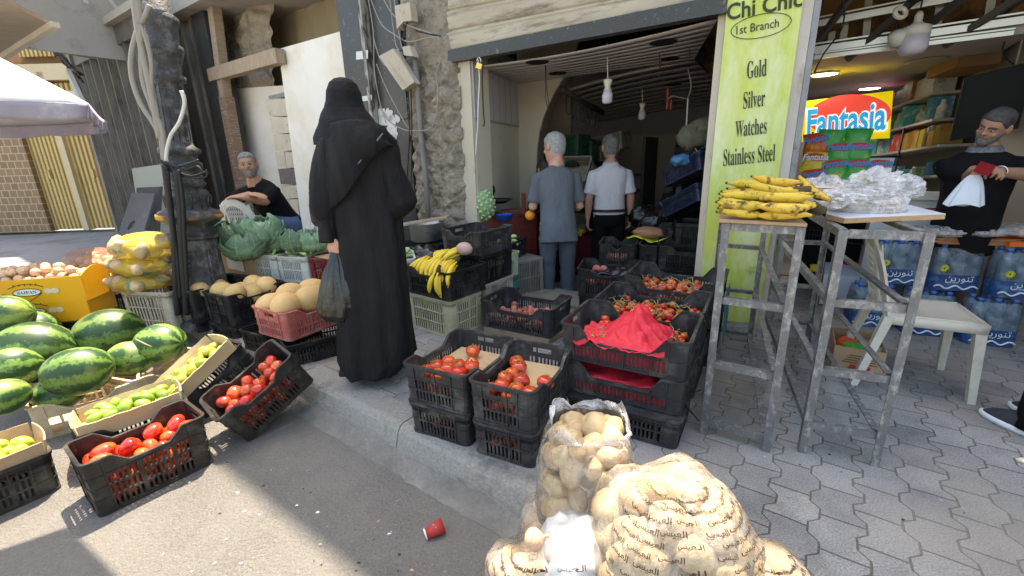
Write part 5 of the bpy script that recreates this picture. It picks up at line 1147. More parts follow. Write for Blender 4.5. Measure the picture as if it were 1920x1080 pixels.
M=edge_crate(flat(a),flat(a+(b-a).normalized()*.46),.30);crate('black crate under the pink melon crate beside the woman','black',M,.48,.32,.155,.0)
ca,cb_=G(541,642,.165),G(634,606,.165);d_=(cb_-ca).normalized()
crate('black crate under the left half of the pink melon crate','black',edge_crate(flat(ca)-Vector((d_.y,-d_.x,0))*-.02+d_*.02-Vector((-d_.y,d_.x,0))*-.32,flat(ca+d_*.46)-Vector((-d_.y,d_.x,0))*-.32,.30),.46,.3,.15,.0)
M=edge_crate(ca,ca+d_*.48,.36);crate('dusty pink crate of cantaloupes beside the woman in black','pink',M,.48,.38,.20,.05)
for x,y,z,s_,lb in[(-.14,-.06,.21,.098,'orange cantaloupe at the left of the pink crate'),(.03,-.09,.215,.105,'large tan cantaloupe at the front of the pink crate'),(.15,.06,.215,.102,'cantaloupe at the right of the pink crate by the woman'),(.0,.10,.23,.09,'cantaloupe at the back of the pink crate'),(-.14,.11,.19,.09,'cantaloupe in the far left corner of the pink crate')]:
 fruit('melon',M@TR((x,y,z))@Matrix.Rotation(random.uniform(-.4,.6),4,'Z'),lb,None,s_,'cantaloupe')
# cabbages, squash
a,b=A(412,500,4.15),A(478,515,3.95);zb_=.28
Mc=edge_crate(flat(a,.32),flat(b,.32),.38)
CB=carton('brown carton with a white label under the cabbages',Mc,(flat(a)-flat(b)).length+.04,.38,.24,CARD,0,'cabbage_carton',cat='carton')
m_=MB();L_=(flat(a)-flat(b)).length;m_.prism([Vector((-.10,-.198,.05)),Vector((.12,-.198,.03)),Vector((.12,-.198,.19)),Vector((-.10,-.198,.21))],(0,-.002,0));m_.build('label',mat('white_label',(.66,.66,.64),(.72,.72,.7),30,.6,c3=(.35,.36,.38),s3=22,t3=.62),CB)
crate('black crate under the cabbage carton','black',edge_crate(flat(a),flat(b),.38),L_,.38,.29,0)
LEAF=mat('cabbage_leaf',(.09,.19,.12),(.25,.37,.23),7,.5,.8,24,rand=.3,c3=(.33,.44,.24),s3=5,t3=.6);VEIN=mat('cabbage_vein',(.24,.36,.21),(.32,.43,.27),6,.6)
def cabbage(c,r,label,seed,sq=1.0):
 rn=random.Random(seed);c=Vector(c);t=thing('cabbage',label,'cabbage',tuple(c-ZUP*r*.8));m=MB();m.ell(c,(r*.86,r*.86,r*.76*sq),nz=.10,nf=1.6,seed=seed,nu=22,nv=14);part(m,'heart',LEAF,t)
 m=MB();vv=MB()
 for k in range(9):
  a0=2*math.pi*k/9+rn.uniform(-.25,.25);e0=rn.uniform(-.15,.55);sp=rn.uniform(.75,1.05);lift=rn.uniform(.1,.7)
  def lf(u,v,a0=a0,e0=e0,sp=sp,lift=lift):
   a=a0+(u-.5)*sp*1.9*math.sin(math.pi*min(.94,.16+v*.8));el=-1.0+v*(1.65+e0)
   q=Vector((math.cos(a)*math.cos(el),math.sin(a)*math.cos(el),math.sin(el)))
   rr=r*(.98+.10*v+(.14+lift)*max(0,v-.6)*2+.05*noise.noise((u*5+k,v*5,seed))+.06*abs(u-.5)*2*v+.09*math.sin(u*25+k)*max(0,v-.45)+.05*noise.noise((u*11,v*9,k+seed)))
   return c+Vector((q.x*rr,q.y*rr,q.z*rr*.82*sq))
  m.sheet(lf,12,10,.004)
  vv.tube([lf(.5,v/8)+(lf(.5,v/8)-c).normalized()*.003 for v in range(9)],[.007-.0007*v for v in range(9)],5)
  for side in(-1,1):
   for q in(3,5):vv.tube([lf(.5+side*.42*w_/3,q/8+.10*w_/3)+(lf(.5,.5)-c).normalized()*.002 for w_ in range(4)],[.0028,.0024,.002,.0012],4)
 part(m,'outer_leaf',LEAF,t);part(vv,'leaf_vein',VEIN,t);return t
for i,(x,y,Y,rr_,lb)in enumerate([(440,440,4.1,42,'big blue green cabbage at the left end of the pile by the lamp'),(487,432,4.1,40,'cabbage in the middle of the pile below the seated man'),(458,460,3.95,36,'cabbage at the front of the pile over the labelled carton'),(522,446,4.2,32,'dark cabbage between the seated man and the squash'),(556,447,4.0,30,'pale cabbage above the squash'),(590,449,4.0,26,'small pale cabbage beside the hand of the woman')]):
 cabbage(A(x,y+7,Y-.1),rr_*Y/FPX*.92,lb,i*7+1,.82)
wl,wm_,wr=A(470,527,3.98),A(524,530,3.86),A(582,530,3.74)
for i,(p,q,col,lb)in enumerate([(wl,wm_,'white','white crate of squash under the cabbages, left one'),(wm_,wr,'white','white crate of squash touching the maroon crate'),(wr,wr+(wr-wm_).normalized()*.27,'maroon','maroon crate behind the carrier bag of the woman')]):
 d_=(flat(q)-flat(p)).normalized();n=Vector((-d_.y,d_.x,0));zl=p.z-.03
 w_=(flat(q)-flat(p)).length-.006;Mx=frame(flat((p+q)/2,.285)+n*.23,n)
 crate(['white crate of squash beside the cabbage carton','white crate of squash touching the maroon crate',lb][i],col,Mx,.46,w_,.235,.0,rows=2)
 crate(['black crate low under the first white squash crate','black crate low under the second white squash crate','black crate low under the maroon crate'][i],'black',frame(flat((p+q)/2,0)+n*.23,n),.46,w_,.28,.0)
 if i<2:
  Mx2=Mx@TR((-.05,0,0));lbq='pale green squash heaped on the white crates under the cabbages'
  heap('squash',Mx2,.36,w_,.225,22,.030,lbq,'squash on the white crates',1,'squash',tilt=.4,jit=.5);heap('squash',Mx2,.3,w_*.9,.255,14,.030,lbq,'squash on the white crates',1,'squash',tilt=.5,jit=.5,dome=.03)
cm_=MB();cm_.box((0,0,0),(.2,.24,.004))
o=cm_.build('card_sheet',CARD);o.matrix_world=frame(flat(wr,.512)+(wr-wm_).normalized()*.13+V*.14,U);tag(o,'flat brown card lying on the maroon crate','card')
# crates right of the woman
a,b,c_=G(770,612),G(848,637),G(890,606)
d_=(b-a).normalized();n=Vector((-d_.y,d_.x,0));hb=.30
LBg=(a-b).length
Mb=edge_crate(flat(a),flat(b),.36);crate('pale yellow crate under the banana crate','beige',Mb,LBg,.36,hb,.0,rows=3,slot=.014,slat=.010)
Mbn=edge_crate(flat(a,hb+.004)-d_*-.01,flat(b,hb+.004),.40)@TR((.02,-.01,0));crate('black crate of bananas on the pale yellow crate','black',Mbn,LBg+.0,.42,.215,.045)
BAN=mat('ripe_banana',(.72,.50,.03),(.80,.60,.06),2,.45,c3=(.06,.03,.01),s3=7,t3=.66,w3=.03,rand=.12);TIP=mat('banana_tip',(.05,.035,.02),(.1,.08,.03),6,.8)
def banana_hand(M,n,label,seed,r=.019,ln=.19,fan=.9,group=None,curl=1.0):
 rn=random.Random(seed);t=thing('banana_hand',label,'bananas',group=group);tips=MB()
 for row in range(2):
  for k in range(n if row==0 else n-1):
   mb=MB();f=(k-(n-1)/2)/max(1,n-1)*2+row*.12;l_=ln*rn.uniform(.9,1.05);pts=[];rs=[]
   for i in range(11):
    s_=i/10;a_=s_*1.15*curl
    yy=l_*math.sin(a_)/1.0;zz=l_*(1-math.cos(a_))*.75
    pts.append((f*(.035+.085*s_)*n/4.5,yy+.015,-zz+.05+(-.032*row)+.012*(1-f*f)))
    rs.append(r*[.38,.42,.75,.98,1.04,1.05,1.05,1.0,.86,.55,.22][i])
   mb.tube(pts,rs,7,flatx=.94);mb.tube([pts[-1],(Vector(pts[-1])*1.5-Vector(pts[-2])*.5)],[r*.3,r*.18],6,1);mb.build('banana',[BAN,TIP],t)
 tips.tube([(-.02*n/4,.02,.03),(.02*n/4,.02,.035)],[.022,.022],8);tips.tube([(0,.02,.03),(0,-.02,.05),(0,-.045,.05)],[.024,.016,.013],7)
 tips.build('stalk',TIP,t);t.matrix_world=M;return t
bz=hb+.215
for i,(x,y,z,yaw,n_,pit)in enumerate([(-.13,-.03,.24,180,5,-18),(.02,-.03,.25,175,6,-18),(.15,-.03,.24,170,5,-14),(-.03,.10,.27,160,5,-5),(.10,.12,.29,120,5,-5)]):
 banana_hand(Mbn@TR((x,y,z-.02))@Matrix.Rotation(R(yaw),4,'Z')@Matrix.Rotation(R(pit),4,'X'),n_,'hand of ripe bananas in the black crate on the pale yellow crate',i,group='bananas in the crate')
banana_hand(Mbn@TR((.155,-.19,.20))@Matrix.Rotation(R(178),4,'Z')@Matrix.Rotation(R(-52),4,'X'),2,'bananas hanging over the front corner of the banana crate',31,ln=.17)
m_=MB();m_.ell((0,0,0),(.07,.055,.05),nz=.1,seed=2);o=m_.build('mango',mat('mauve_squash',(.46,.28,.24),(.56,.40,.32),3,.6));o.matrix_world=Mbn@TR((.13,.08,.335));tag(o,'mauve brown root lying on top of the crated bananas','vegetable')
p,q=A(735,560,3.45),A(778,553,3.5)
Mg=edge_crate(flat(p,.30),flat(q,.30),.4);crate('white crate of pale cucumbers half hidden behind the woman','white',Mg@TR((-.09,0,0)),.42,.38,.235,.0)
crate('pale crate low under the cucumber crate behind the woman','tan',edge_crate(flat(p),flat(q),.4)@TR((-.09,0,0)),.42,.38,.295,0)
heap('squash',Mg@TR((-.09,0,0)),.4,.34,.23,20,.034,'pale green cucumber beside the crated bananas','pale cucumbers',1,'cucumber','gourd',tilt=.3);heap('squash',Mg@TR((-.09,.02,0)),.36,.3,.27,14,.034,'pale green cucumber beside the crated bananas','pale cucumbers',1,'cucumber','gourd',tilt=.3)
p=A(800,470,4.1);Mt=frame(flat(p,p.z-.05),U)
carton('dark shallow tray of green beans under the empty black crate',Mt,.6,.34,.05,mat('dark_card',(.12,.09,.06),(.18,.13,.09),5,.8),0)
crate('black crate holding up the green bean tray','black',frame(flat(p,0),U),.55,.34,p.z-.06,0)
heap('bean',Mt,.58,.3,.04,60,.03,'green bean in the shallow tray behind the bananas','green beans in the tray',1,'green_bean',tilt=.25,jit=1.2)
m_=MB();cD=A(790,480,3.75)
def dl(u,v):return cD+U*(u-.5)*.62+V*(v-.5)*.3+ZUP*(.05*math.sin(u*9)*math.sin(v*7)+.05*noise.noise((u*6,v*6,1))+.02)
m_.sheet(dl,30,20,.004);solo(m_,'black_sheet',mat('black_plastic_film',(.012,.012,.013),rough=.25,spec=.6),'crumpled black plastic between the bean tray and the cucumbers','plastic sheet')
heap('squash',frame(A(800,493,3.7),U),.5,.2,0,12,.026,'dark aubergine lying in the black plastic','aubergines',1,'aubergine','aub',tilt=.3)if 0 else None
a,b=G(905,612,0),G(965,560,0)
MS=edge_crate(flat(A(908,590,3.62)),flat(A(908,590,3.62))+(V*.9+U*.1).normalized()*.46,.3)
crate('dark crate at the bottom of the stack behind the bananas','black',MS@TR((0,.0,0)),.46,.34,.13,0)
crate('bright green crate under the light green one','green',MS@TR((0,0,.13)),.46,.32,.135,0)
crate('light green crate with ribbed side above the bright green crate','lightgreen',MS@TR((0,0,.27)),.48,.34,.21,.04,rows=1)
MU=edge_crate(A(836,477,3.62),A(902,481,3.55),.4);zu=MU.translation.z
crate('empty black crate on top of the stack behind the bananas','grey',frame((A(868,475,3.6)+V*.2),U)@TR((0,0,.0)),.42,.46,.19,.05)
crate('black crate inside the stack under the empty one','black',frame(flat(A(868,475,3.6),.30)+V*.22,U),.40,.44,max(.1,A(868,475,3.6).z-.305),0)
crate('tan crate at the floor of the stack under the empty black crate','tan',frame(flat(A(868,475,3.6),0)+V*.24,U),.40,.42,.295,0)
p,q=A(952,515,4.0),A(992,480,4.45)
MQ=edge_crate(flat(p,p.z),flat(q,p.z),.3);crate('black crate of squash in front of the dark red table','black',MQ@TR((0,0.02,0)),.5,.3,.27,0)
heap('squash',MQ,.44,.26,.25,18,.028,'green squash in the crate by the dark red table','squash by the red table',1,'squash',tilt=.4);heap('squash',MQ,.36,.22,.28,9,.03,'green squash in the crate by the dark red table','squash by the red table',1,'squash',tilt=.4)
p,q=A(962,553,4.0),A(1010,545,4.35);hdr=A(965,497,4.0).z-p.z
Mdr=edge_crate(flat(A(958,552,4.0),0),flat(A(958,552,4.0),0)+(V+U*.35).normalized()*.42,.3)
crate('drab grey crate upside down at the shop threshold','drab',Mdr@Matrix.Rotation(math.pi,4,'X')@TR((0,0,-max(.2,A(960,495,4.0).z))),.42,.3,max(.2,A(960,495,4.0).z),0,handle=False)
a,b=G(903,622),G(1066,655);d_=(flat(b)-flat(a)).normalized();La=.60
Mr=edge_crate(flat(a,.05),flat(a,.05)+d_*La,.38);crate('wide dark grey crate with dark red fruit low inside, in front of the threshold','grey',Mr,La,.38,.215,.06)
crate('black crate flat under the wide dark grey crate','black',edge_crate(flat(a),flat(a)+d_*La,.38),La-.02,.36,.05,0,rows=1,handle=False)if 0 else None
heap('peach',Mr,.54,.33,.045,40,.026,'small dark red plum low in the wide grey crate','plums in the wide crate',1,'plum');heap('peach',Mr,.54,.33,.085,36,.026,'small dark red plum low in the wide grey crate','plums in the wide crate',1,'plum')
m_=MB();m_.prism([flat(a,.002)+d_*.02,flat(a,.002)+d_*(La-.02),flat(a,.002)+d_*(La-.02)+n*.3,flat(a,.002)+d_*.02+n*.3],ZUP*.045);solo(m_,'low_pallet',WOOD,'low wooden board under the wide dark grey crate','board')
# tomato stacks A and B
lab=['large ripe tomato in the left crate of the kerb edge pair','large ripe tomato in the right crate of the kerb edge pair']
for i,(pa,pb)in enumerate([((770,808),(880,843)),((888,850),(1002,884))]):
 a,b=G(*pa),G(*pb);d_=(flat(b)-flat(a)).normalized();n=Vector((-d_.y,d_.x,0));w_=(flat(b)-flat(a)).length-.004
 Mx=frame(flat((a+b)/2)+n*.235,n)
 nm=['left','right'][i]
 crate('dark grey crate under the %s tomato crate of the kerb edge pair'%nm,'grey',Mx,.47,w_,.175,.0)
 heap('tomato',Mx,.43,w_-.04,.05,14,.037,'tomato inside the lower crate under the %s one of the kerb edge pair'%nm,'tomatoes in the lower %s crate'%nm,1);heap('tomato',Mx,.43,w_-.04,.115,14,.037,'tomato inside the lower crate under the %s one of the kerb edge pair'%nm,'tomatoes in the lower %s crate'%nm,1)
 Mx=Mx@TR((0,0,.178));crate('dark grey crate of big tomatoes, %s one of the kerb edge pair'%nm,'grey',Mx,.48,w_+.008,.20,.045)
 heap('tomato',Mx,.42,w_-.04,.05,18,.038,lab[i],'tomatoes in the %s pair crate'%nm,1)
 cb2=MB();cb2.box((.08,0,.10),(.27,w_-.05,.004));o=cb2.build('card_sheet',CARDL);o.matrix_world=Mx;tag(o,'flat card under the top tomatoes in the %s crate of the pair'%nm,'card')
 if i==0:sp_=[(-.17,.10),(-.17,.02),(-.165,-.05),(-.10,.085),(-.105,.015),(-.11,-.055),(-.03,.06),(-.045,-.01),(-.035,-.08),(-.18,-.11),(.0,-.06),(.12,.01)]
 else:sp_=[(-.17,.09),(-.18,-.02),(-.12,.055),(-.12,-.02),(-.13,-.09),(-.05,.07),(-.045,-.01),(.0,.06),(.06,.05),(.11,.085),(-.02,-.12),(-.185,-.10)]
 for k,(x,y)in enumerate(sp_):
  fruit('tomato',Mx@TR((x,y,.135 if x<.05 else .14))@Matrix.Rotation(random.uniform(0,6),4,'Z')@Matrix.Rotation(random.uniform(-.5,.5),4,'X'),lab[i],'tomatoes in the %s pair crate'%nm,random.uniform(.036,.042),calyx=random.random()<.45)
# red paper stack and its base crate
sa,sb_=G(1052,728,.16),G(1278,783,.16);d_=(flat(sb_)-flat(sa)).normalized();n=Vector((-d_.y,d_.x,0));Ls=(flat(sb_)-flat(sa)).length
b0=G(1262,842,0)
Mbase=edge_crate(flat(sb_)-d_*(Ls*.93)-n*.06,flat(sb_)+d_*0-n*.06,.40)
crate('solid topped grey crate on the pavement under the red paper crates','grey',Mbase@TR((0,.02,0)),Ls*.93,.38,.15,0,rows=2)
m_=MB();q=Mbase@TR((0,.02,.152))
for k in range(-9,10):m_.box((k*Ls*.046,0,.004),(.006,.35,.005),Matrix.Rotation(R(35 if k%2 else-35),3,'Z'))
m_.box((0,0,0),(Ls*.91,.37,.006));o=m_.build('lid',PL['grey']);o.matrix_world=q;tag(o,'ribbed grey lid on the crate under the red paper crates','lid')
REDP=mat('red_paper',(.62,.018,.035),(.72,.04,.06),3,.6,.5,12,c3=(.5,.01,.03),s3=4,t3=.6)
PB=.075
M1=edge_crate(flat(sa,.16),flat(sb_,.16),.42);crate('lower grey crate lined with red paper on the solid crate','grey',M1,Ls,.42,.17,PB,rows=1)
M2r=M1@TR((0,0,.173));crate('upper grey crate of vine tomatoes with red paper hanging over the front','grey',M2r,Ls+.01,.42,.185,PB,rows=1)
m_=MB();m_.box((0,-.19,.055),(Ls-.1,.002,.085));m_.box((0,.01,.085),(Ls-.08,.36,.003))
def pap(u,v):return Vector(((u-.5)*(Ls-.10),-.195+v*.30,.095+.02*noise.noise((u*7,v*5,3))+.018*math.sin(u*16+v*6)*v))
m_.sheet(pap,36,12,.002);o=m_.build('red_paper',REDP);o.matrix_world=M1;tag(o,'red paper lining of the lower grey crate','paper')
def vine(M,L,W,z,n,label,group,stems=True,mask=None,r=.024):
 heap('tomato',M,L,W,z,n,r,label,group,1,'vine_tomato','vine',jit=.6,mask=mask,cat='tomato')
 heap('tomato',M,L*.92,W*.9,z+.032,int(n*.6),r*.95,label,group,1,'vine_tomato','vine',jit=.7,mask=mask,cat='tomato')
 if stems:
  m_=MB()
  for k in range(int(n*.55)):
   x,y=random.uniform(-L/2,L/2)*.9,random.uniform(-W/2,W/2)*.85
   if mask and not mask(x,y):continue
   a_=random.uniform(0,6.28);pts=[Vector((x,y,z+.03))]
   for j in range(5):a_+=random.uniform(-.8,.8);pts.append(pts[-1]+Vector((math.cos(a_)*.018,math.sin(a_)*.018,.014*math.cos(j*1.2)+.004)))
   m_.tube(pts,[.003,.0028,.0025,.002,.0018,.001],5)
   for j in(2,4):m_.tube([pts[j],pts[j]+Vector((math.sin(a_*3)*.014,math.cos(a_*2)*.014,.012))],.0015,4)
  o=m_.build('vine_stems',STEM);o.matrix_world=M;tag(o,kind='stuff');tag(o,'dry green stems tangled over the '+label.split(' in ')[-1].replace('the ','tomatoes of the ',1),'stems')
vine(M2r,Ls-.08,.36,.07,46,'vine tomato in the upper crate with red paper','vine tomatoes with red paper',mask=lambda x,y:x<-.04 or x>.12)
m_=MB();m_.box((0,-.19,.055),(Ls-.1,.002,.085))
def pap2(u,v):
 x=(-.23+.43*u);pk=max(0,1-abs(u-.60)/.40);pk2=pk**1.15
 y=-.222+v*.27;rise=math.sin(math.pi*min(1,v*1.0)*.5)
 z=.118-.012*(v<.05)+pk2*.155*rise*(1-.15*v)+.026*noise.noise((u*7+v*3,v*5,9))+.012*noise.noise((u*17,v*15,2))+.010*math.sin((u-.6)*30/(.25+v))*pk*v
 return Vector((x,y,z))
m_.sheet(pap2,70,34,.002);o=m_.build('red_paper',REDP);o.matrix_world=M2r;tag(o,'crumpled red paper peaked over the upper crate of vine tomatoes','paper')
nB=n
def back(k,up,du=0):return M1@TR((du,k,up))
Mv1=M1@TR((.0,.47,.10));crate('grey crate of vine tomatoes behind the red paper peak','grey',Mv1,Ls,.42,.24,PB,rows=2)
vine(Mv1,Ls-.07,.36,.12,60,'vine tomato in the crate behind the red paper peak','vine tomatoes in the second row');m_=MB();m_.box((0,-.19,.10),(Ls-.1,.002,.12));o=m_.build('red_paper',REDP);o.matrix_world=Mv1;tag(o,'red paper lining the crate behind the red paper peak','paper')
crate('grey crate low under the second row of vine tomatoes','grey',M1@TR((0,.47,-.16)),Ls,.42,.255,0)
Mv2=M1@TR((.05,.93,.13));crate('grey crate of vine tomatoes in front of the peaches','grey',Mv2,Ls,.44,.25,PB,rows=2)
vine(Mv2@TR((0,-.02,0)),Ls-.07,.38,.12,60,'vine tomato in the crate in front of the peaches','vine tomatoes in the third row')
m_=MB();m_.box((.2,-.08,.165),(.16,.22,.003));o=m_.build('red_paper',REDP);o.matrix_world=Mv2;tag(o,'scrap of red paper at the right of the third tomato row','paper')
crate('grey crate low under the third row of vine tomatoes','grey',M1@TR((.05,.93,-.16)),Ls,.44,.285,0)
tp_=MB();a,b=G(1316,700,0.05),G(1335,640,.1);tp_.prism([Mv2@Vector((Ls/2+.02,-.2,.18)),Mv2@Vector((Ls/2+.02,.2,.16)),Mv2@Vector((Ls/2+.03,.2,-.1)),Mv2@Vector((Ls/2+.03,-.1,-.16))],Vector((.003,0,0)));solo(tp_,'blue_tarp',mat('blue_tarp',(.02,.13,.22),(.03,.17,.28),5,.5,.4,20),'blue plastic sheet hanging beside the third tomato row','plastic sheet')
pa,pb=A(1085,556,3.55),A(1196,570,3.35)
def row_crate(px1,px2,Y1,Y2,H,W,label,col,cut=.05,dz=0,**kw):
 p,q=A(px1[0],px1[1],Y1),A(px2[0],px2[1],Y2);q.z=p.z;M=edge_crate(p,q,W);crate(label,col,M,(q-p).length,W,H,cut,**kw)
 return M,(q-p).length
Mp0,Lp0=row_crate((1082,553),(1200,566),3.45,3.30,.22,.4,'black crate of peaches with black plastic, nearest the man in grey','black',.05)
heap('peach',Mp0,Lp0-.06,.34,.10,26,.035,'peach in the crate with black plastic','peaches with black plastic',1)
heap('peach',Mp0@TR((-.02,.06,0)),Lp0-.2,.2,.15,7,.034,'peach in the crate with black plastic','peaches with black plastic',1)
m_=MB()
def bp(u,v):return Vector((-.12+.36*u,-.19+.22*v,.165+.025*math.sin(u*7+v*5)+.03*noise.noise((u*5,v*5,2))))
m_.sheet(bp,20,12,.003);o=m_.build('black_film',mat('black_film',(.01,.01,.011),rough=.3,spec=.6));o.matrix_world=Mp0;tag(o,'black plastic film folded over the peaches by the man in grey','plastic film')
crate('black crate under the peaches nearest the man in grey','black',TR((0,0,-Mp0.translation.z+.0))@Mp0,Lp0-.02,.38,max(.08,Mp0.translation.z-.005),0)
Mp1,Lp1=row_crate((1205,562),(1335,590),3.30,3.08,.15,.36,'shallow black crate of peaches beside the lime sign','black',.05)
heap('peach',Mp1,Lp1-.06,.3,.06,16,.037,'dusky peach in the shallow crate beside the lime sign','peaches beside the sign',1)
m_=MB();m_.box((-.02,0,.03),(Lp1-.08,.3,.004));o=m_.build('card_sheet',CARDL);o.matrix_world=Mp1;tag(o,'card lining the shallow peach crate beside the lime sign','card')
Mp2,Lp2=row_crate((1190,615),(1338,645),3.0,2.8,.16,.32,'black crate of peaches between the vine tomatoes and the shallow crate','black',.06)
heap('peach',Mp2,Lp2-.06,.28,.10,22,.038,'red peach in the crate behind the third tomato row','peaches behind the tomatoes',1)
crate('black crate low under the peaches beside the lime sign','black',TR((0,0,-Mp1.translation.z))@Mp1,Lp1-.02,.34,max(.08,Mp1.translation.z-.005),0)
crate('black crate low under the peaches behind the tomatoes','black',TR((0,0,-Mp2.translation.z))@Mp2,Lp2-.02,.30,max(.08,Mp2.translation.z-.005),0)
back_rows=[((1122,498),(1190,503),3.9,3.8,.20,'black crate with cut out handle in front of the man in white'),((1195,500),(1232,505),3.85,3.78,.20,'narrow black crate between two others in the back row'),((1232,505),(1338,520),3.75,3.6,.21,'wide black crate in the back row by the door jamb'),((1195,458),(1262,462),4.2,4.1,.16,'black crate holding the yellow paper parcel'),((1262,462),(1330,470),4.1,3.95,.22,'tall black crate at the back by the door jamb')]
for pa,pb,Y1,Y2,H,lb in back_rows:
 Mx,Lx=row_crate(pa,pb,Y1,Y2,H,.38,lb,'black',.05 if H<.215 else 0)
 crate('black crate low under the '+lb.replace('black crate ','').replace('narrow ','narrow one ').replace('wide ','wide one ').replace('tall ','tall one '),'black',TR((0,0,ZF-Mx.translation.z))@Mx,Lx-.02,.36,max(.08,Mx.translation.z-ZF-.005),0)
 if 'handle in front' in lb:heap('peach',Mx,Lx-.06,.32,.06,14,.033,'peach low in the crate with a cut out handle','peaches in the handled crate',1)
c=A(1215,446,4.1)
m_=MB()
def yp(u,v):return c+U*(u-.5)*.34+V*(v-.5)*.2+ZUP*(.02*math.sin(u*7)+.02*noise.noise((u*5,v*5,7)))
m_.sheet(yp,20,8,.003);solo(m_,'yellow_paper',mat('acid_yellow_paper',(.55,.62,.03),(.62,.68,.1),4,.6),'acid yellow paper spread over a back crate','paper')
m_=MB();m_.ell(c+ZUP*.05+U*.0,(.14,.08,.05),M=frame((0,0,0),U).to_3x3(),nz=.35,nf=2.5,seed=4);solo(m_,'brown_paper',mat('brown_kraft',(.30,.14,.08),(.38,.2,.12),4,.7,.4,15),'crumpled brown paper parcel on the yellow paper','paper')
# steel racks, board, bananas, bread
STEEL=mat('paint_spotted_steel',(.13,.13,.135),(.22,.22,.22),9,.5,.4,40,metal=.35,c3=(.46,.45,.43),s3=34,t3=.6,w3=.1,stretch=(1,1,.6))
def rack(fl,fr,dv,zt,zb_,label):
 t=thing('steel_rack',label,'rack',tuple((fl+fr)/2+dv/2));e=.031
 top=[p+ZUP*zt for p in(fl,fr,fr+dv,fl+dv)];bot=[fl,fr,fr+dv,fl+dv];x=(fr-fl).normalized();y=dv.normalized()
 cor=[(1,1),(-1,1),(-1,-1),(1,-1)]
 for k in range(4):
  m_=MB();sx,sy=cor[k];p=bot[k]
  m_.obox(p,x*sx*e,y*sy*.005,ZUP*zt);m_.obox(p+y*sy*.005,x*sx*.005,y*sy*e,ZUP*zt);part(m_,'leg',STEEL,t)
 for i,z in enumerate(zb_+[zt-.0]):
  for k in range(4):
   a,b=bot[k]+ZUP*z,bot[(k+1)%4]+ZUP*z
   inn=(bot[(k+2)%4]-bot[(k+1)%4]).normalized()*.012;m_=MB();d_=(b-a).normalized()
   m_.bar(a+inn+d_*.006-ZUP*e/2,b+inn-d_*.006-ZUP*e/2,.006,e);m_.bar(a+inn*2.2+d_*.04-ZUP*.003,b+inn*2.2-d_*.04-ZUP*.003,e*.7,.006);part(m_,'cross_bar',STEEL,t)
 return t
fa,fb_=G(1312,812),G(1443,850);ra=G(1409,641);dvA=flat(ra-fb_)
zA=[A(1318,787,fa.y).z,A(1338,677,fa.y).z,A(1352,556,fa.y).z];zt=A(1374,418,fa.y).z
rack(fa,fb_,dvA,zt,zA,'paint spotted steel rack with ripe bananas on a card')
fc,fd=G(1497,848),G(1648,876);dvB=flat(G(1517,640)-fd)
zB=[A(1508,792,fc.y).z,A(1525,690,fc.y).z,A(1545,562,fc.y).z];ztB=A(1572,432,fc.y).z
rack(fc,fd,dvB,ztB,zB,'paint spotted steel rack carrying the white topped board')
bz_=ztB+.004;bp_=[G(1549,411,bz_),G(1582,419,bz_),G(1771,411,bz_),G(1700,392,bz_),G(1640,372,bz_),G(1545,380,bz_)]
bo=thing('table_board','thick chipboard with a white top lying on the right rack','board',tuple(sum(bp_,Vector())/6))
m_=MB();m_.prism(bp_,ZUP*.020);part(m_,'chipboard_core',mat('chipboard',(.42,.25,.12),(.55,.36,.19),60,.8,.5,60),bo)
m_=MB();m_.prism([p+ZUP*.0205 for p in bp_],ZUP*.002);part(m_,'white_laminate',mat('pale_blue_laminate',(.62,.66,.72),(.66,.7,.75),3,.3),bo)
ax_=(fb_-fa).normalized();ay_=dvA.normalized();ca=fa+ZUP*(zt+.004)
m_=MB();m_.obox(ca-ax_*.015-ay_*.01,ax_*.31,ay_*.42,ZUP*.012);solo(m_,'card_sheet',mat('corrugated_card',(.44,.30,.18),(.36,.23,.13),40,.8,.5,80),'corrugated card under the spotted bananas on the rack','card')
FR=frame(ca+ax_*.14+ay_*.1+ZUP*.014,ax_)
BAN2=mat('spotted_banana',(.60,.39,.03),(.70,.50,.07),3,.5,c3=(.05,.028,.012),s3=15,t3=.55,w3=.05,rand=.16)
_b=BAN;BAN=BAN2
def hand2(x,y,z,yaw,n_,pit,lb,seed,**kw):banana_hand(FR@TR((x,y,z))@Matrix.Rotation(R(yaw),4,'Z')@Matrix.Rotation(R(pit),4,'X'),n_,lb,seed,**kw)
gb_='spotted bananas on the rack'
def lying(M,n,label,seed,r=.0205,ln=.20,flip=1):
 """a hand lying on its side: fingers stacked in a fan"""
 rn=random.Random(seed);t=thing('banana_hand',label,'bananas',group=None);tips=MB()
 for k in range(n):
  mb=MB();pts=[];rs=[];l_=ln*rn.uniform(.92,1.06);row=k%3;col=k//3
  for i in range(12):
   s_=i/11;a_=(s_-.5)*1.25
   px_=-l_*.52+l_*1.04*s_;bow=.045*(math.cos(a_*1.25)-.7)*2
   y_=-.055+.045*row+.01*math.sin(seed+k);z_=.012+.036*row*(1-.25*s_)+.038*col*(1-.3*s_)+.012
   pts.append((px_*flip,y_-bow*(1-.25*row),z_+.006*math.sin(s_*5+k)));rs.append(r*[.3,.42,.78,.98,1.04,1.06,1.06,1.04,.98,.82,.55,.42][i])
  mb.tube(pts,rs,7,flatx=.95);mb.tube([pts[0],Vector(pts[0])*1.6-Vector(pts[1])*.6],[r*.32,r*.24],6,1);mb.build('banana',[BAN2,TIP],t)
 e_=Vector((ln*.55*flip,.0,.045));tips.tube([e_-Vector((.03*flip,0,0)),e_,e_+Vector((.03*flip,.0,.012))],[.026,.024,.016],8)
 tips.build('stalk',TIP,t);t.matrix_world=M;return t
lying(FR@TR((-.065,.0,0)),5,'spotted bananas at the left front of the card on the rack',3,ln=.175)
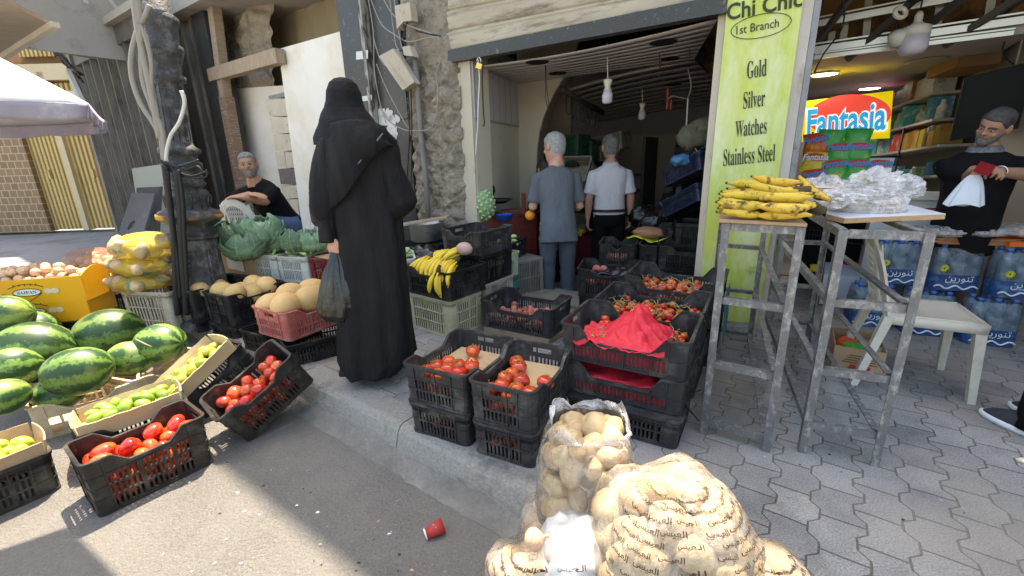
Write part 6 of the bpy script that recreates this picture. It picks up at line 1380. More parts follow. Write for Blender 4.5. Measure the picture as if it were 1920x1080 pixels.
lying(FR@TR((.085,-.02,0))@Matrix.Rotation(R(6),4,'Z'),5,'spotted bananas at the right front of the card on the rack',8,ln=.185,flip=-1)
lying(FR@TR((-.06,.14,.0))@Matrix.Rotation(R(-8),4,'Z'),6,'spotted bananas stacked at the back left of the rack',5,ln=.19)
lying(FR@TR((.03,.12,.055))@Matrix.Rotation(R(-20),4,'Z'),3,'long spotted banana bunch across the top of the heap',9,ln=.21)
lying(FR@TR((.125,.10,.03))@Matrix.Rotation(R(-52),4,'Z')@Matrix.Rotation(R(18),4,'Y'),3,'spotted bananas sloping down at the right of the heap',12,ln=.2)
BAN=_b
def film_mat(name,c,a0,a1,scale,rough=.12,wr=14,bump=.9,gl=.9):
 m=bpy.data.materials.new(name);m.use_nodes=True;n=m.node_tree.nodes;L=m.node_tree.links;n.clear()
 out=n.new('ShaderNodeOutputMaterial');tr=n.new('ShaderNodeBsdfTransparent');tr.inputs[0].default_value=(1,.995,.985,1);df=n.new('ShaderNodeBsdfDiffuse');df.inputs[0].default_value=(*c,1);gs=n.new('ShaderNodeBsdfGlossy');gs.inputs['Roughness'].default_value=rough
 tc=n.new('ShaderNodeTexCoord');t=n.new('ShaderNodeTexNoise');t.inputs['Scale'].default_value=scale;t.inputs['Detail'].default_value=8;t.inputs['Roughness'].default_value=.68;t.inputs['Distortion'].default_value=1.4
 L.new(tc.outputs['Object'],t.inputs[0]);mr=n.new('ShaderNodeMapRange');mr.inputs[1].default_value=.42;mr.inputs[2].default_value=.70;mr.inputs[3].default_value=a0;mr.inputs[4].default_value=a1;L.new(t.outputs[0],mr.inputs[0])
 w_=n.new('ShaderNodeTexNoise');w_.inputs['Scale'].default_value=wr;w_.inputs['Detail'].default_value=5;w_.inputs['Distortion'].default_value=2.5;L.new(tc.outputs['Object'],w_.inputs[0])
 bp=n.new('ShaderNodeBump');bp.inputs['Strength'].default_value=bump;bp.inputs['Distance'].default_value=.03;L.new(w_.outputs[0],bp.inputs['Height']);L.new(bp.outputs[0],gs.inputs['Normal'])
 fr=n.new('ShaderNodeFresnel');fr.inputs[0].default_value=1.5;L.new(bp.outputs[0],fr.inputs['Normal']);ml=n.new('ShaderNodeMath');ml.operation='MULTIPLY';ml.inputs[1].default_value=gl;L.new(fr.outputs[0],ml.inputs[0])
 m1=n.new('ShaderNodeMixShader');L.new(mr.outputs[0],m1.inputs[0]);L.new(tr.outputs[0],m1.inputs[1]);L.new(df.outputs[0],m1.inputs[2])
 m2=n.new('ShaderNodeMixShader');L.new(ml.outputs[0],m2.inputs[0]);L.new(m1.outputs[0],m2.inputs[1]);L.new(gs.outputs[0],m2.inputs[2]);L.new(m2.outputs[0],out.inputs[0]);return m
FILM=film_mat('clear_bag_film',(.95,.95,.96),.22,.7,9,.15,14,.7,.5)
BREAD=mat('flat_bread',(.62,.48,.33),(.72,.60,.46),9,.8,.3,30,c3=(.5,.3,.16),s3=12,t3=.64)
bc=G(1630,398,bz_+.02);dB=dvB.normalized();xB=(fd-fc).normalized()
cB=[(bc+dB*.10-xB*.02,.16),(bc+dB*.42-xB*.10,.17)]
for i,(c,r_)in enumerate(cB):
 for k in range(7 if i==0 else 10):
  m_=MB();z_=c.z+.004+k*.009;a_=random.uniform(-.012,.012)
  m_.lathe([(r_*.97,0),(r_,.003),(r_*.96,.007),(r_*.4,.0085)],30,(c.x+a_,c.y-a_,z_),lobes=3,lamp=.02);solo(m_,'flat_bread',BREAD,'round flat bread in the %s clear bag on the white topped board'%['front','rear'][i],'bread',group='flat breads in the %s bag'%['front','rear'][i])
 m_=MB();hz=.11 if i==0 else .13
 def fl_(u,v,c=c,r_=r_,hz=hz,i=i):
  a=2*math.pi*u;q=math.sin(math.pi*v*.5);e=(1-abs(2*v-1))
  rr=r_*1.12*math.cos(math.pi/2*v**1.6)+.035*noise.noise((math.cos(a)*3+i*7,math.sin(a)*3,v*4))*(.3+v)
  z_=hz*v**.8+.05*noise.noise((math.cos(a)*4,math.sin(a)*4,v*5+i*3))*v
  return c+Vector((rr*math.cos(a),rr*math.sin(a),z_+.001))
 m_.grid(fl_,48,16,closeu=True);solo(m_,'bread_bag',FILM,['clear bag of flat breads at the front of the white topped board','clear bag of flat breads behind, near the snack packets'][i],'bag')
for i,(x,y,Y,w_,h_)in enumerate([(1640,345,2.05,.20,.13),(1610,372,2.0,.24,.075),(1690,352,2.3,.16,.13),(1562,374,1.95,.15,.07)]):
 c=A(x,y,Y);m_=MB()
 def cr(u,v,c=c,w_=w_,h_=h_,i=i):
  a=2*math.pi*u;th=math.pi*v;q=Vector((math.sin(th)*math.cos(a),math.sin(th)*math.sin(a),-math.cos(th)))
  k=1+.42*noise.noise(q*2.2+Vector((i*5,0,0)))+.22*noise.noise(q*5.5+Vector((0,i*5,0)))
  return c+Vector((q.x*w_*.5*k,q.y*.09*k,q.z*h_*.5*k))
 m_.grid(cr,40,26,closeu=True,sm=False);solo(m_,'plastic_bag',FILM,['puffed empty clear bag end on top of the bread','crumpled clear bag lying over the front bread','clear bag end sticking out toward the counter','crumpled clear bag end next to the spotted bananas'][i],'bag')
# moulded chairs
CHW=mat('white_moulded_plastic',(.68,.68,.66),(.74,.74,.72),4,.4,c3=(.52,.5,.44),s3=3,t3=.62,w3=.12);CHO=mat('yellowed_plastic',(.60,.57,.48),(.66,.63,.55),4,.45,.1,20,c3=(.40,.37,.31),s3=4,t3=.6,w3=.12)
def chair(M,label,m,arms=False):
 t=thing('plastic_chair',label,'chair');hw,z=.20,.43
 s=MB()
 def seat(u,v):x=(u-.5)*2*hw*(1-.06*v);y=.21-.42*v;return Vector((x,y,z-.018*math.sin(math.pi*v)*(1-(2*u-1)**2)+(-.02*max(0,1-v*8))))
 s.sheet(seat,14,14,.008)
 s.sheet(lambda u,v:Vector(((u-.5)*2*(hw+.002),.212-.004*v,z-.004-.055*v-.02*math.cos(math.pi*(u-.5)*2)*v*0)),10,2,.007)
 for sg_ in(-1,1):s.sheet(lambda u,v,sg_=sg_:Vector((sg_*(hw+.004-.01*u),.21-.42*u,z-.002-.05*v)),10,2,.007)
 s.build('seat',m,t)
 for sx in(-1,1):
  for sy in(1,-1):
   l_=MB();rings=[]
   for k in range(7):
    f=k/6;cx=sx*(hw-.022+.035*f);cy=sy*(.185+(.03 if sy>0 else .10)*f);zz=(z-.01)*(1-f);w_=.05-.014*f;d_=.045-.012*f
    rings.append([Vector((cx+a*w_/2,cy+b*d_/2,zz))for a,b in((-1,-1),(1,-1),(1,1),(-1,1))])
   l_.loft(rings[::-1],sm=False);l_.build('leg',m,t)
 b=MB();nseg=26
 def arch(s_,off):
  a=math.pi*s_;x=(hw+.015-off)*math.cos(a)*(1-.05*math.sin(a));h=(.43-off*1.2)*(math.sin(a)**.62)
  return Vector((x,-.19-.09*h/.43-.02*(1-(x/hw)**2),z+h))
 for k in range(nseg):
  pts=[arch(k/nseg,0),arch((k+1)/nseg,0),arch((k+1)/nseg,.055),arch(k/nseg,.055)]
  b.prism(pts,Vector((0,-.012,-.004)))
 b.build('back_frame',m,t)
 p=MB();nx,ny=9,13
 def sp(u,v):x=(u-.5)*.17*(1+.2*v);h=.02+.37*v;return Vector((x,-.197-.09*h/.43-.018*(1-(x/hw)**2),z+h))
 for i in range(nx+1):
  for sgn in(1,-1):
   pts=[]
   for j in range(ny+1):
    u=i/nx+sgn*(j-ny/2)/ny*.5
    if 0<=u<=1:pts.append(sp(u,j/ny))
   if len(pts)>1:p.tube(pts,.0035,4)
 for e in(0,1):p.tube([sp(e,j/ny)for j in range(ny+1)],.011,6)
 for e in(-1,1):
  for q in(.27,):
   p.sheet(lambda u,v,e=e:Vector((e*(.135+.012*v+(u-.5)*.02),-.195-.09*(.01+.36*v)/.43,z+.01+.36*v)),2,8,.007)
 p.build('back_splat',m,t);t.matrix_world=M;return t
F1,F2=G(1804,569,.44),G(1848,600,.44);fe=(F2-F1).normalized();fw=Vector((-fe.y,fe.x,0))
if fw.x<0:fw=-fw
cc=(F1+F2)/2-fw*.21;yaw=math.atan2(fw.y,fw.x)-math.pi/2
chair(Matrix.Translation(flat(cc))@Matrix.Rotation(yaw,4,'Z'),'yellowed white plastic chair standing on the paving by the water packs',CHO)
q=A(449,400,4.4);chair(Matrix.Translation((q.x+.08,4.62,A(449,371,4.3).z-.86*1.1))@Matrix.Rotation(R(-14),4,'Z')@Matrix.Scale(1.1,4),'white plastic chair that the seated man leans his arms on',CHW)
q=A(574,420,4.9);chair(Matrix.Translation((q.x-.1,4.85,A(574,366,4.95).z-.86*1.1))@Matrix.Rotation(R(140),4,'Z')@Matrix.Scale(1.1,4),'white plastic chair behind the seated man, half hidden by the woman',CHW)
# water packs
PET=mat('blue_pet',(.10,.24,.38),(.16,.32,.47),6,.12,alpha=.62,spec=.7);CAPB=mat('blue_cap',(.05,.16,.5),rough=.4)
PWRAP=mat('blue_print_film',(.02,.06,.20),(.03,.12,.32),4,.2,alpha=.78,spec=.7,c3=(.12,.3,.5),s3=5,t3=.6);FILMW=film_mat('shrink_film',(.7,.82,.92),.04,.38,7,.1,18,.8)
WHT=mat('print_white',(.8,.82,.85),rough=.4);SUNP=mat('print_yellow',(.62,.66,.05),rough=.4)
_bt={}
def bottle(M,label,group):
 t=thing('water_bottle',label,'bottle',group=group)
 if not _bt:
  b=MB();b.lathe([(.036,0),(.043,.012),(.043,.05),(.040,.06),(.043,.07),(.043,.15),(.040,.16),(.043,.17),(.043,.215),(.030,.265),(.015,.29),(.014,.298)],14);_bt['b']=b.build('bottle_body',PET,t)
  b=MB();b.lathe([(.0165,.297),(.0165,.318),(.014,.32)],12);_bt['c']=b.build('cap',CAPB,t)
 else:
  for o in(_bt['b'],_bt['c']):c=o.copy();COL.objects.link(c);c.parent=t
 t.matrix_world=M
def pack(M,label,idx,text=True):
 L_,W_=.275,.185
 for i in range(3):
  for j in range(2):bottle(M@TR((-.09+.09*i,-.045+.09*j,.002)),'blue water bottle in the '+label,'bottles of water pack '+'abcdefgh'[idx])
 t=thing('water_pack_film','printed shrink film round the '+label,'film wrap')
 def ring(z,e=0):
  pts=[]
  for(cx,cy,a0)in((.09,-.045,-90),(.09,.045,0),(-.09,.045,90),(-.09,-.045,180)):
   for k in range(6):a=R(a0+18*k);pts.append(Vector((cx+(.046+e)*math.cos(a),cy+(.046+e)*math.sin(a),z)))
  return pts
 b=MB();b.loft([ring(z,.002*math.sin(z*60))for z in(.004,.05,.10,.115)],caps=False);b.build('blue_band',PWRAP,t)
 b=MB();b.loft([ring(z,-.012*max(0,(z-.21)/.1)+.0025*math.sin(z*80))for z in(.116,.15,.18,.21,.24,.27,.30)],caps=False);b.build('clear_film',FILMW,t)
 if text:
  b=MB();b.text(AR2,Vector((.01,-.094,.085)),(1,0,0),(0,0,1),.052,.15,off=.002);b.build('lettering',WHT,t)
  b=MB();b.tube([Vector((-.12+.24*k/20,-.0945,.03+.012*math.sin(k*.8)))for k in range(21)],.006,4);b.build('wave_print',WHT,t)
  b=MB()
  for k in range(12):a=k*math.pi/6;b.tube([Vector((-.085+.006*math.cos(a),-.0945,.16+.006*math.sin(a))),Vector((-.085+.026*math.cos(a),-.0945,.16+.026*math.sin(a)))],.004,4)
  b.build('sun_print',SUNP,t)
 t.matrix_world=M
w0=G(1915,655);w0.x-=.02
dW=unit(-20);nW=Vector((-dW.y,dW.x,0))
bW=w0+nW*.10
names=['lower water pack at the right edge','lower water pack under the seat of the chair','lower water pack left of the chair legs','upper water pack at the right edge','upper water pack behind the chair seat','upper water pack behind the chair back']
for k in range(3):pack(frame(bW-dW*(.14+.30*k)+nW*.10*k,dW),names[k],k)
for k in range(3):pack(frame(bW-dW*(.03+.295*k)+nW*(.06+.10*k)+ZUP*.325,dW),names[3+k],3+k)
for k in range(2):pack(frame(bW-dW*(.10+.3*k)+nW*.33+ZUP*.0,dW),['water pack at the back of the lower row, right','water pack at the back of the lower row, left'][k],6+k,False)
zc_=.66;cW=A(1800,470,2.85)
ORA=mat('orange_card',(.75,.14,.02),(.8,.2,.04),4,.5)
for k in range(7):
 m_=MB();s_=-.012*k;a_=bW-dW*(.22+random.uniform(-.03,.03))+nW*.08+ZUP*(.652+.007*k);m_.obox(a_-dW*.26,dW*.44,nW*.3,ZUP*.003);solo(m_,'flat_card',CARDL if k%3 else ORA,'thin flat card in the stack on top of the water packs','card',group='cards on the water packs')
m_=MB();a_=bW-dW*.12+nW*.04+ZUP*.655;m_.obox(a_,dW*.42,nW*.25,ZUP*.03);solo(m_,'orange_packet',ORA,'flat orange packet at the right end of the card stack','packet')
for i in range(3):
 c=bW-dW*(.42-.2*i)+nW*.18+ZUP*(.725+.01*i)
 for k in range(3):m_=MB();m_.lathe([(.125,0),(.13,.004),(.12,.009)],26,c-ZUP*.02+ZUP*k*.011);solo(m_,'flat_bread',mat('brown_bread',(.40,.26,.16),(.5,.35,.23),10,.8),'brown flat bread in a clear bag on the water packs','bread',group='brown breads on the water packs')
 m_=MB();m_.ell(c,(.16,.14,.045),nz=.25,nf=3,seed=i);solo(m_,'bread_bag',FILM,['clear bread bag on the water packs behind the chair back','clear bread bag in the middle of the water packs','clear bread bag with a label at the right on the water packs'][i],'bag')
m_=MB();c=bW-dW*.06+nW*.06+ZUP*.742;m_.obox(c,dW*.16,nW*.1+ZUP*.02,ZUP*.004);solo(m_,'label_card',mat('red_white_label',(.6,.09,.03),(.66,.12,.05),5,.5,c3=(.7,.68,.66),s3=8,t3=.55,w3=.02),'red and white label card on the bread bag','label')
p0_,p1_=G(1557,692),G(1650,709);d_=(p1_-p0_).normalized();hb_=(A(1561,645,p0_.y).z)
Mx=edge_crate(flat(p0_),flat(p1_),.30);Lb=(p1_-p0_).length
cb3=carton('open brown carton with red and green packets under the racks',Mx,Lb,.34,hb_,CARD,0,'cardboard_box',cat='box')
b=MB();b.text('Master',Vector((0.01,-.176,hb_*.28)),(-1,0,0),(0,0,-1),.040,.105,off=.003,bold=.04);b.build('lettering',mat('print_red_ink',(.5,.03,.02),rough=.6),cb3)
b=MB()
for k in range(4):b.box((.01,-.1755,hb_*(.46+.09*k)),(.17-.02*k,.001,.006))
b.build('small_print',mat('print_brown',(.16,.09,.05),rough=.7),cb3)
for k,(x,y,z,m__,lb)in enumerate([(-.05,.02,.06,'red','red'),(.05,.04,.05,'red','red'),(0,-.05,.055,'green','green'),(.07,-.04,.05,'white','white')]):
 mb=pillow((0,0,0),.13,.10,.06,(1,0,0),(0,1,0),(0,0,1));o=mb.build('packet',PKM[m__]);o.matrix_world=Mx@TR((x,y,hb_-.075+z*.5))@Matrix.Rotation(random.uniform(-.8,.8),4,'Z')@Matrix.Rotation(.3,4,'X');tag(o,lb+' packet inside the open brown carton under the racks','packet','red packets in the open carton' if lb=='red' else None)
# potato sacks in the foreground
FILMP=film_mat('potato_bag_film',(.90,.80,.66),.05,.36,6,.15,12,.9,.6);PRINT=mat('bag_print',(.05,.03,.02),rough=.6)
def sack(label,c,rx,ry,rz,npot,seed,text=0,open_=False,pr=.036,lean=(0,0),key='x',film=None,fmax=1.0):
 rn=random.Random(seed);c=Vector(c);t=thing('potato_sack',label,'sack',tuple(c-ZUP*rz))
 def surf(u,v,e=0.0):
  th=math.pi*v;ph=2*math.pi*u;s_=math.sin(th)
  sq=lambda x:math.copysign(abs(x)**.66,x)
  q=Vector((sq(s_*math.cos(ph)),sq(s_*math.sin(ph)),-sq(math.cos(th))))
  lump=1+.07*noise.noise(q*2.3+Vector((seed*3,0,0)))+.035*noise.noise(q*5+Vector((0,seed*3,0)))+.014*noise.noise(q*13+Vector((0,0,seed)))
  p=Vector((q.x*rx*lump,q.y*ry*lump,q.z*rz*lump));h=(p.z/rz)
  p.x+=lean[0]*h;p.y+=lean[1]*h
  return c+p*(1+e)
 m_=MB();m_.grid(lambda u,v:surf(u,v*fmax),64,40,closeu=True);part(m_,'film',film or FILMP,t)
 if open_:
  m_=MB();
  def rim(u,v):p=surf(u,fmax);q=p-c;return p+Vector((q.x*.02,q.y*.02,.028))*v+Vector((.03*noise.noise((u*12,v*3,1)),.03*noise.noise((u*12,v*3,5)),.045*noise.noise((math.cos(6.28*u)*2,math.sin(6.28*u)*2,v*2))))*v
  m_.grid(rim,64,5,closeu=True);part(m_,'open_rim',FILM,t)
 gold=math.pi*(3-math.sqrt(5));i=0;n_=npot
 for k in range(n_):
  zz=1-2*(k+.5)/n_;r_=math.sqrt(max(0,1-zz*zz));a=gold*k+seed
  if zz<-.75:continue
  v=math.acos(-zz)/math.pi;u=(a/(2*math.pi))%1
  p=surf(u,v);q=p-c;p=c+q*(1-pr*1.42/max(.05,q.length))
  fruit('potato',Matrix.Translation(p)@rrot(),'pale potato in the '+label[label.index('sack'):]if 0 else 'potato inside the '+key,'potatoes in the '+key,pr*rn.uniform(.85,1.12))
 if open_:
  for k in range(9):
   a=k*2.4;r_=rx*.62*math.sqrt((k+.5)/9);fruit('potato',Matrix.Translation(c+Vector((r_*math.cos(a)+lean[0]*.5,r_*math.sin(a)*.9+lean[1]*.5,rz*.60+rn.uniform(-.015,.02))))@rrot(),'potato inside the '+key,'potatoes in the '+key,pr*rn.uniform(.95,1.2))
 if text:
  m_=MB()
  for(u0,u1,v0,v1,nu_,nv_)in text:
   for j in range(nv_):
    for i in range(nu_):
     uc=u0+(u1-u0)*(i+(.35 if j%2 else 0))/max(1,nu_);vc=v0+(v1-v0)*j/max(1,nv_-1)
     du=(surf(uc+.01,vc)-surf(uc-.01,vc)).length/.02;dv_=(surf(uc,vc+.01)-surf(uc,vc-.01)).length/.02
     def wp(x,y,uc=uc,vc=vc,du=du,dv_=dv_):return surf(uc+x/du,vc+(y+x*-.12)/dv_,.006)
     m_.text(AR1,(0,0,0),(1,0,0),(0,1,0),.0185*rn.uniform(.9,1.1),.056,warp=wp,bold=.012)
  part(m_,'print',PRINT,t)
 return t,surf
cB1=A(1252,1010,.93)
sack('large clear potato sack printed all over with dark lettering',(cB1.x+.005,.93,.20),.207,.20,.31,78,2,text=[(.56,1.02,.40,.94,6,14)],key='large printed sack',pr=.047)
c=A(1098,868,1.15);sack('open clear sack of potatoes leaning by the red paper crates',(c.x-.005,1.16,c.z-.025),.14,.13,.155,44,5,open_=True,key='open clear sack',pr=.039,lean=(.03,.05),fmax=.74)
c=A(1015,985,1.18);sack('slack sack lying under the open potato sack',(c.x+.09,1.17,.06),.17,.13,.17,40,8,key='slack sack under the open one',pr=.034)
c=A(1000,1075,.98);sack('printed potato sack cut off by the bottom edge of the photo',(c.x+.02,.97,c.z-.08),.165,.12,.17,60,11,text=[(.52,.82,.55,.9,5,6)],key='sack cut off by the bottom edge',pr=.034)
c=A(1075,1050,.96);t,sf=sack('white printed sack between the large sack and the slack one',(c.x,.98,c.z-.06),.095,.11,.16,26,14,key='white printed sack',pr=.033,film=film_mat('white_bag_film',(.85,.84,.82),.6,.95,5,.3,11,.6))
m_=MB();m_.text(AR1,(0,0,0),(1,0,0),(0,1,0),.035,.06,warp=lambda x,y:sf(.72+x*1.6,.70+y*1.6,.01));part(m_,'print',PRINT,t)
0 and m_.grid(lambda u,v:sf(.62+.2*u+.02*v,.86+(.05+.02*math.sin(u*7))*v,.008),20,4);
c=A(1440,1085,1.0);sack('brown printed potato sack right of the large one',(c.x-.02,.99,c.z-.12),.14,.13,.22,50,17,text=[(.60,.95,.52,.92,4,8)],key='brown sack on the right',pr=.036,film=film_mat('brown_bag_film',(.72,.56,.40),.2,.55,6,.2,11,.7,.5))
fruit('onion',Matrix.Translation(A(1002,1012,.93))@Matrix.Rotation(R(70),4,'Y'),'dry onion lying on the bottom edge sack',None,.03,'onion')
cup=thing('paper_cup','crushed red paper cup lying on the road','cup',tuple(G(815,1000,ZR)))
m_=MB();q=G(800,1008,ZR)+ZUP*.02;e_=(G(832,996,ZR)-q);e_.z=.012;m_.tube([q,q+e_*.5,q+e_],[.022,.027,.031],16);
m_.v=[tuple(Vector(p)+Vector((.004*noise.noise(Vector(p)*60),0,-.006*abs(noise.noise(Vector(p)*45)))))for p in m_.v];part(m_,'cup_wall',mat('red_paper_cup',(.32,.02,.02),(.42,.05,.04),20,.6,c3=(.7,.66,.62),s3=30,t3=.68),cup)
m_=MB();m_.tube([q+ZUP*.0-e_*.09,q-e_*.01],[.020,.024],16);part(m_,'white_base',WHT,cup)
rl=random.Random(12)
for k in range(130):
 hi_=k>70;px_,py_=(rl.uniform(640,1860),rl.uniform(640,1060))if hi_ else(rl.uniform(300,960),rl.uniform(820,1075))
 p=G(px_,py_,.0015 if hi_ else ZR+.001)
 if not hi_ and(flat(p)-K0).dot(KN)<.2 or hi_ and(flat(p)-K0).dot(KN)>-.16:continue
 m_=MB();s_=rl.uniform(.003,.011);m_.prism([(p.x+s_*rl.uniform(.5,1)*math.cos(a_*1.26),p.y+s_*rl.uniform(.3,.8)*math.sin(a_*1.26),p.z)for a_ in range(5)],ZUP*.002)
 solo(m_,'litter_scrap',[WHT,CARD,mat('grey_pebble',(.3,.29,.27),rough=.9),mat('dark_leaf',(.05,.04,.03),rough=.8)][rl.choice([0,1,2,2,2,3,3])],'small scrap or pebble lying on the %s'%('paving between the crates and racks' if hi_ else 'road in front of the kerb'),'litter',group='litter on the '+('paving' if hi_ else 'road'))
# people
SKINM={'tan':mat('tanned_skin',(.42,.215,.135),(.48,.26,.17),9,.5,.1,60,sss=.12),'pink':mat('pale_skin',(.56,.30,.215),(.62,.36,.26),9,.5,.1,60,sss=.12)}
HAIRM={'white':mat('white_hair',(.24,.23,.22),(.60,.58,.55),60,.7,1.5,110),'grey':mat('grey_hair',(.09,.087,.084),(.36,.345,.33),60,.7,1.5,110),'dark':mat('dark_grey_hair',(.03,.028,.026),(.10,.095,.09),26,.6,.8,50)}
HS=[(-.10,.066,.056,.070),(-.05,.062,.050,.072),(-.012,.057,.052,.076),(.0,.034,.084,.070),(.018,.047,.094,.074),(.04,.058,.094,.080),(.065,.065,.092,.088),(.09,.069,.089,.094),(.112,.072,.085,.098),(.128,.074,.089,.100),(.145,.0745,.093,.100),(.165,.074,.089,.098),(.185,.070,.080,.090),(.205,.060,.063,.074),(.222,.043,.040,.050),(.232,.022,.018,.024),(.235,.004,.004,.005)]
def hrow(z):
 for i in range(len(HS)-1):
  a,b=HS[i],HS[i+1]
  if z<=b[0]:t=max(0,(z-a[0])/(b[0]-a[0]));return[a[k]+(b[k]-a[k])*t for k in range(4)]
 return list(HS[-1])
def hpt(z,ang,sc=1.0):
 _,w_,f_,b_=hrow(z);s_,c_=math.sin(ang),math.cos(ang)
 d_=f_ if c_>0 else b_;ex=.82
 return Vector((w_*math.copysign(abs(s_)**ex,s_)*sc,d_*math.copysign(abs(c_)**ex,c_)*sc,z))
def head_body(mb,T):
 mb.loft([[T@hpt(z,2*math.pi*k/28)for k in range(28)]for z,*_ in HS])
 def e(c,r,M=None):
  o=len(mb.v);mb.ell(c,r,M,12,8)
  for i in range(o,len(mb.v)):mb.v[i]=tuple(T@Vector(mb.v[i]))
 e((0,.097,.098),(.013,.021,.017));e((0,.092,.118),(.009,.014,.026));e((0,.090,.058),(.026,.008,.007));e((0,.088,.047),(.022,.009,.008));e((0,.082,.014),(.022,.016,.016))
 for s_ in(-1,1):
  e((s_*.080,-.008,.105),(.011,.024,.037),Matrix.Rotation(R(s_*14),3,'Z'));e((s_*.030,.082,.136),(.024,.010,.006));e((s_*.042,.072,.088),(.02,.016,.018));e((s_*.012,.095,.094),(.009,.010,.009))
def head_extras(t,T,hair,bald=.0,beard=None,glasses=False,long_=0):
 m_=MB();nu,nv=40,14
 def hl(a):
  c_=math.cos(a);return(.183+bald)if c_>.75 else(.183+bald)+(.125-.183-bald)*min(1,(.75-c_)/.55)if c_>.2 else .125+(.035-.125)*min(1,(.2-c_)/.75)
 def g(u,v):
  a=2*math.pi*u;z0=hl(a);z=z0+(.2355-z0)*(1-(1-v)**1.6);p=hpt(z,a,1.0)
  q=p-Vector((0,0,.13));k=1+(.075 if v>.02 else .012)+.03*noise.noise(p*60)+.02*noise.noise(p*140);return T@(Vector((0,0,.13))+q*k)
 m_.grid(g,nu,nv,closeu=True);m_.build('hair',HAIRM[hair],t)
 if beard:
  m_=MB()
  def b(u,v):
   a=(u-.5)*3.0;top_=.045+.055*(abs(a)/1.5)**1.5 if abs(a)>.35 else .046;z=-.004+(top_+.004)*v;p=hpt(max(z,.001),a)
   q=p-Vector((0,0,.05));return T@(Vector((0,0,.05))+q*(1.03+.02*noise.noise(p*120)))
  m_.sheet(b,30,8,.004);m_.sheet(lambda u,v:T@(hpt(.062+.012*v,(u-.5)*.9)*1.0+Vector((0,.004+.004*math.sin(3.14*v),0))),12,4,.004);m_.build('beard',HAIRM[beard],t)
 m_=MB()
 for s_ in(-1,1):
  o=len(m_.v);m_.ell((s_*.030,.0835,.120),(.014,.006,.0062),None,10,6,0)
  o2=len(m_.v);m_.ell((s_*.030,.0885,.120),(.006,.003,.006),None,8,6,1)
  for i in range(o,len(m_.v)):m_.v[i]=tuple(T@Vector(m_.v[i]))
 m_.build('eyes',[mat('eye_white',(.5,.45,.42),rough=.3),mat('eye_dark',(.03,.018,.012),rough=.2)],t)
 m_=MB()
 for s_ in(-1,1):
  m_.tube([T@Vector((s_*x,y,z))for x,y,z in((.012,.095,.139),(.03,.094,.145),(.048,.082,.142),(.055,.074,.136))],[.004,.0055,.005,.002],6)
 m_.build('eyebrows',HAIRM[hair if hair!='white' else 'grey'],t)
 if glasses:
  m_=MB()
  for s_ in(-1,1):
   m_.tube([T@Vector((s_*.031+.024*math.cos(k*math.pi/8),.101-.15*abs(.024*math.cos(k*math.pi/8)+s_*0),.119+.018*math.sin(k*math.pi/8)))for k in range(17)],.0025,6)
   m_.tube([T@Vector((s_*.055,.095,.124)),T@Vector((s_*.074,.05,.124)),T@Vector((s_*.082,-.01,.122))],.0022,5)
  m_.tube([T@Vector((-.008,.101,.122)),T@Vector((.008,.101,.122))],.0025,5);m_.build('glasses',mat('gold_frame',(.55,.42,.2),rough=.3,metal=.6),t)
def hand(mb,w_,d,n,curl=.5,sc=1.0,side=1,thumb=.6):
 """palm from the wrist along d, n = back of the hand, five fingers"""
 d,n=Vector(d).normalized(),Vector(n);n=(n-d*n.dot(d)).normalized();x=d.cross(n)*side;M=Matrix((x,d,n)).transposed();w_=Vector(w_)
 mb.ell(w_+d*.045*sc,(.040*sc,.052*sc,.017*sc),M,14,10);mb.ell(w_,(.026*sc,.03*sc,.020*sc),M,12,8)
 for k in range(4):
  b=w_+d*(.082-.006*abs(k-1.2))*sc+x*(.030-.020*k)*sc;L=[.042,.046,.043,.034][k]*sc;a=0;p=b;pts=[b-d*.02*sc,b]
  for j in range(3):
   a+=curl*[.75,1.0,.7][j]*(1+.12*k);dv=d*math.cos(a)-n*math.sin(a);p=p+dv*L*[.95,.62,.5][j];pts.append(p)
  mb.tube(pts,[.0098*sc,.0098*sc,.0092*sc,.0085*sc,.0068*sc],8)
 tb=w_+d*.022*sc+x*.034*sc;t1=tb+(d*.75+x*.55-n*.35*thumb).normalized()*.036*sc;t2=t1+(d*.85+x*.15-n*.55*thumb).normalized()*.030*sc
 mb.tube([tb-d*.014*sc-x*.012*sc,tb,t1,t2],[.013*sc,.0125*sc,.0105*sc,.0078*sc],8)
def remesh(o,vox):
 md=o.modifiers.new('surface','REMESH');md.mode='VOXEL';md.voxel_size=vox;md.use_smooth_shade=True
 s_=o.modifiers.new('smooth','SMOOTH');s_.factor=.5;s_.iterations=2
def ringz(c,w_,f_,b_,M,n=30,fold=0,seed=0,ang0=0):
 out=[]
 for k in range(n):
  a=2*math.pi*k/n;s_,c_=math.sin(a),math.cos(a);d_=f_ if c_>0 else b_;ex=.85
  p=Vector((w_*math.copysign(abs(s_)**ex,s_),d_*math.copysign(abs(c_)**ex,c_),0))
  if fold:
   q=c+p;p*=1+fold*noise.noise(Vector((q.x*14+seed,q.y*14,q.z*3.2)))+fold*.6*noise.noise(Vector((q.x*5+seed,q.y*5,q.z*11)))
  out.append(c+M@p)
 return out
def limb(mb,pts,rs,n=14,fold=0,seed=0,k=0,sub=4):
 P=[Vector(p)for p in pts];Q=[];RR=[]
 for i in range(len(P)-1):
  for j in range(sub):t_=j/sub;Q.append(P[i].lerp(P[i+1],t_));RR.append(rs[i]+(rs[i+1]-rs[i])*t_)
 Q.append(P[-1]);RR.append(rs[-1])
 o=len(mb.v);mb.tube(Q,RR,n,k)
 if fold:
  for i in range(o,len(mb.v)):
   ri=(i-o)//n;c=Q[min(ri,len(Q)-1)];p=Vector(mb.v[i]);mb.v[i]=tuple(c+(p-c)*(1+fold*noise.noise(Vector((p.x*12+seed,p.y*12,p.z*20)))))
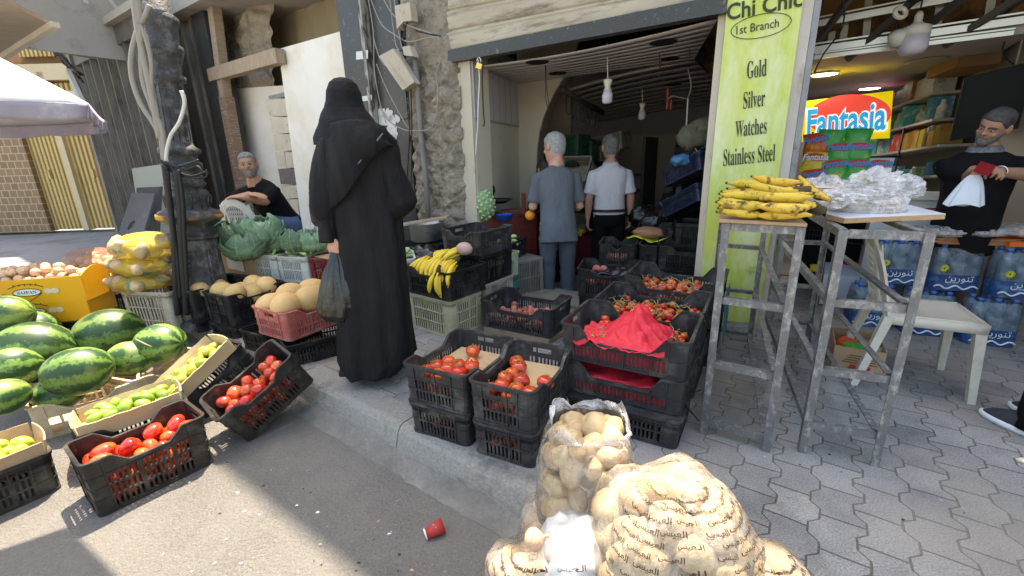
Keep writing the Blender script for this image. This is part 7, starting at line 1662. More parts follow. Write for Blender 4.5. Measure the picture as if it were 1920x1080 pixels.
def person(label,base,yaw,H,shirt,trousers,hair,skin='tan',lean=0,armL=None,armR=None,hyaw=0,hpitch=0,bald=0,beard=None,glasses=False,untuck=.0,sleeve=.62,belt=False,wide=1.0,collar=None,legs='stand',curl=.45,belly=0,shoes=None,name='person',handn=None,foldk=1.0,group=None,htilt=0,voxel=.0065,hs=1.06):
 """facing local +y; arms given as (elbow, wrist, hand direction, back of hand) in local metres"""
 t=thing(name,label,'person',group=group);k=H/1.72;I3=Matrix.Identity(3)
 pel=Vector((0,0,.93*k))if legs=='stand' else Vector((0,0,.50))
 Rl=Matrix.Rotation(-lean,3,'X');up=Rl@Vector((0,0,1))
 def sp(s_):return pel+up*s_*k
 neck=sp(.52);hT=Matrix.Translation(sp(.522)+Vector((0,.015*k,.045*k)))@Matrix.Rotation(-lean*.5-hpitch,4,'X')@Matrix.Rotation(hyaw,4,'Z')@Matrix.Rotation(htilt,4,'Y')@Matrix.Scale(k*hs,4)
 sh=[sp(.405)+Rl@Vector((s_*.176*wide*k,0,0))for s_ in(-1,1)]
 b=MB();head_body(b,hT)
 prof=[(-.06,.155,.10,.115),(.0,.165,.105,.12),(.1,.158,.105+belly,.105),(.2,.158,.11+belly,.105),(.3,.172,.115,.11),(.38,.178,.11,.108),(.44,.165,.09,.10),(.48,.12,.07,.085),(.51,.068,.055,.07),(.56,.056,.05,.062)]
 b.loft([ringz(sp(s_),w_*wide*k,f_*k,b_*k,Rl)for s_,w_,f_,b_ in prof])
 arms=[]
 for s_,a,S_ in((-1,armL,sh[0]),(1,armR,sh[1])):
  if a is None:a=(S_+Vector((s_*.05,-.03,-.29))*k,S_+Vector((s_*.05,.03,-.54))*k,(0,.1,-1),(s_,0,0))
  el,wr,hd,hn=[Vector(q)for q in a]
  limb(b,[S_+Vector((-s_*.05,0,-.01)),S_,S_.lerp(el,.5),el,el.lerp(wr,.3),wr],[.055*k,.058*k,.048*k,.042*k,.043*k,.027*k]);hand(b,wr+hd.normalized()*.012,hd,hn,curl,k,side=-s_);arms.append((S_,el,wr))
 if legs=='stand':
  hips=[(sx*.085*k,0)for sx in(-1,1)]
  for sx in(-1,1):
   hp=Vector((sx*.09*k,0,.92*k));kn=Vector((sx*.10*k,.02,.50*k));an=Vector((sx*.105*k,-.01,.09*k))
   limb(b,[hp,kn,kn.lerp(an,.35),an],[.085*k,.058*k,.056*k,.038*k]);b.ell(an+Vector((0,.06,-.055))*k,(.042*k,.12*k,.035*k))
 else:
  for sx in(-1,1):
   hp=Vector((sx*.10,.0,.50));kn=Vector((sx*.14,.42,.50));an=Vector((sx*.14,.40,.09));limb(b,[hp,kn,an],[.085,.06,.04]);b.ell(an+Vector((0,.06,-.055)),(.042,.12,.035))
 o=b.build('body',SKINM[skin],t);remesh(o,voxel)
 head_extras(t,hT,hair,bald,beard,glasses)
 s=MB();lo=-.02-untuck;rows=[]
 st=[(lo,.168+untuck*.10,.112+belly*.5,.128),(lo+.01,.169+untuck*.10,.115+belly*.5,.130),(-.02,.175,.118+belly*.8,.135),(.03,.172,.12+belly,.125),(.10,.168,.12+belly,.118),(.18,.170,.122+belly,.116),(.26,.178,.124+belly*.6,.118),(.33,.186,.124,.118),(.39,.190,.117,.114),(.43,.184,.105,.108),(.46,.165,.09,.10),(.485,.125,.075,.088),(.505,.082,.063,.078),(.515,.072,.060,.074)]
 st=[q for q in st if q[0]>=lo-1e-6]
 if untuck:st=[q for q in st if q[0]in(lo,lo+.01)or q[0]>-.03]
 for i in range(len(st)-1):
  for j in range(3):
   q=[st[i][m]+(st[i+1][m]-st[i][m])*j/3 for m in range(4)];rows.append(ringz(sp(q[0]),q[1]*wide*k,q[2]*k,q[3]*k,Rl,40,.035*foldk*(1 if q[0]<.44 else .3),3))
 rows.append(ringz(sp(st[-1][0]),st[-1][1]*k,st[-1][2]*k,st[-1][3]*k,Rl,40));s.loft(rows)
 for s_,(S_,el,wr)in zip((-1,1),arms):
  if sleeve<=1:e_=S_.lerp(el,sleeve+.2);pts=[S_+Vector((-s_*.075,0,.0))*k,S_+Vector((s_*.008,0,-.01))*k,S_.lerp(el,.4),e_];rr=[.066*k,.068*k,.068*k,.070*k]
  else:pts=[S_+Vector((-s_*.075,0,0))*k,S_+Vector((s_*.01,0,.012))*k,S_.lerp(el,.5),el,wr];rr=[.07*k,.075*k,.062*k,.056*k,.042*k]
  limb(s,pts,rr,18,.09*foldk,5)
 o=s.build('shirt',shirt,t);remesh(o,.009)
 if collar:
  c=MB();c.loft([ringz(sp(.50),.082*k,.068*k,.082*k,Rl),ringz(sp(.535),.070*k,.06*k,.072*k,Rl),ringz(sp(.538),.074*k,.064*k,.076*k,Rl),ringz(sp(.497),.094*k,.078*k,.094*k,Rl)],caps=False);c.build('collar',collar,t)
 p=MB()
 if legs=='stand':
  p.loft([ringz(pel+Vector((0,0,z))*k,w_*wide*k,f_*k,b_*k,I3,32,.02,9)for z,w_,f_,b_ in((.035,.160,.108+belly*.6,.118),(0,.165,.112+belly*.5,.124),(-.06,.172,.112,.13),(-.12,.17,.105,.125),(-.17,.14,.08,.09))])
  for sx in(-1,1):
   hp=Vector((sx*.085*k,-.005,.87*k));kn=Vector((sx*.10*k,.015,.50*k));an=Vector((sx*.105*k,-.01,.035*k));limb(p,[hp,hp.lerp(kn,.5),kn,kn.lerp(an,.5),an],[.098*k,.092*k,.078*k,.074*k,.076*k],20,.12*foldk,4,sub=6)
 else:
  p.loft([ringz(pel+Vector((0,0,z)),.17,.12,.13,I3,28)for z in(.03,-.08)])
  for sx in(-1,1):limb(p,[(sx*.09,-.02,.49),(sx*.12,.2,.50),(sx*.14,.42,.50),(sx*.14,.43,.42),(sx*.14,.40,.06)],[.105,.095,.08,.076,.065],18,.10,4)
 p.build('trousers',trousers,t)
 if belt:q=MB();q.loft([ringz(pel+Vector((0,0,z))*k,.184*wide*k,.132*k,.146*k,I3,36)for z in(.012,.015,.040,.043)],caps=False);q.build('belt',mat('brown_belt',(.05,.03,.02),rough=.4),t)
 q=MB()
 for sx in(-1,1):
  an=Vector((sx*.105*k,-.01,0))if legs=='stand' else Vector((sx*.14,.40,0))
  q.loft([[an+Vector((w_*math.sin(a),.05+l_*math.cos(a)+o_,z))*k for a in[2*math.pi*i/18 for i in range(18)]]for w_,l_,o_,z in((.046,.135,.02,0),(.05,.14,.02,.014),(.048,.135,.018,.03),(.044,.115,.005,.055),(.036,.07,-.03,.085))])
 if shoes:
  w2=MB()
  for sx in(-1,1):w2.loft([[Vector((sx*.105*k+w_*math.sin(a),.04+l_*math.cos(a)+.02,z))*k for a in[2*math.pi*i/18 for i in range(18)]]for w_,l_,z in((.05,.14,-.001),(.056,.148,.008),(.055,.146,.026),(.048,.137,.028))])
  w2.build('sole',WHT,t)
 q.build('shoes',shoes or mat('black_leather',(.015,.015,.016),rough=.45),t)
 t.matrix_world=Matrix.Translation(base)@Matrix.Rotation(yaw,4,'Z');return t
GREYC=mat('slate_grey_cloth',(.10,.113,.13),(.135,.148,.165),6,.85,2.2,9,stretch=(1.6,1.6,.6));GREYT=mat('grey_blue_cloth',(.078,.092,.118),(.098,.112,.138),6,.85,2.0,10,stretch=(2,2,.4));WHITEC=mat('white_shirt_cloth',(.76,.75,.80),(.82,.81,.86),6,.8,2.2,9,stretch=(1.6,1.6,.7));BLACKC=mat('black_cloth',(.008,.0075,.009),(.013,.0117,.013),8,.9,2,10,spec=.15);BROWNT=mat('brown_trousers',(.14,.10,.085),(.17,.125,.105),6,.85);DENIM=mat('blue_denim',(.08,.13,.25),(.11,.17,.3),18,.85);WHITET=mat('pale_striped_cloth',(.55,.56,.6),(.62,.63,.66),30,.8,stretch=(.2,.2,5))
k_=1.0
gb_=A(1046,610,3.45);gb_.z=0
person('man in slate grey shirt and trousers standing with his back turned at the shop entrance',flat(A(1046,420,4.36),ZF),R(6),1.76,GREYC,GREYT,'white','pink',lean=.20,bald=.01,untuck=.19,wide=.97,hyaw=.5,hpitch=.2,hs=1.12,armL=((-.232,.10,1.08),(-.2,.32,1.10),(.2,1,0),(-.2,0,1)),armR=((.238,.08,1.07),(.19,.28,1.04),(-.4,1,-.1),(.3,0,1)),curl=.5,foldk=1.1)
person('man in a white short sleeved shirt seen from behind inside the shop',flat(A(1141,420,5.0),ZF),R(3),1.74,WHITEC,BLACKC,'grey','pink',lean=.0,bald=.03,wide=1.0,belt=True,collar=WHITEC,hpitch=.1,curl=.55,armL=((-.235,-.02,1.10),(-.235,.02,.87),(0,.12,-1),(-1,0,0)),armR=((.235,-.02,1.10),(.25,.03,.87),(.0,.15,-1),(1,0,0)))
person('person in black half hidden in front of the man in grey',flat(A(1032,420,5.15),ZF),R(20),1.52,BLACKC,BLACKC,'dark','tan',lean=.3,armR=((-.0,.1,1.0),(-.1,.2,1.0),(-1,.3,0),(0,0,1))if 0 else None)
sy=4.80;sb=A(538,425,sy);hd0=A(474,345,3.85)
st_=Vector((sb.x+.0,sy,0));ys=R(153)
Ryi=Matrix.Rotation(-ys,3,'Z')
def loc(px,py,Y):return Ryi@(A(px,py,Y)-st_)
zs_=A(538,432,sy).z-.41
st_=Vector((st_.x,st_.y,zs_))
person('seated grey haired man with glasses, black shirt and folded arms on a chair back',st_,ys,1.72,BLACKC,DENIM,'grey','tan',lean=.55,hyaw=.85,hpitch=-.28,legs='sit',glasses=True,beard='grey',hs=.98,wide=1.0,sleeve=.68,belly=.02,armR=(loc(430,378,4.40),loc(468,364,4.30),Ryi@Vector((.8,-.2,-.05)),(0,.2,1)),armL=(loc(497,378,4.42),loc(456,370,4.26),Ryi@Vector((-.8,.1,.1)),(0,.2,1)),curl=.25,voxel=.006,htilt=.12)
mb_=A(1875,400,3.05);mb_.z=0
ym=R(150);Rym=Matrix.Rotation(-ym,3,'Z');B_=Vector((A(1866,230,3.02).x,3.05,A(1872,200,3.0).z-1.70))
def lm(px,py,Y):return Rym@(A(px,py,Y)-B_)
person('bearded man in a black shirt looking down at his phone behind the counter',B_,ym,1.72,BLACKC,BROWNT,'dark','tan',lean=.06,hyaw=-.75,hpitch=.5,beard='grey',hs=.9,wide=.98,untuck=.16,belly=.05,sleeve=.72,armL=(lm(1960,330,2.85),lm(1872,322,2.72),(.75,.5,.15),(.1,.2,1)),armR=(lm(1818,335,2.98),lm(1826,318,2.78),(-.75,.6,.1),(-.2,.2,1)),curl=.75,collar=mat('check_collar',(.3,.3,.32),(.05,.05,.06),60,.8))
ph=MB();c=A(1846,316,2.68);ph.box(c,(.075,.012,.15),Matrix.Rotation(R(-62),3,'X')@Matrix.Rotation(R(50),3,'Y'));solo(ph,'phone',mat('red_phone',(.3,.015,.02),rough=.3),'red phone held by the bearded man','phone')
m_=MB();c=A(1875,322,2.72);d_=(A(1890,321,2.76)-A(1862,324,2.69)).normalized();q=frame(c,d_);m_.tube([q@Vector((0,.033*math.cos(i*math.pi/10),.033*math.sin(i*math.pi/10)))for i in range(21)],.004,6);solo(m_,'bracelet',mat('silver',(.7,.7,.68),rough=.25,metal=1),'silver bracelet on the wrist of the bearded man','bracelet')
m_=MB();c0,c1_=A(1828,328,2.7),A(1806,385,2.7);w0_,w1_=.02,.085
def wb_(u,v):
 a=2*math.pi*u;c=c0.lerp(c1_,v);r_=w0_+(w1_-w0_)*v**.7;return c+U*(r_*math.cos(a)*(1+.15*math.sin(5*a)))+V*(r_*.45*math.sin(a))+ZUP*.01*math.sin(3*a)*v
m_.grid(wb_,30,12,closeu=True);solo(m_,'white_bag',mat('thin_white_plastic',(.66,.70,.74),(.74,.77,.8),4,.35,.3,20),'thin white plastic bag hanging from the hand of the bearded man','bag')
pbx=G(1905,830);person('passer-by in dark trousers and trainers cut off by the right edge of the photo',flat(G(1926,818))+Vector((.135,.03,0)),R(15),1.72,WHITET,BLACKC,'dark','pink',wide=1.0,shoes=mat('dark_trainer',(.03,.035,.05),(.05,.055,.07),20,.6),armL=((-.27,.05,1.12),(-.30,.26,1.02),(0,1,-.2),(-1,0,0))if 0 else((-.255,.0,1.12),(-.235,.07,.88),(.1,.2,-1),(-1,0,0)))
m_=MB();q=pbx
m_.loft([[q+Vector((.13+.15*math.cos(a),.02+.05*math.sin(a),z))for a in[2*math.pi*i/16 for i in range(16)]]for z in(.001,.022)])if 0 else None
# the woman in black
WY=2.54
ABAYA=mat('black_abaya_cloth',(.007,.0066,.0076),(.017,.016,.0178),5,.72,2.8,7,spec=.25,stretch=(2.2,2.2,.45));SCARF=mat('black_scarf_cloth',(.0085,.008,.010),(.016,.0152,.017),5,.75,2.2,8,spec=.22)
wo=thing('person','woman in a long black abaya and headscarf seen from behind, carrying a black carrier bag','person',tuple(flat(A(695,690,WY))))
def sil(rows,dep,n=56,foldf=None,Y=WY,yoff=0.0):
 out=[]
 for i,(y,xl,xr,*dd)in enumerate(rows):
  a,b=A(xl,y,Y),A(xr,y,Y);c=(a+b)/2;h=(b-a).length/2;d_=dd[0]if dd else min(dep,h*.75);yo=dd[1]if len(dd)>1 else yoff;ring=[]
  for k in range(n):
   an_=2*math.pi*k/n;s_,co=math.sin(an_),math.cos(an_);f=foldf(an_,y)if foldf else 1
   ring.append(c+Vector((h*co,0,0))*(1 if abs(co)>.97 else f)+Vector((0,yo-d_*s_*f,(b.z-a.z)/2*co)))
  out.append(ring)
 return out
def interp(rows,st=8):
 out=[]
 for i in range(len(rows)-1):
  for j in range(st):
   t_=j/st;t_=t_;out.append(tuple(rows[i][m]+(rows[i+1][m]-rows[i][m])*t_ for m in range(len(rows[i]))))
 out.append(rows[-1]);return out
rows=[(228,612,690,.10,0),(250,602,722,.14,0),(275,600,738,.155,0),(305,602,742,.16,0),(345,606,746,.165,0),(390,612,752,.17,0),(440,622,757,.175,0),(500,632,762,.185,0),(560,636,767,.20,0),(620,637,771,.21,0),(664,638,776,.22,0),(684,650,758,.20,-.02)]
def ff(a,y):
 g_=max(0,(y-300)/380);return 1+g_*(.085*math.sin(a*9+y*.004)**3+.075*math.sin(a*5+1.3-y*.006)+.03*math.sin(a*17+y*.01))+.02*noise.noise((math.cos(a)*3,math.sin(a)*3,y*.03))+.035*max(0,1-abs(y-300)/160)*math.sin(a*4+y*.035)
m_=MB();m_.loft(sil(interp(rows,6),.2,foldf=ff),caps=True);part(m_,'abaya',ABAYA,wo)
b=MB();hw=A(622,444,2.43);b.loft(sil([(165,622,662,.09,.02),(190,620,664,.10,.02),(215,628,662,.07,.01),(250,625,690,.08,.01),(300,625,715,.1,.01),(400,640,735,.1,.01),(520,650,740,.1,.01),(650,655,750,.09,.01)],.1,20))
limb(b,[A(625,262,2.5),A(606,350,2.5),A(612,400,2.47),hw],[.05,.042,.036,.026]);hand(b,A(622,449,2.415),(.06,.02,-1),(-.3,-1,0),1.15,.95,side=-1,thumb=1.2);hand(b,A(745,365,2.56),(.0,.6,-.4),(1,0,0),.7,.9,side=1)
o=part(b,'body',SKINM['pink'],wo);remesh(o,.0055)
m_=MB();m_.loft(sil(interp([(240,606,650,.07,.02),(268,594,652,.09,.01),(310,588,652,.10,0),(350,583,648,.11,0),(385,583,642,.11,-.01),(402,590,640,.095,-.02),(408,598,639,.08,-.02),(425,604,639,.07,-.03),(450,607,638,.058,-.045)],5),.1,36,lambda a,y:1+.06*math.sin(a*4+y*.05)+.05*noise.noise((math.cos(a)*2,y*.05,3)),Y=2.47));part(m_,'left_sleeve',ABAYA,wo)
m_=MB();m_.loft(sil(interp([(246,690,726,.06,0),(262,700,742,.08,0),(280,704,748,.10,0),(310,710,752,.11,0),(345,712,768,.12,0),(378,716,781,.13,0),(392,722,776,.12,0),(408,732,757,.08,0)],5),.1,36,lambda a,y:1+.05*math.sin(a*4+y*.06)));part(m_,'right_sleeve',ABAYA,wo)
m_=MB();m_.loft(sil(interp([(145,634,647,.03,.02),(148,624,656,.06,.02),(156,617,665,.095,.02),(172,612.5,672,.12,.02),(190,612.5,676,.13,.02),(203,610,681,.13,.015),(214,604,690,.135,.01),(228,600,700,.15,.0),(244,596,716,.165,0),(258,594,728,.175,0),(272,596,736,.178,0)],5),.1,48,lambda a,y:1+(.02+.03*max(0,min(1,(y-195)/50)))*math.sin(a*5+y*.07)*max(0,min(1,(y-175)/30))));part(m_,'headscarf',SCARF,wo)
def cape(u,v):
 p0=A(745,268,WY-.20+.10);p1=A(648,360,WY-.20);q0=A(700,205,WY-.10);q1=A(600,250,WY-.16)
 lowp=[(748,280,.02),(728,272,-.12),(705,288,-.185),(682,318,-.20),(662,348,-.20),(645,372,-.19),(628,388,-.175),(606,398,-.13),(590,392,-.05)];topp=[(722,240,-.06),(706,232,-.13),(690,228,-.16),(672,224,-.17),(655,224,-.17),(640,226,-.165),(624,230,-.15),(608,240,-.11),(598,250,-.04)]
 k=u*8;i=min(7,int(k));f=k-i
 lp_=[lowp[i][m]+(lowp[i+1][m]-lowp[i][m])*f for m in range(3)];tp_=[topp[i][m]+(topp[i+1][m]-topp[i][m])*f for m in range(3)]
 x,y,d_=[tp_[m]+(lp_[m]-tp_[m])*v for m in range(3)]
 return A(x,y,WY+d_-.012-.03*math.sin(math.pi*v)-.018*math.sin(u*17+v*5)*v-.008*math.sin(u*41+v*9)*v)
m_=MB();m_.sheet(cape,48,24,.008);part(m_,'shawl',ABAYA,wo)
m_=MB();m_.tube([A(x,y,2.33)for x,y in((718,250),(690,285),(662,318),(646,345))],.004,5);part(m_,'bag_strap',mat('grey_strap',(.12,.12,.125),rough=.5),wo)
SHOE=mat('black_shoe_leather',(.018,.018,.02),(.03,.03,.032),9,.42)
def shoe(heel,toe):
 m=MB();d_=(toe-heel);L_=d_.length;x=d_.normalized();y=Vector((-x.y,x.x,0));rows_=[]
 for w_,l0,l1,z in((.040,0,1,0),(.044,-.01,1.01,.012),(.044,-.01,1.0,.026),(.042,0,.97,.05),(.036,.02,.80,.075),(.032,.04,.55,.10)):
  ring=[]
  for i in range(24):
   a=2*math.pi*i/24;s_=l0+(l1-l0)*(.5-.5*math.cos(a));ww=w_*(.72+.38*s_)*abs(math.sin(a))**.75;ring.append(heel+x*L_*s_+y*math.copysign(ww,math.sin(a))+ZUP*z*(1-.45*max(0,s_-.5)))
  rows_.append(ring)
 m.loft(rows_);return m
h1,t1=G(700,690),G(636,706);m_=shoe(h1+ZUP*.002,t1+ZUP*.002);part(m_,'shoe',SHOE,wo);h2,t2=G(752,668),G(684,692);m_=shoe(h2+ZUP*.002+Vector((0,.03,0)),t2+ZUP*.002+Vector((.02,.04,0)));part(m_,'shoe',SHOE,wo)
m_=MB();q=h1.lerp(t1,.28)+ZUP*.062+Vector((-.0,-.036,0));m_.tube([q+Vector((x,0,z))for x,z in((-.012,-.012),(.012,-.012),(.012,.014),(-.012,.014),(-.012,-.012))],.003,5);part(m_,'buckle',mat('steel_buckle',(.6,.6,.6),rough=.3,metal=1),wo)
BAGM=mat('black_bag_film',(.009,.009,.010),(.018,.016,.015),5,.22,.5,30,spec=.7,c3=(.035,.026,.02),s3=3,t3=.6)
rows=[(468,620,634,.012,0),(474,620,638,.02,0),(484,619,646,.03,0),(500,614,655,.055,0),(520,608,663,.08,0),(545,602,673,.10,0),(568,598,680,.11,0),(584,600,678,.11,0),(596,612,668,.085,0),(600,626,656,.04,0)]
def bf(a,y):return 1+max(0,1-(y-452)/150)*(.13*math.sin(a*13+y*.02)+.08*math.sin(a*7+2))+.05*noise.noise((math.cos(a)*3,math.sin(a)*3,y*.02))+.04*noise.noise((math.cos(a)*9,math.sin(a)*9,y*.05))
m_=MB();m_.loft(sil(interp(rows,6),.1,84,bf,Y=2.42));solo(m_,'carrier_bag',BAGM,'shiny black carrier bag hanging from the hand of the woman','bag')
m_=MB();m_.loft(sil(interp([(338,586,606,.03,0),(360,580,612,.05,0),(395,581,612,.05,0),(416,586,612,.04,0),(424,592,606,.02,0)],4),.05,28,lambda a,y:1+.06*math.sin(a*5+y*.06),Y=2.60));solo(m_,'handbag',mat('black_handbag',(.02,.02,.022),rough=.35),'black handbag under the left arm of the woman','handbag')
# inside the vegetable shop: fittings
def lamp_bulb(px,py,Y,s_,label,top):
 c=A(px,py,Y);t=thing('bulb_lamp',label,'lamp',tuple(c));k=Y/830
 m_=MB();m_.lathe([(4*s_*k,-14*s_*k),(7.5*s_*k,-12*s_*k),(8*s_*k,-2*s_*k),(6*s_*k,4*s_*k)],16,c);part(m_,'bulb',_m['milky_lens'],t)
 m_=MB();m_.lathe([(6*s_*k,4*s_*k),(4*s_*k,10*s_*k),(7*s_*k,18*s_*k),(6*s_*k,20*s_*k)],16,c);part(m_,'socket',_m['lamp_white'],t)
 m_=MB();m_.tube([c+ZUP*18*s_*k,A(top[0],top[1],Y)],.005,5);part(m_,'cord',CABLEW,t)
lamp_bulb(1139,176,4.3,1.15,'white bulb on a cord near the front of the vegetable shop ceiling',(1138,80))
lamp_bulb(1204,212,5.4,.8,'smaller white bulb on a cord deeper in the vegetable shop',(1204,165))
HK=mat('dark_iron',(.03,.028,.026),rough=.6)
m_=MB();m_.tube([A(1052,166,5.0),A(1130,212,5.6)],.03,8);solo(m_,'hook_rail',HK,'dark rail with hanging meat hooks beside the arch','rail')
for i in range(7):
 x=1062+i*9;y=178+i*5.2;c=A(x,y,5.05+i*.07);m_=MB();m_.tube([c,c-ZUP*.16,c-ZUP*.20+U*.02,c-ZUP*.19+U*.05,c-ZUP*.15+U*.055],.006,5);solo(m_,'meat_hook',HK,'dark meat hook hanging from the rail by the arch','hook',group='meat hooks by the arch')
def wire(pts,Y,r,m,label,name='wire',group=None):
 return cable(pts,r,m,label,group,Y,name)
wire([(897,112),(899,150),(897,190),(896,230),(894,260),(892,290)],4.35,.006,CABLEW,'white wire hanging inside the left door jamb')
wire([(906,115),(904,150),(906,200),(908,232),(905,236)],4.36,.007,HK,'long dark hook hanging inside the left door jamb','hook')
wire([(1023,110),(1024,150),(1027,180),(1030,205),(1024,190),(1023,160),(1022,112)],4.6,.004,CABLEB,'loop of thin black wire hanging from the ceiling hole')
wire([(1290,130),(1296,160),(1290,182),(1280,184),(1262,180),(1252,186)],4.4,.006,CABLE,'grey cable curling from the ceiling near the right jamb')
wire([(1290,184),(1288,220),(1286,260),(1290,266)],4.38,.007,CABLEW,'white cord dangling near the right jamb')
wire([(1237,70),(1237,150)],4.3,.004,CABLEB,'thin straight wire hanging under a ceiling hole');wire([(1295,45),(1293,110)],4.2,.004,CABLEB,'thin wire in front of the ceiling near the right jamb')
for i,(x,y)in enumerate([(1252,175),(1258,196),(1251,196),(1238,118)]):
 m_=MB();m_.ell(A(x,y,4.5),(.012,.012,.05));solo(m_,'red_clip',mat('faded_red',(.3,.05,.03),rough=.6),'small red plug dangling from the ceiling wires','plug',group='red plugs under the ceiling')
pd_=thing('padlock','brass padlock hanging from the shutter bar','padlock',tuple(fac(899,128,-.12)));m_=MB();c=fac(898,124,-.12);m_.box(c,(.05,.018,.045),Matrix.Rotation(R(20),3,'Y'));part(m_,'body',mat('brass',(.75,.50,.12),(.8,.55,.18),8,.35,metal=.8),pd_)
m_=MB();m_.tube([c+Vector((-.014,0,.02)),c+Vector((-.01,0,.06)),c+Vector((.008,0,.072)),c+Vector((.02,0,.05)),c+Vector((.016,0,.02))],.005,6);part(m_,'shackle',mat('silver',(.7,.7,.68),rough=.25,metal=1),pd_)
tb0=A(905,412,4.55);tb1=A(1006,415,4.75);tb=thing('market_table','dark red wooden table behind the man in grey','table',tuple(flat((tb0+tb1)/2)));zt_=tb0.z
m_=MB();m_.prism([flat(tb0,zt_),flat(tb1,zt_),flat(tb1,zt_)+D*.5,flat(tb0,zt_)+D*.5],ZUP*.025);part(m_,'tabletop',WOODRED,tb)
m_=MB();m_.obox(flat(tb0,ZF)+D*.02+U*.02,(flat(tb1)-flat(tb0))*.96,D*.44,ZUP*(zt_-.003-ZF));part(m_,'side_panel',WOODRED,tb)
m_=MB();c=A(910,385,4.6);m_.ell(c,(.10,.09,.16),nz=.1,seed=3);gn=solo(m_,'green_net',mat('green_net',(.10,.24,.10),(.38,.46,.24),40,.6,.8,60,c3=(.05,.3,.12),s3=18,t3=.6),'green net sack of garlic on the dark red table','net sack')
for k in range(60):
 a=k*2.4;zz=1-2*(k+.5)/60;rr=math.sqrt(1-zz*zz)
 if rr*math.sin(a)>.4:continue
 fruit('onion',Matrix.Translation(c+Vector((.095*rr*math.cos(a),.085*rr*math.sin(a),.15*zz)))@rrot(),'small pale green bulb in the green net','bulbs in the green net',.019,'bulb',skin='gourd')
m_=MB();c=A(946,413,4.5);m_.lathe([(.07,0),(.09,.06),(.094,.062),(.086,.058),(.06,.008)],22,c);solo(m_,'blue_bowl',mat('blue_plastic',(.02,.08,.38),rough=.35),'bright blue bowl on the dark red table','bowl')
fruit('peach',Matrix.Translation(A(994,404,4.5)),'single orange on the dark red table',None,.05,'orange',skin='orange')if 'orange' in SKIN else None
m_=MB();m_.ell(A(994,404,4.5),(.052,.052,.05));solo(m_,'orange',mat('orange_peel',(.75,.30,.02),(.8,.36,.04),6,.45,.3,60),'single orange on the dark red table','orange')
sc_=thing('balance_scale','dark red balance scale on the table beside the orange','scale',tuple(A(965,412,4.75)));m_=MB();c=A(965,398,4.8);m_.box(c,(.3,.12,.06));m_.box(c+ZUP*.09+U*.12,(.05,.05,.22));part(m_,'stand',WOODRED,sc_)
m_=MB();m_.lathe([(.06,0),(.15,.045),(.155,.045),(.06,.004)],22,c+Vector((-.16,0,.10)));part(m_,'pan',HK,sc_)
m_=MB();c=A(905,350,4.9);m_.ell(c-ZUP*.05,(.13,.1,.12),nz=.35,nf=3,seed=8);solo(m_,'black_bundle',_m['black_film'],'bundle of black plastic bags behind the garlic net','bundle')
for i,(x,y,Y,col,lb,L_,H_)in enumerate([(1065,275,6.2,'darkgreen','dark green crate on top of the stack beyond the arch',.5,.28),(1062,300,6.2,'inkgreen','ink green crate below the dark green one beyond the arch',.5,.16),(1096,285,6.4,'darkgreen','dark green crate beside the topmost stack crate',.4,.26),(1140,270,6.5,'drab','pale crate tipped above the head of the man in white',.6,.22),(1128,288,6.5,'drab','pale crate beside the head of the man in white',.5,.2),(1085,318,5.9,'tan','tan crate lying on its side between the two men',.42,.2)]):
 c=A(x,y,Y);M=frame((c.x,c.y,c.z-H_/2),U)
 if i==3:M=M@Matrix.Rotation(R(-9),4,'Y')
 if i==5:M=M@Matrix.Rotation(R(55),4,'X')
 crate(lb,col,M,L_,.36,H_,0)
shf=thing('stock_shelving','dark shelving behind the two men in the vegetable shop','shelf',tuple(flat(A(1090,380,6.5))))
m_=MB();a_=A(1040,345,6.6);
for z in(.5,1.0,a_.z-.12):m_.obox(flat(a_,z)-U*.3,U*1.6,V*.5,ZUP*.03)
for s_ in(-.3,.5,1.27):m_.obox(flat(a_,ZF)+U*s_,U*.04,V*.5,ZUP*1.76)
part(m_,'frame',mat('dark_shelf_wood',(.03,.028,.026),(.05,.045,.04),6,.7),shf)
sr=thing('sloping_shelf','sloping produce shelf with blue crates inside the right jamb','shelf',tuple(flat(A(1310,420,4.3))))
m_=MB()
sA=[(1272,300,4.35),(1330,268,4.05)];
for(xa,ya,xb,yb)in((1268,300,1332,272),(1270,350,1332,322),(1270,405,1332,382)):
 p,q=A(xa,ya,4.6),A(xb,yb,4.1);m_.prism([p,q,q+D*.6+ZUP*.1,p+D*.6+ZUP*.1],ZUP*.025)
for x in(1268,):m_.obox(flat(A(x,350,4.6),ZF),U*.05,D*.05,ZUP*(A(x,296,4.6).z-ZF))
part(m_,'frame',mat('blue_black_steel',(.03,.035,.05),(.05,.055,.07),6,.5),sr)
for i,(x,y,lb)in enumerate([(1304,392,'dark blue crate on the lowest sloping shelf'),(1306,334,'dark blue crate on the middle sloping shelf')]):
 c=A(x,y,4.3);M=frame(c,(A(1332,y-20,4.1)-A(1270,y+10,4.6)));crate(lb,'blue',M,.62,.34,.16,0)
 heap('bean' if i else 'potato',M,.56,.3,.15,22,.035,'dim root vegetable in the '+lb.replace('dark ',''),'roots on the '+lb.split(' on the ')[1],1,'root_vegetable',skin='potato')
for i,(x,y,Y,r_,c_)in enumerate([(1305,255,4.3,.17,'olive'),(1318,240,4.25,.12,'olive')]):
 m_=MB();m_.ell(A(x,y,Y),(r_,r_*.8,r_*.75),nz=.3,nf=4,seed=i);solo(m_,'herb_bundle',mat('dull_herbs',(.10,.10,.065),(.22,.22,.17),22,.8,1,40),['large bundle of dull herbs on the top sloping shelf','smaller bundle of dull herbs leaning on the wall by the jamb'][i],'herbs')
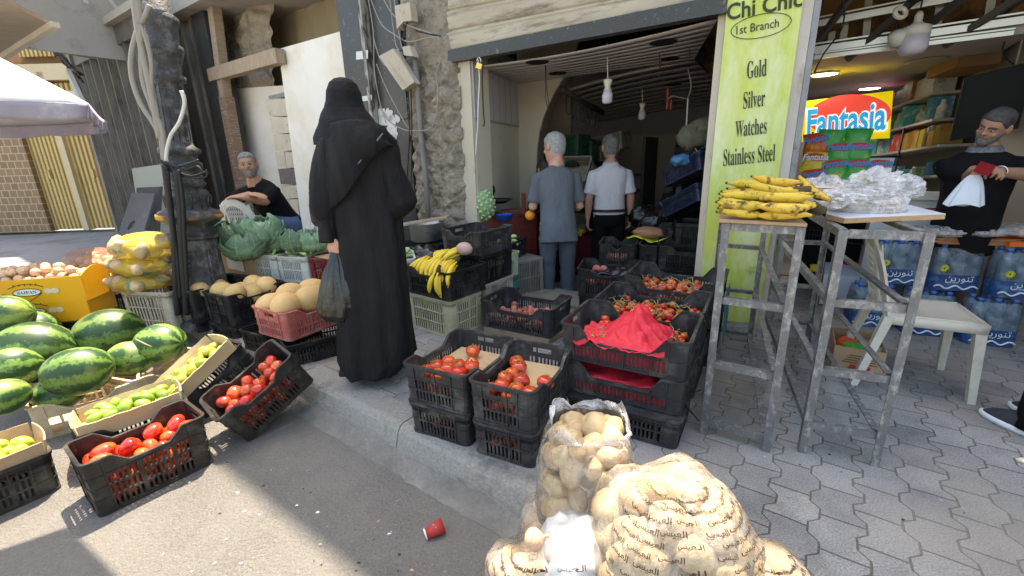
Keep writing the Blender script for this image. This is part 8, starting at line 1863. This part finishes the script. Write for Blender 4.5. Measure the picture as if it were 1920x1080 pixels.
m_=MB();m_.ell(A(1280,300,4.2),(.1,.06,.05),nz=.4,nf=3,seed=2);solo(m_,'blue_bag',mat('blue_bag',(.05,.2,.42),(.1,.28,.5),6,.4),'blue plastic bag at the end of the top sloping shelf','bag')
for i,(x,y,Y,rx,rz)in enumerate([(1205,405,5.0,.16,.14),(1255,400,4.7,.14,.22),(1235,415,4.8,.2,.12)]):
 m_=MB();m_.ell(A(x,y,Y),(rx,.14,rz),nz=.3,nf=3,seed=i+20,nu=30,nv=20);solo(m_,'rubbish_bag',BAGM,['black bag in the dim shop right of the man in white','tall black bag leaning against the sloping shelf','low black bag between two others near the sloping shelf'][i],'bag')
for i in range(3):
 banana_hand(Matrix.Translation(A(1084+i*7,436,5.4))@Matrix.Rotation(i,4,'Z')@Matrix.Scale(.6,4),3,'bananas in the dim shop between the two men',60+i,group='bananas between the two men')
m_=MB();m_.obox(flat(A(1074,440,5.45),ZF),U*.4,D*.4,ZUP*(A(1082,441,5.4).z-ZF));solo(m_,'red_box',mat('deep_red_box',(.12,.01,.015),rough=.6),'deep red box under bananas between the two men','box')
sA_=G(1000,566,0);zst=.03
st_=MB();st_.obox(flat(sA_)-U*.25+ZUP*-.25,U*1.1,V*.34,ZUP*(zst+.25));solo(st_,'stone_step',mat('worn_step_stone',(.22,.19,.15),(.3,.265,.21),8,.85,.8,40,c3=(.14,.12,.1),s3=6,t3=.58),'worn stone threshold in front of the man in grey','step')
pt_=thing('cooking_pot','battered aluminium pot with a lid board beside the rubble pier','pot',tuple(A(800,450,4.35)));c=A(800,448,4.35);m_=MB();m_.lathe([(.12,-.02),(.15,.0),(.165,.16),(.17,.165),(.155,.16),(.14,.01)],26,c);part(m_,'vessel',mat('old_aluminium',(.34,.33,.32),(.46,.45,.44),8,.45,.3,30,metal=.7,c3=(.2,.19,.18),s3=6),pt_)
m_=MB();m_.box(c+ZUP*.18,(.46,.2,.015),Matrix.Rotation(R(-8),3,'Y'));part(m_,'lid_board',WOODH,pt_)
m_=MB();m_.obox(flat(c)-U*.25-V*.1,U*.5,V*.35,ZUP*(c.z-.025));solo(m_,'support_box',DARK,'dark box under the battered pot','box')
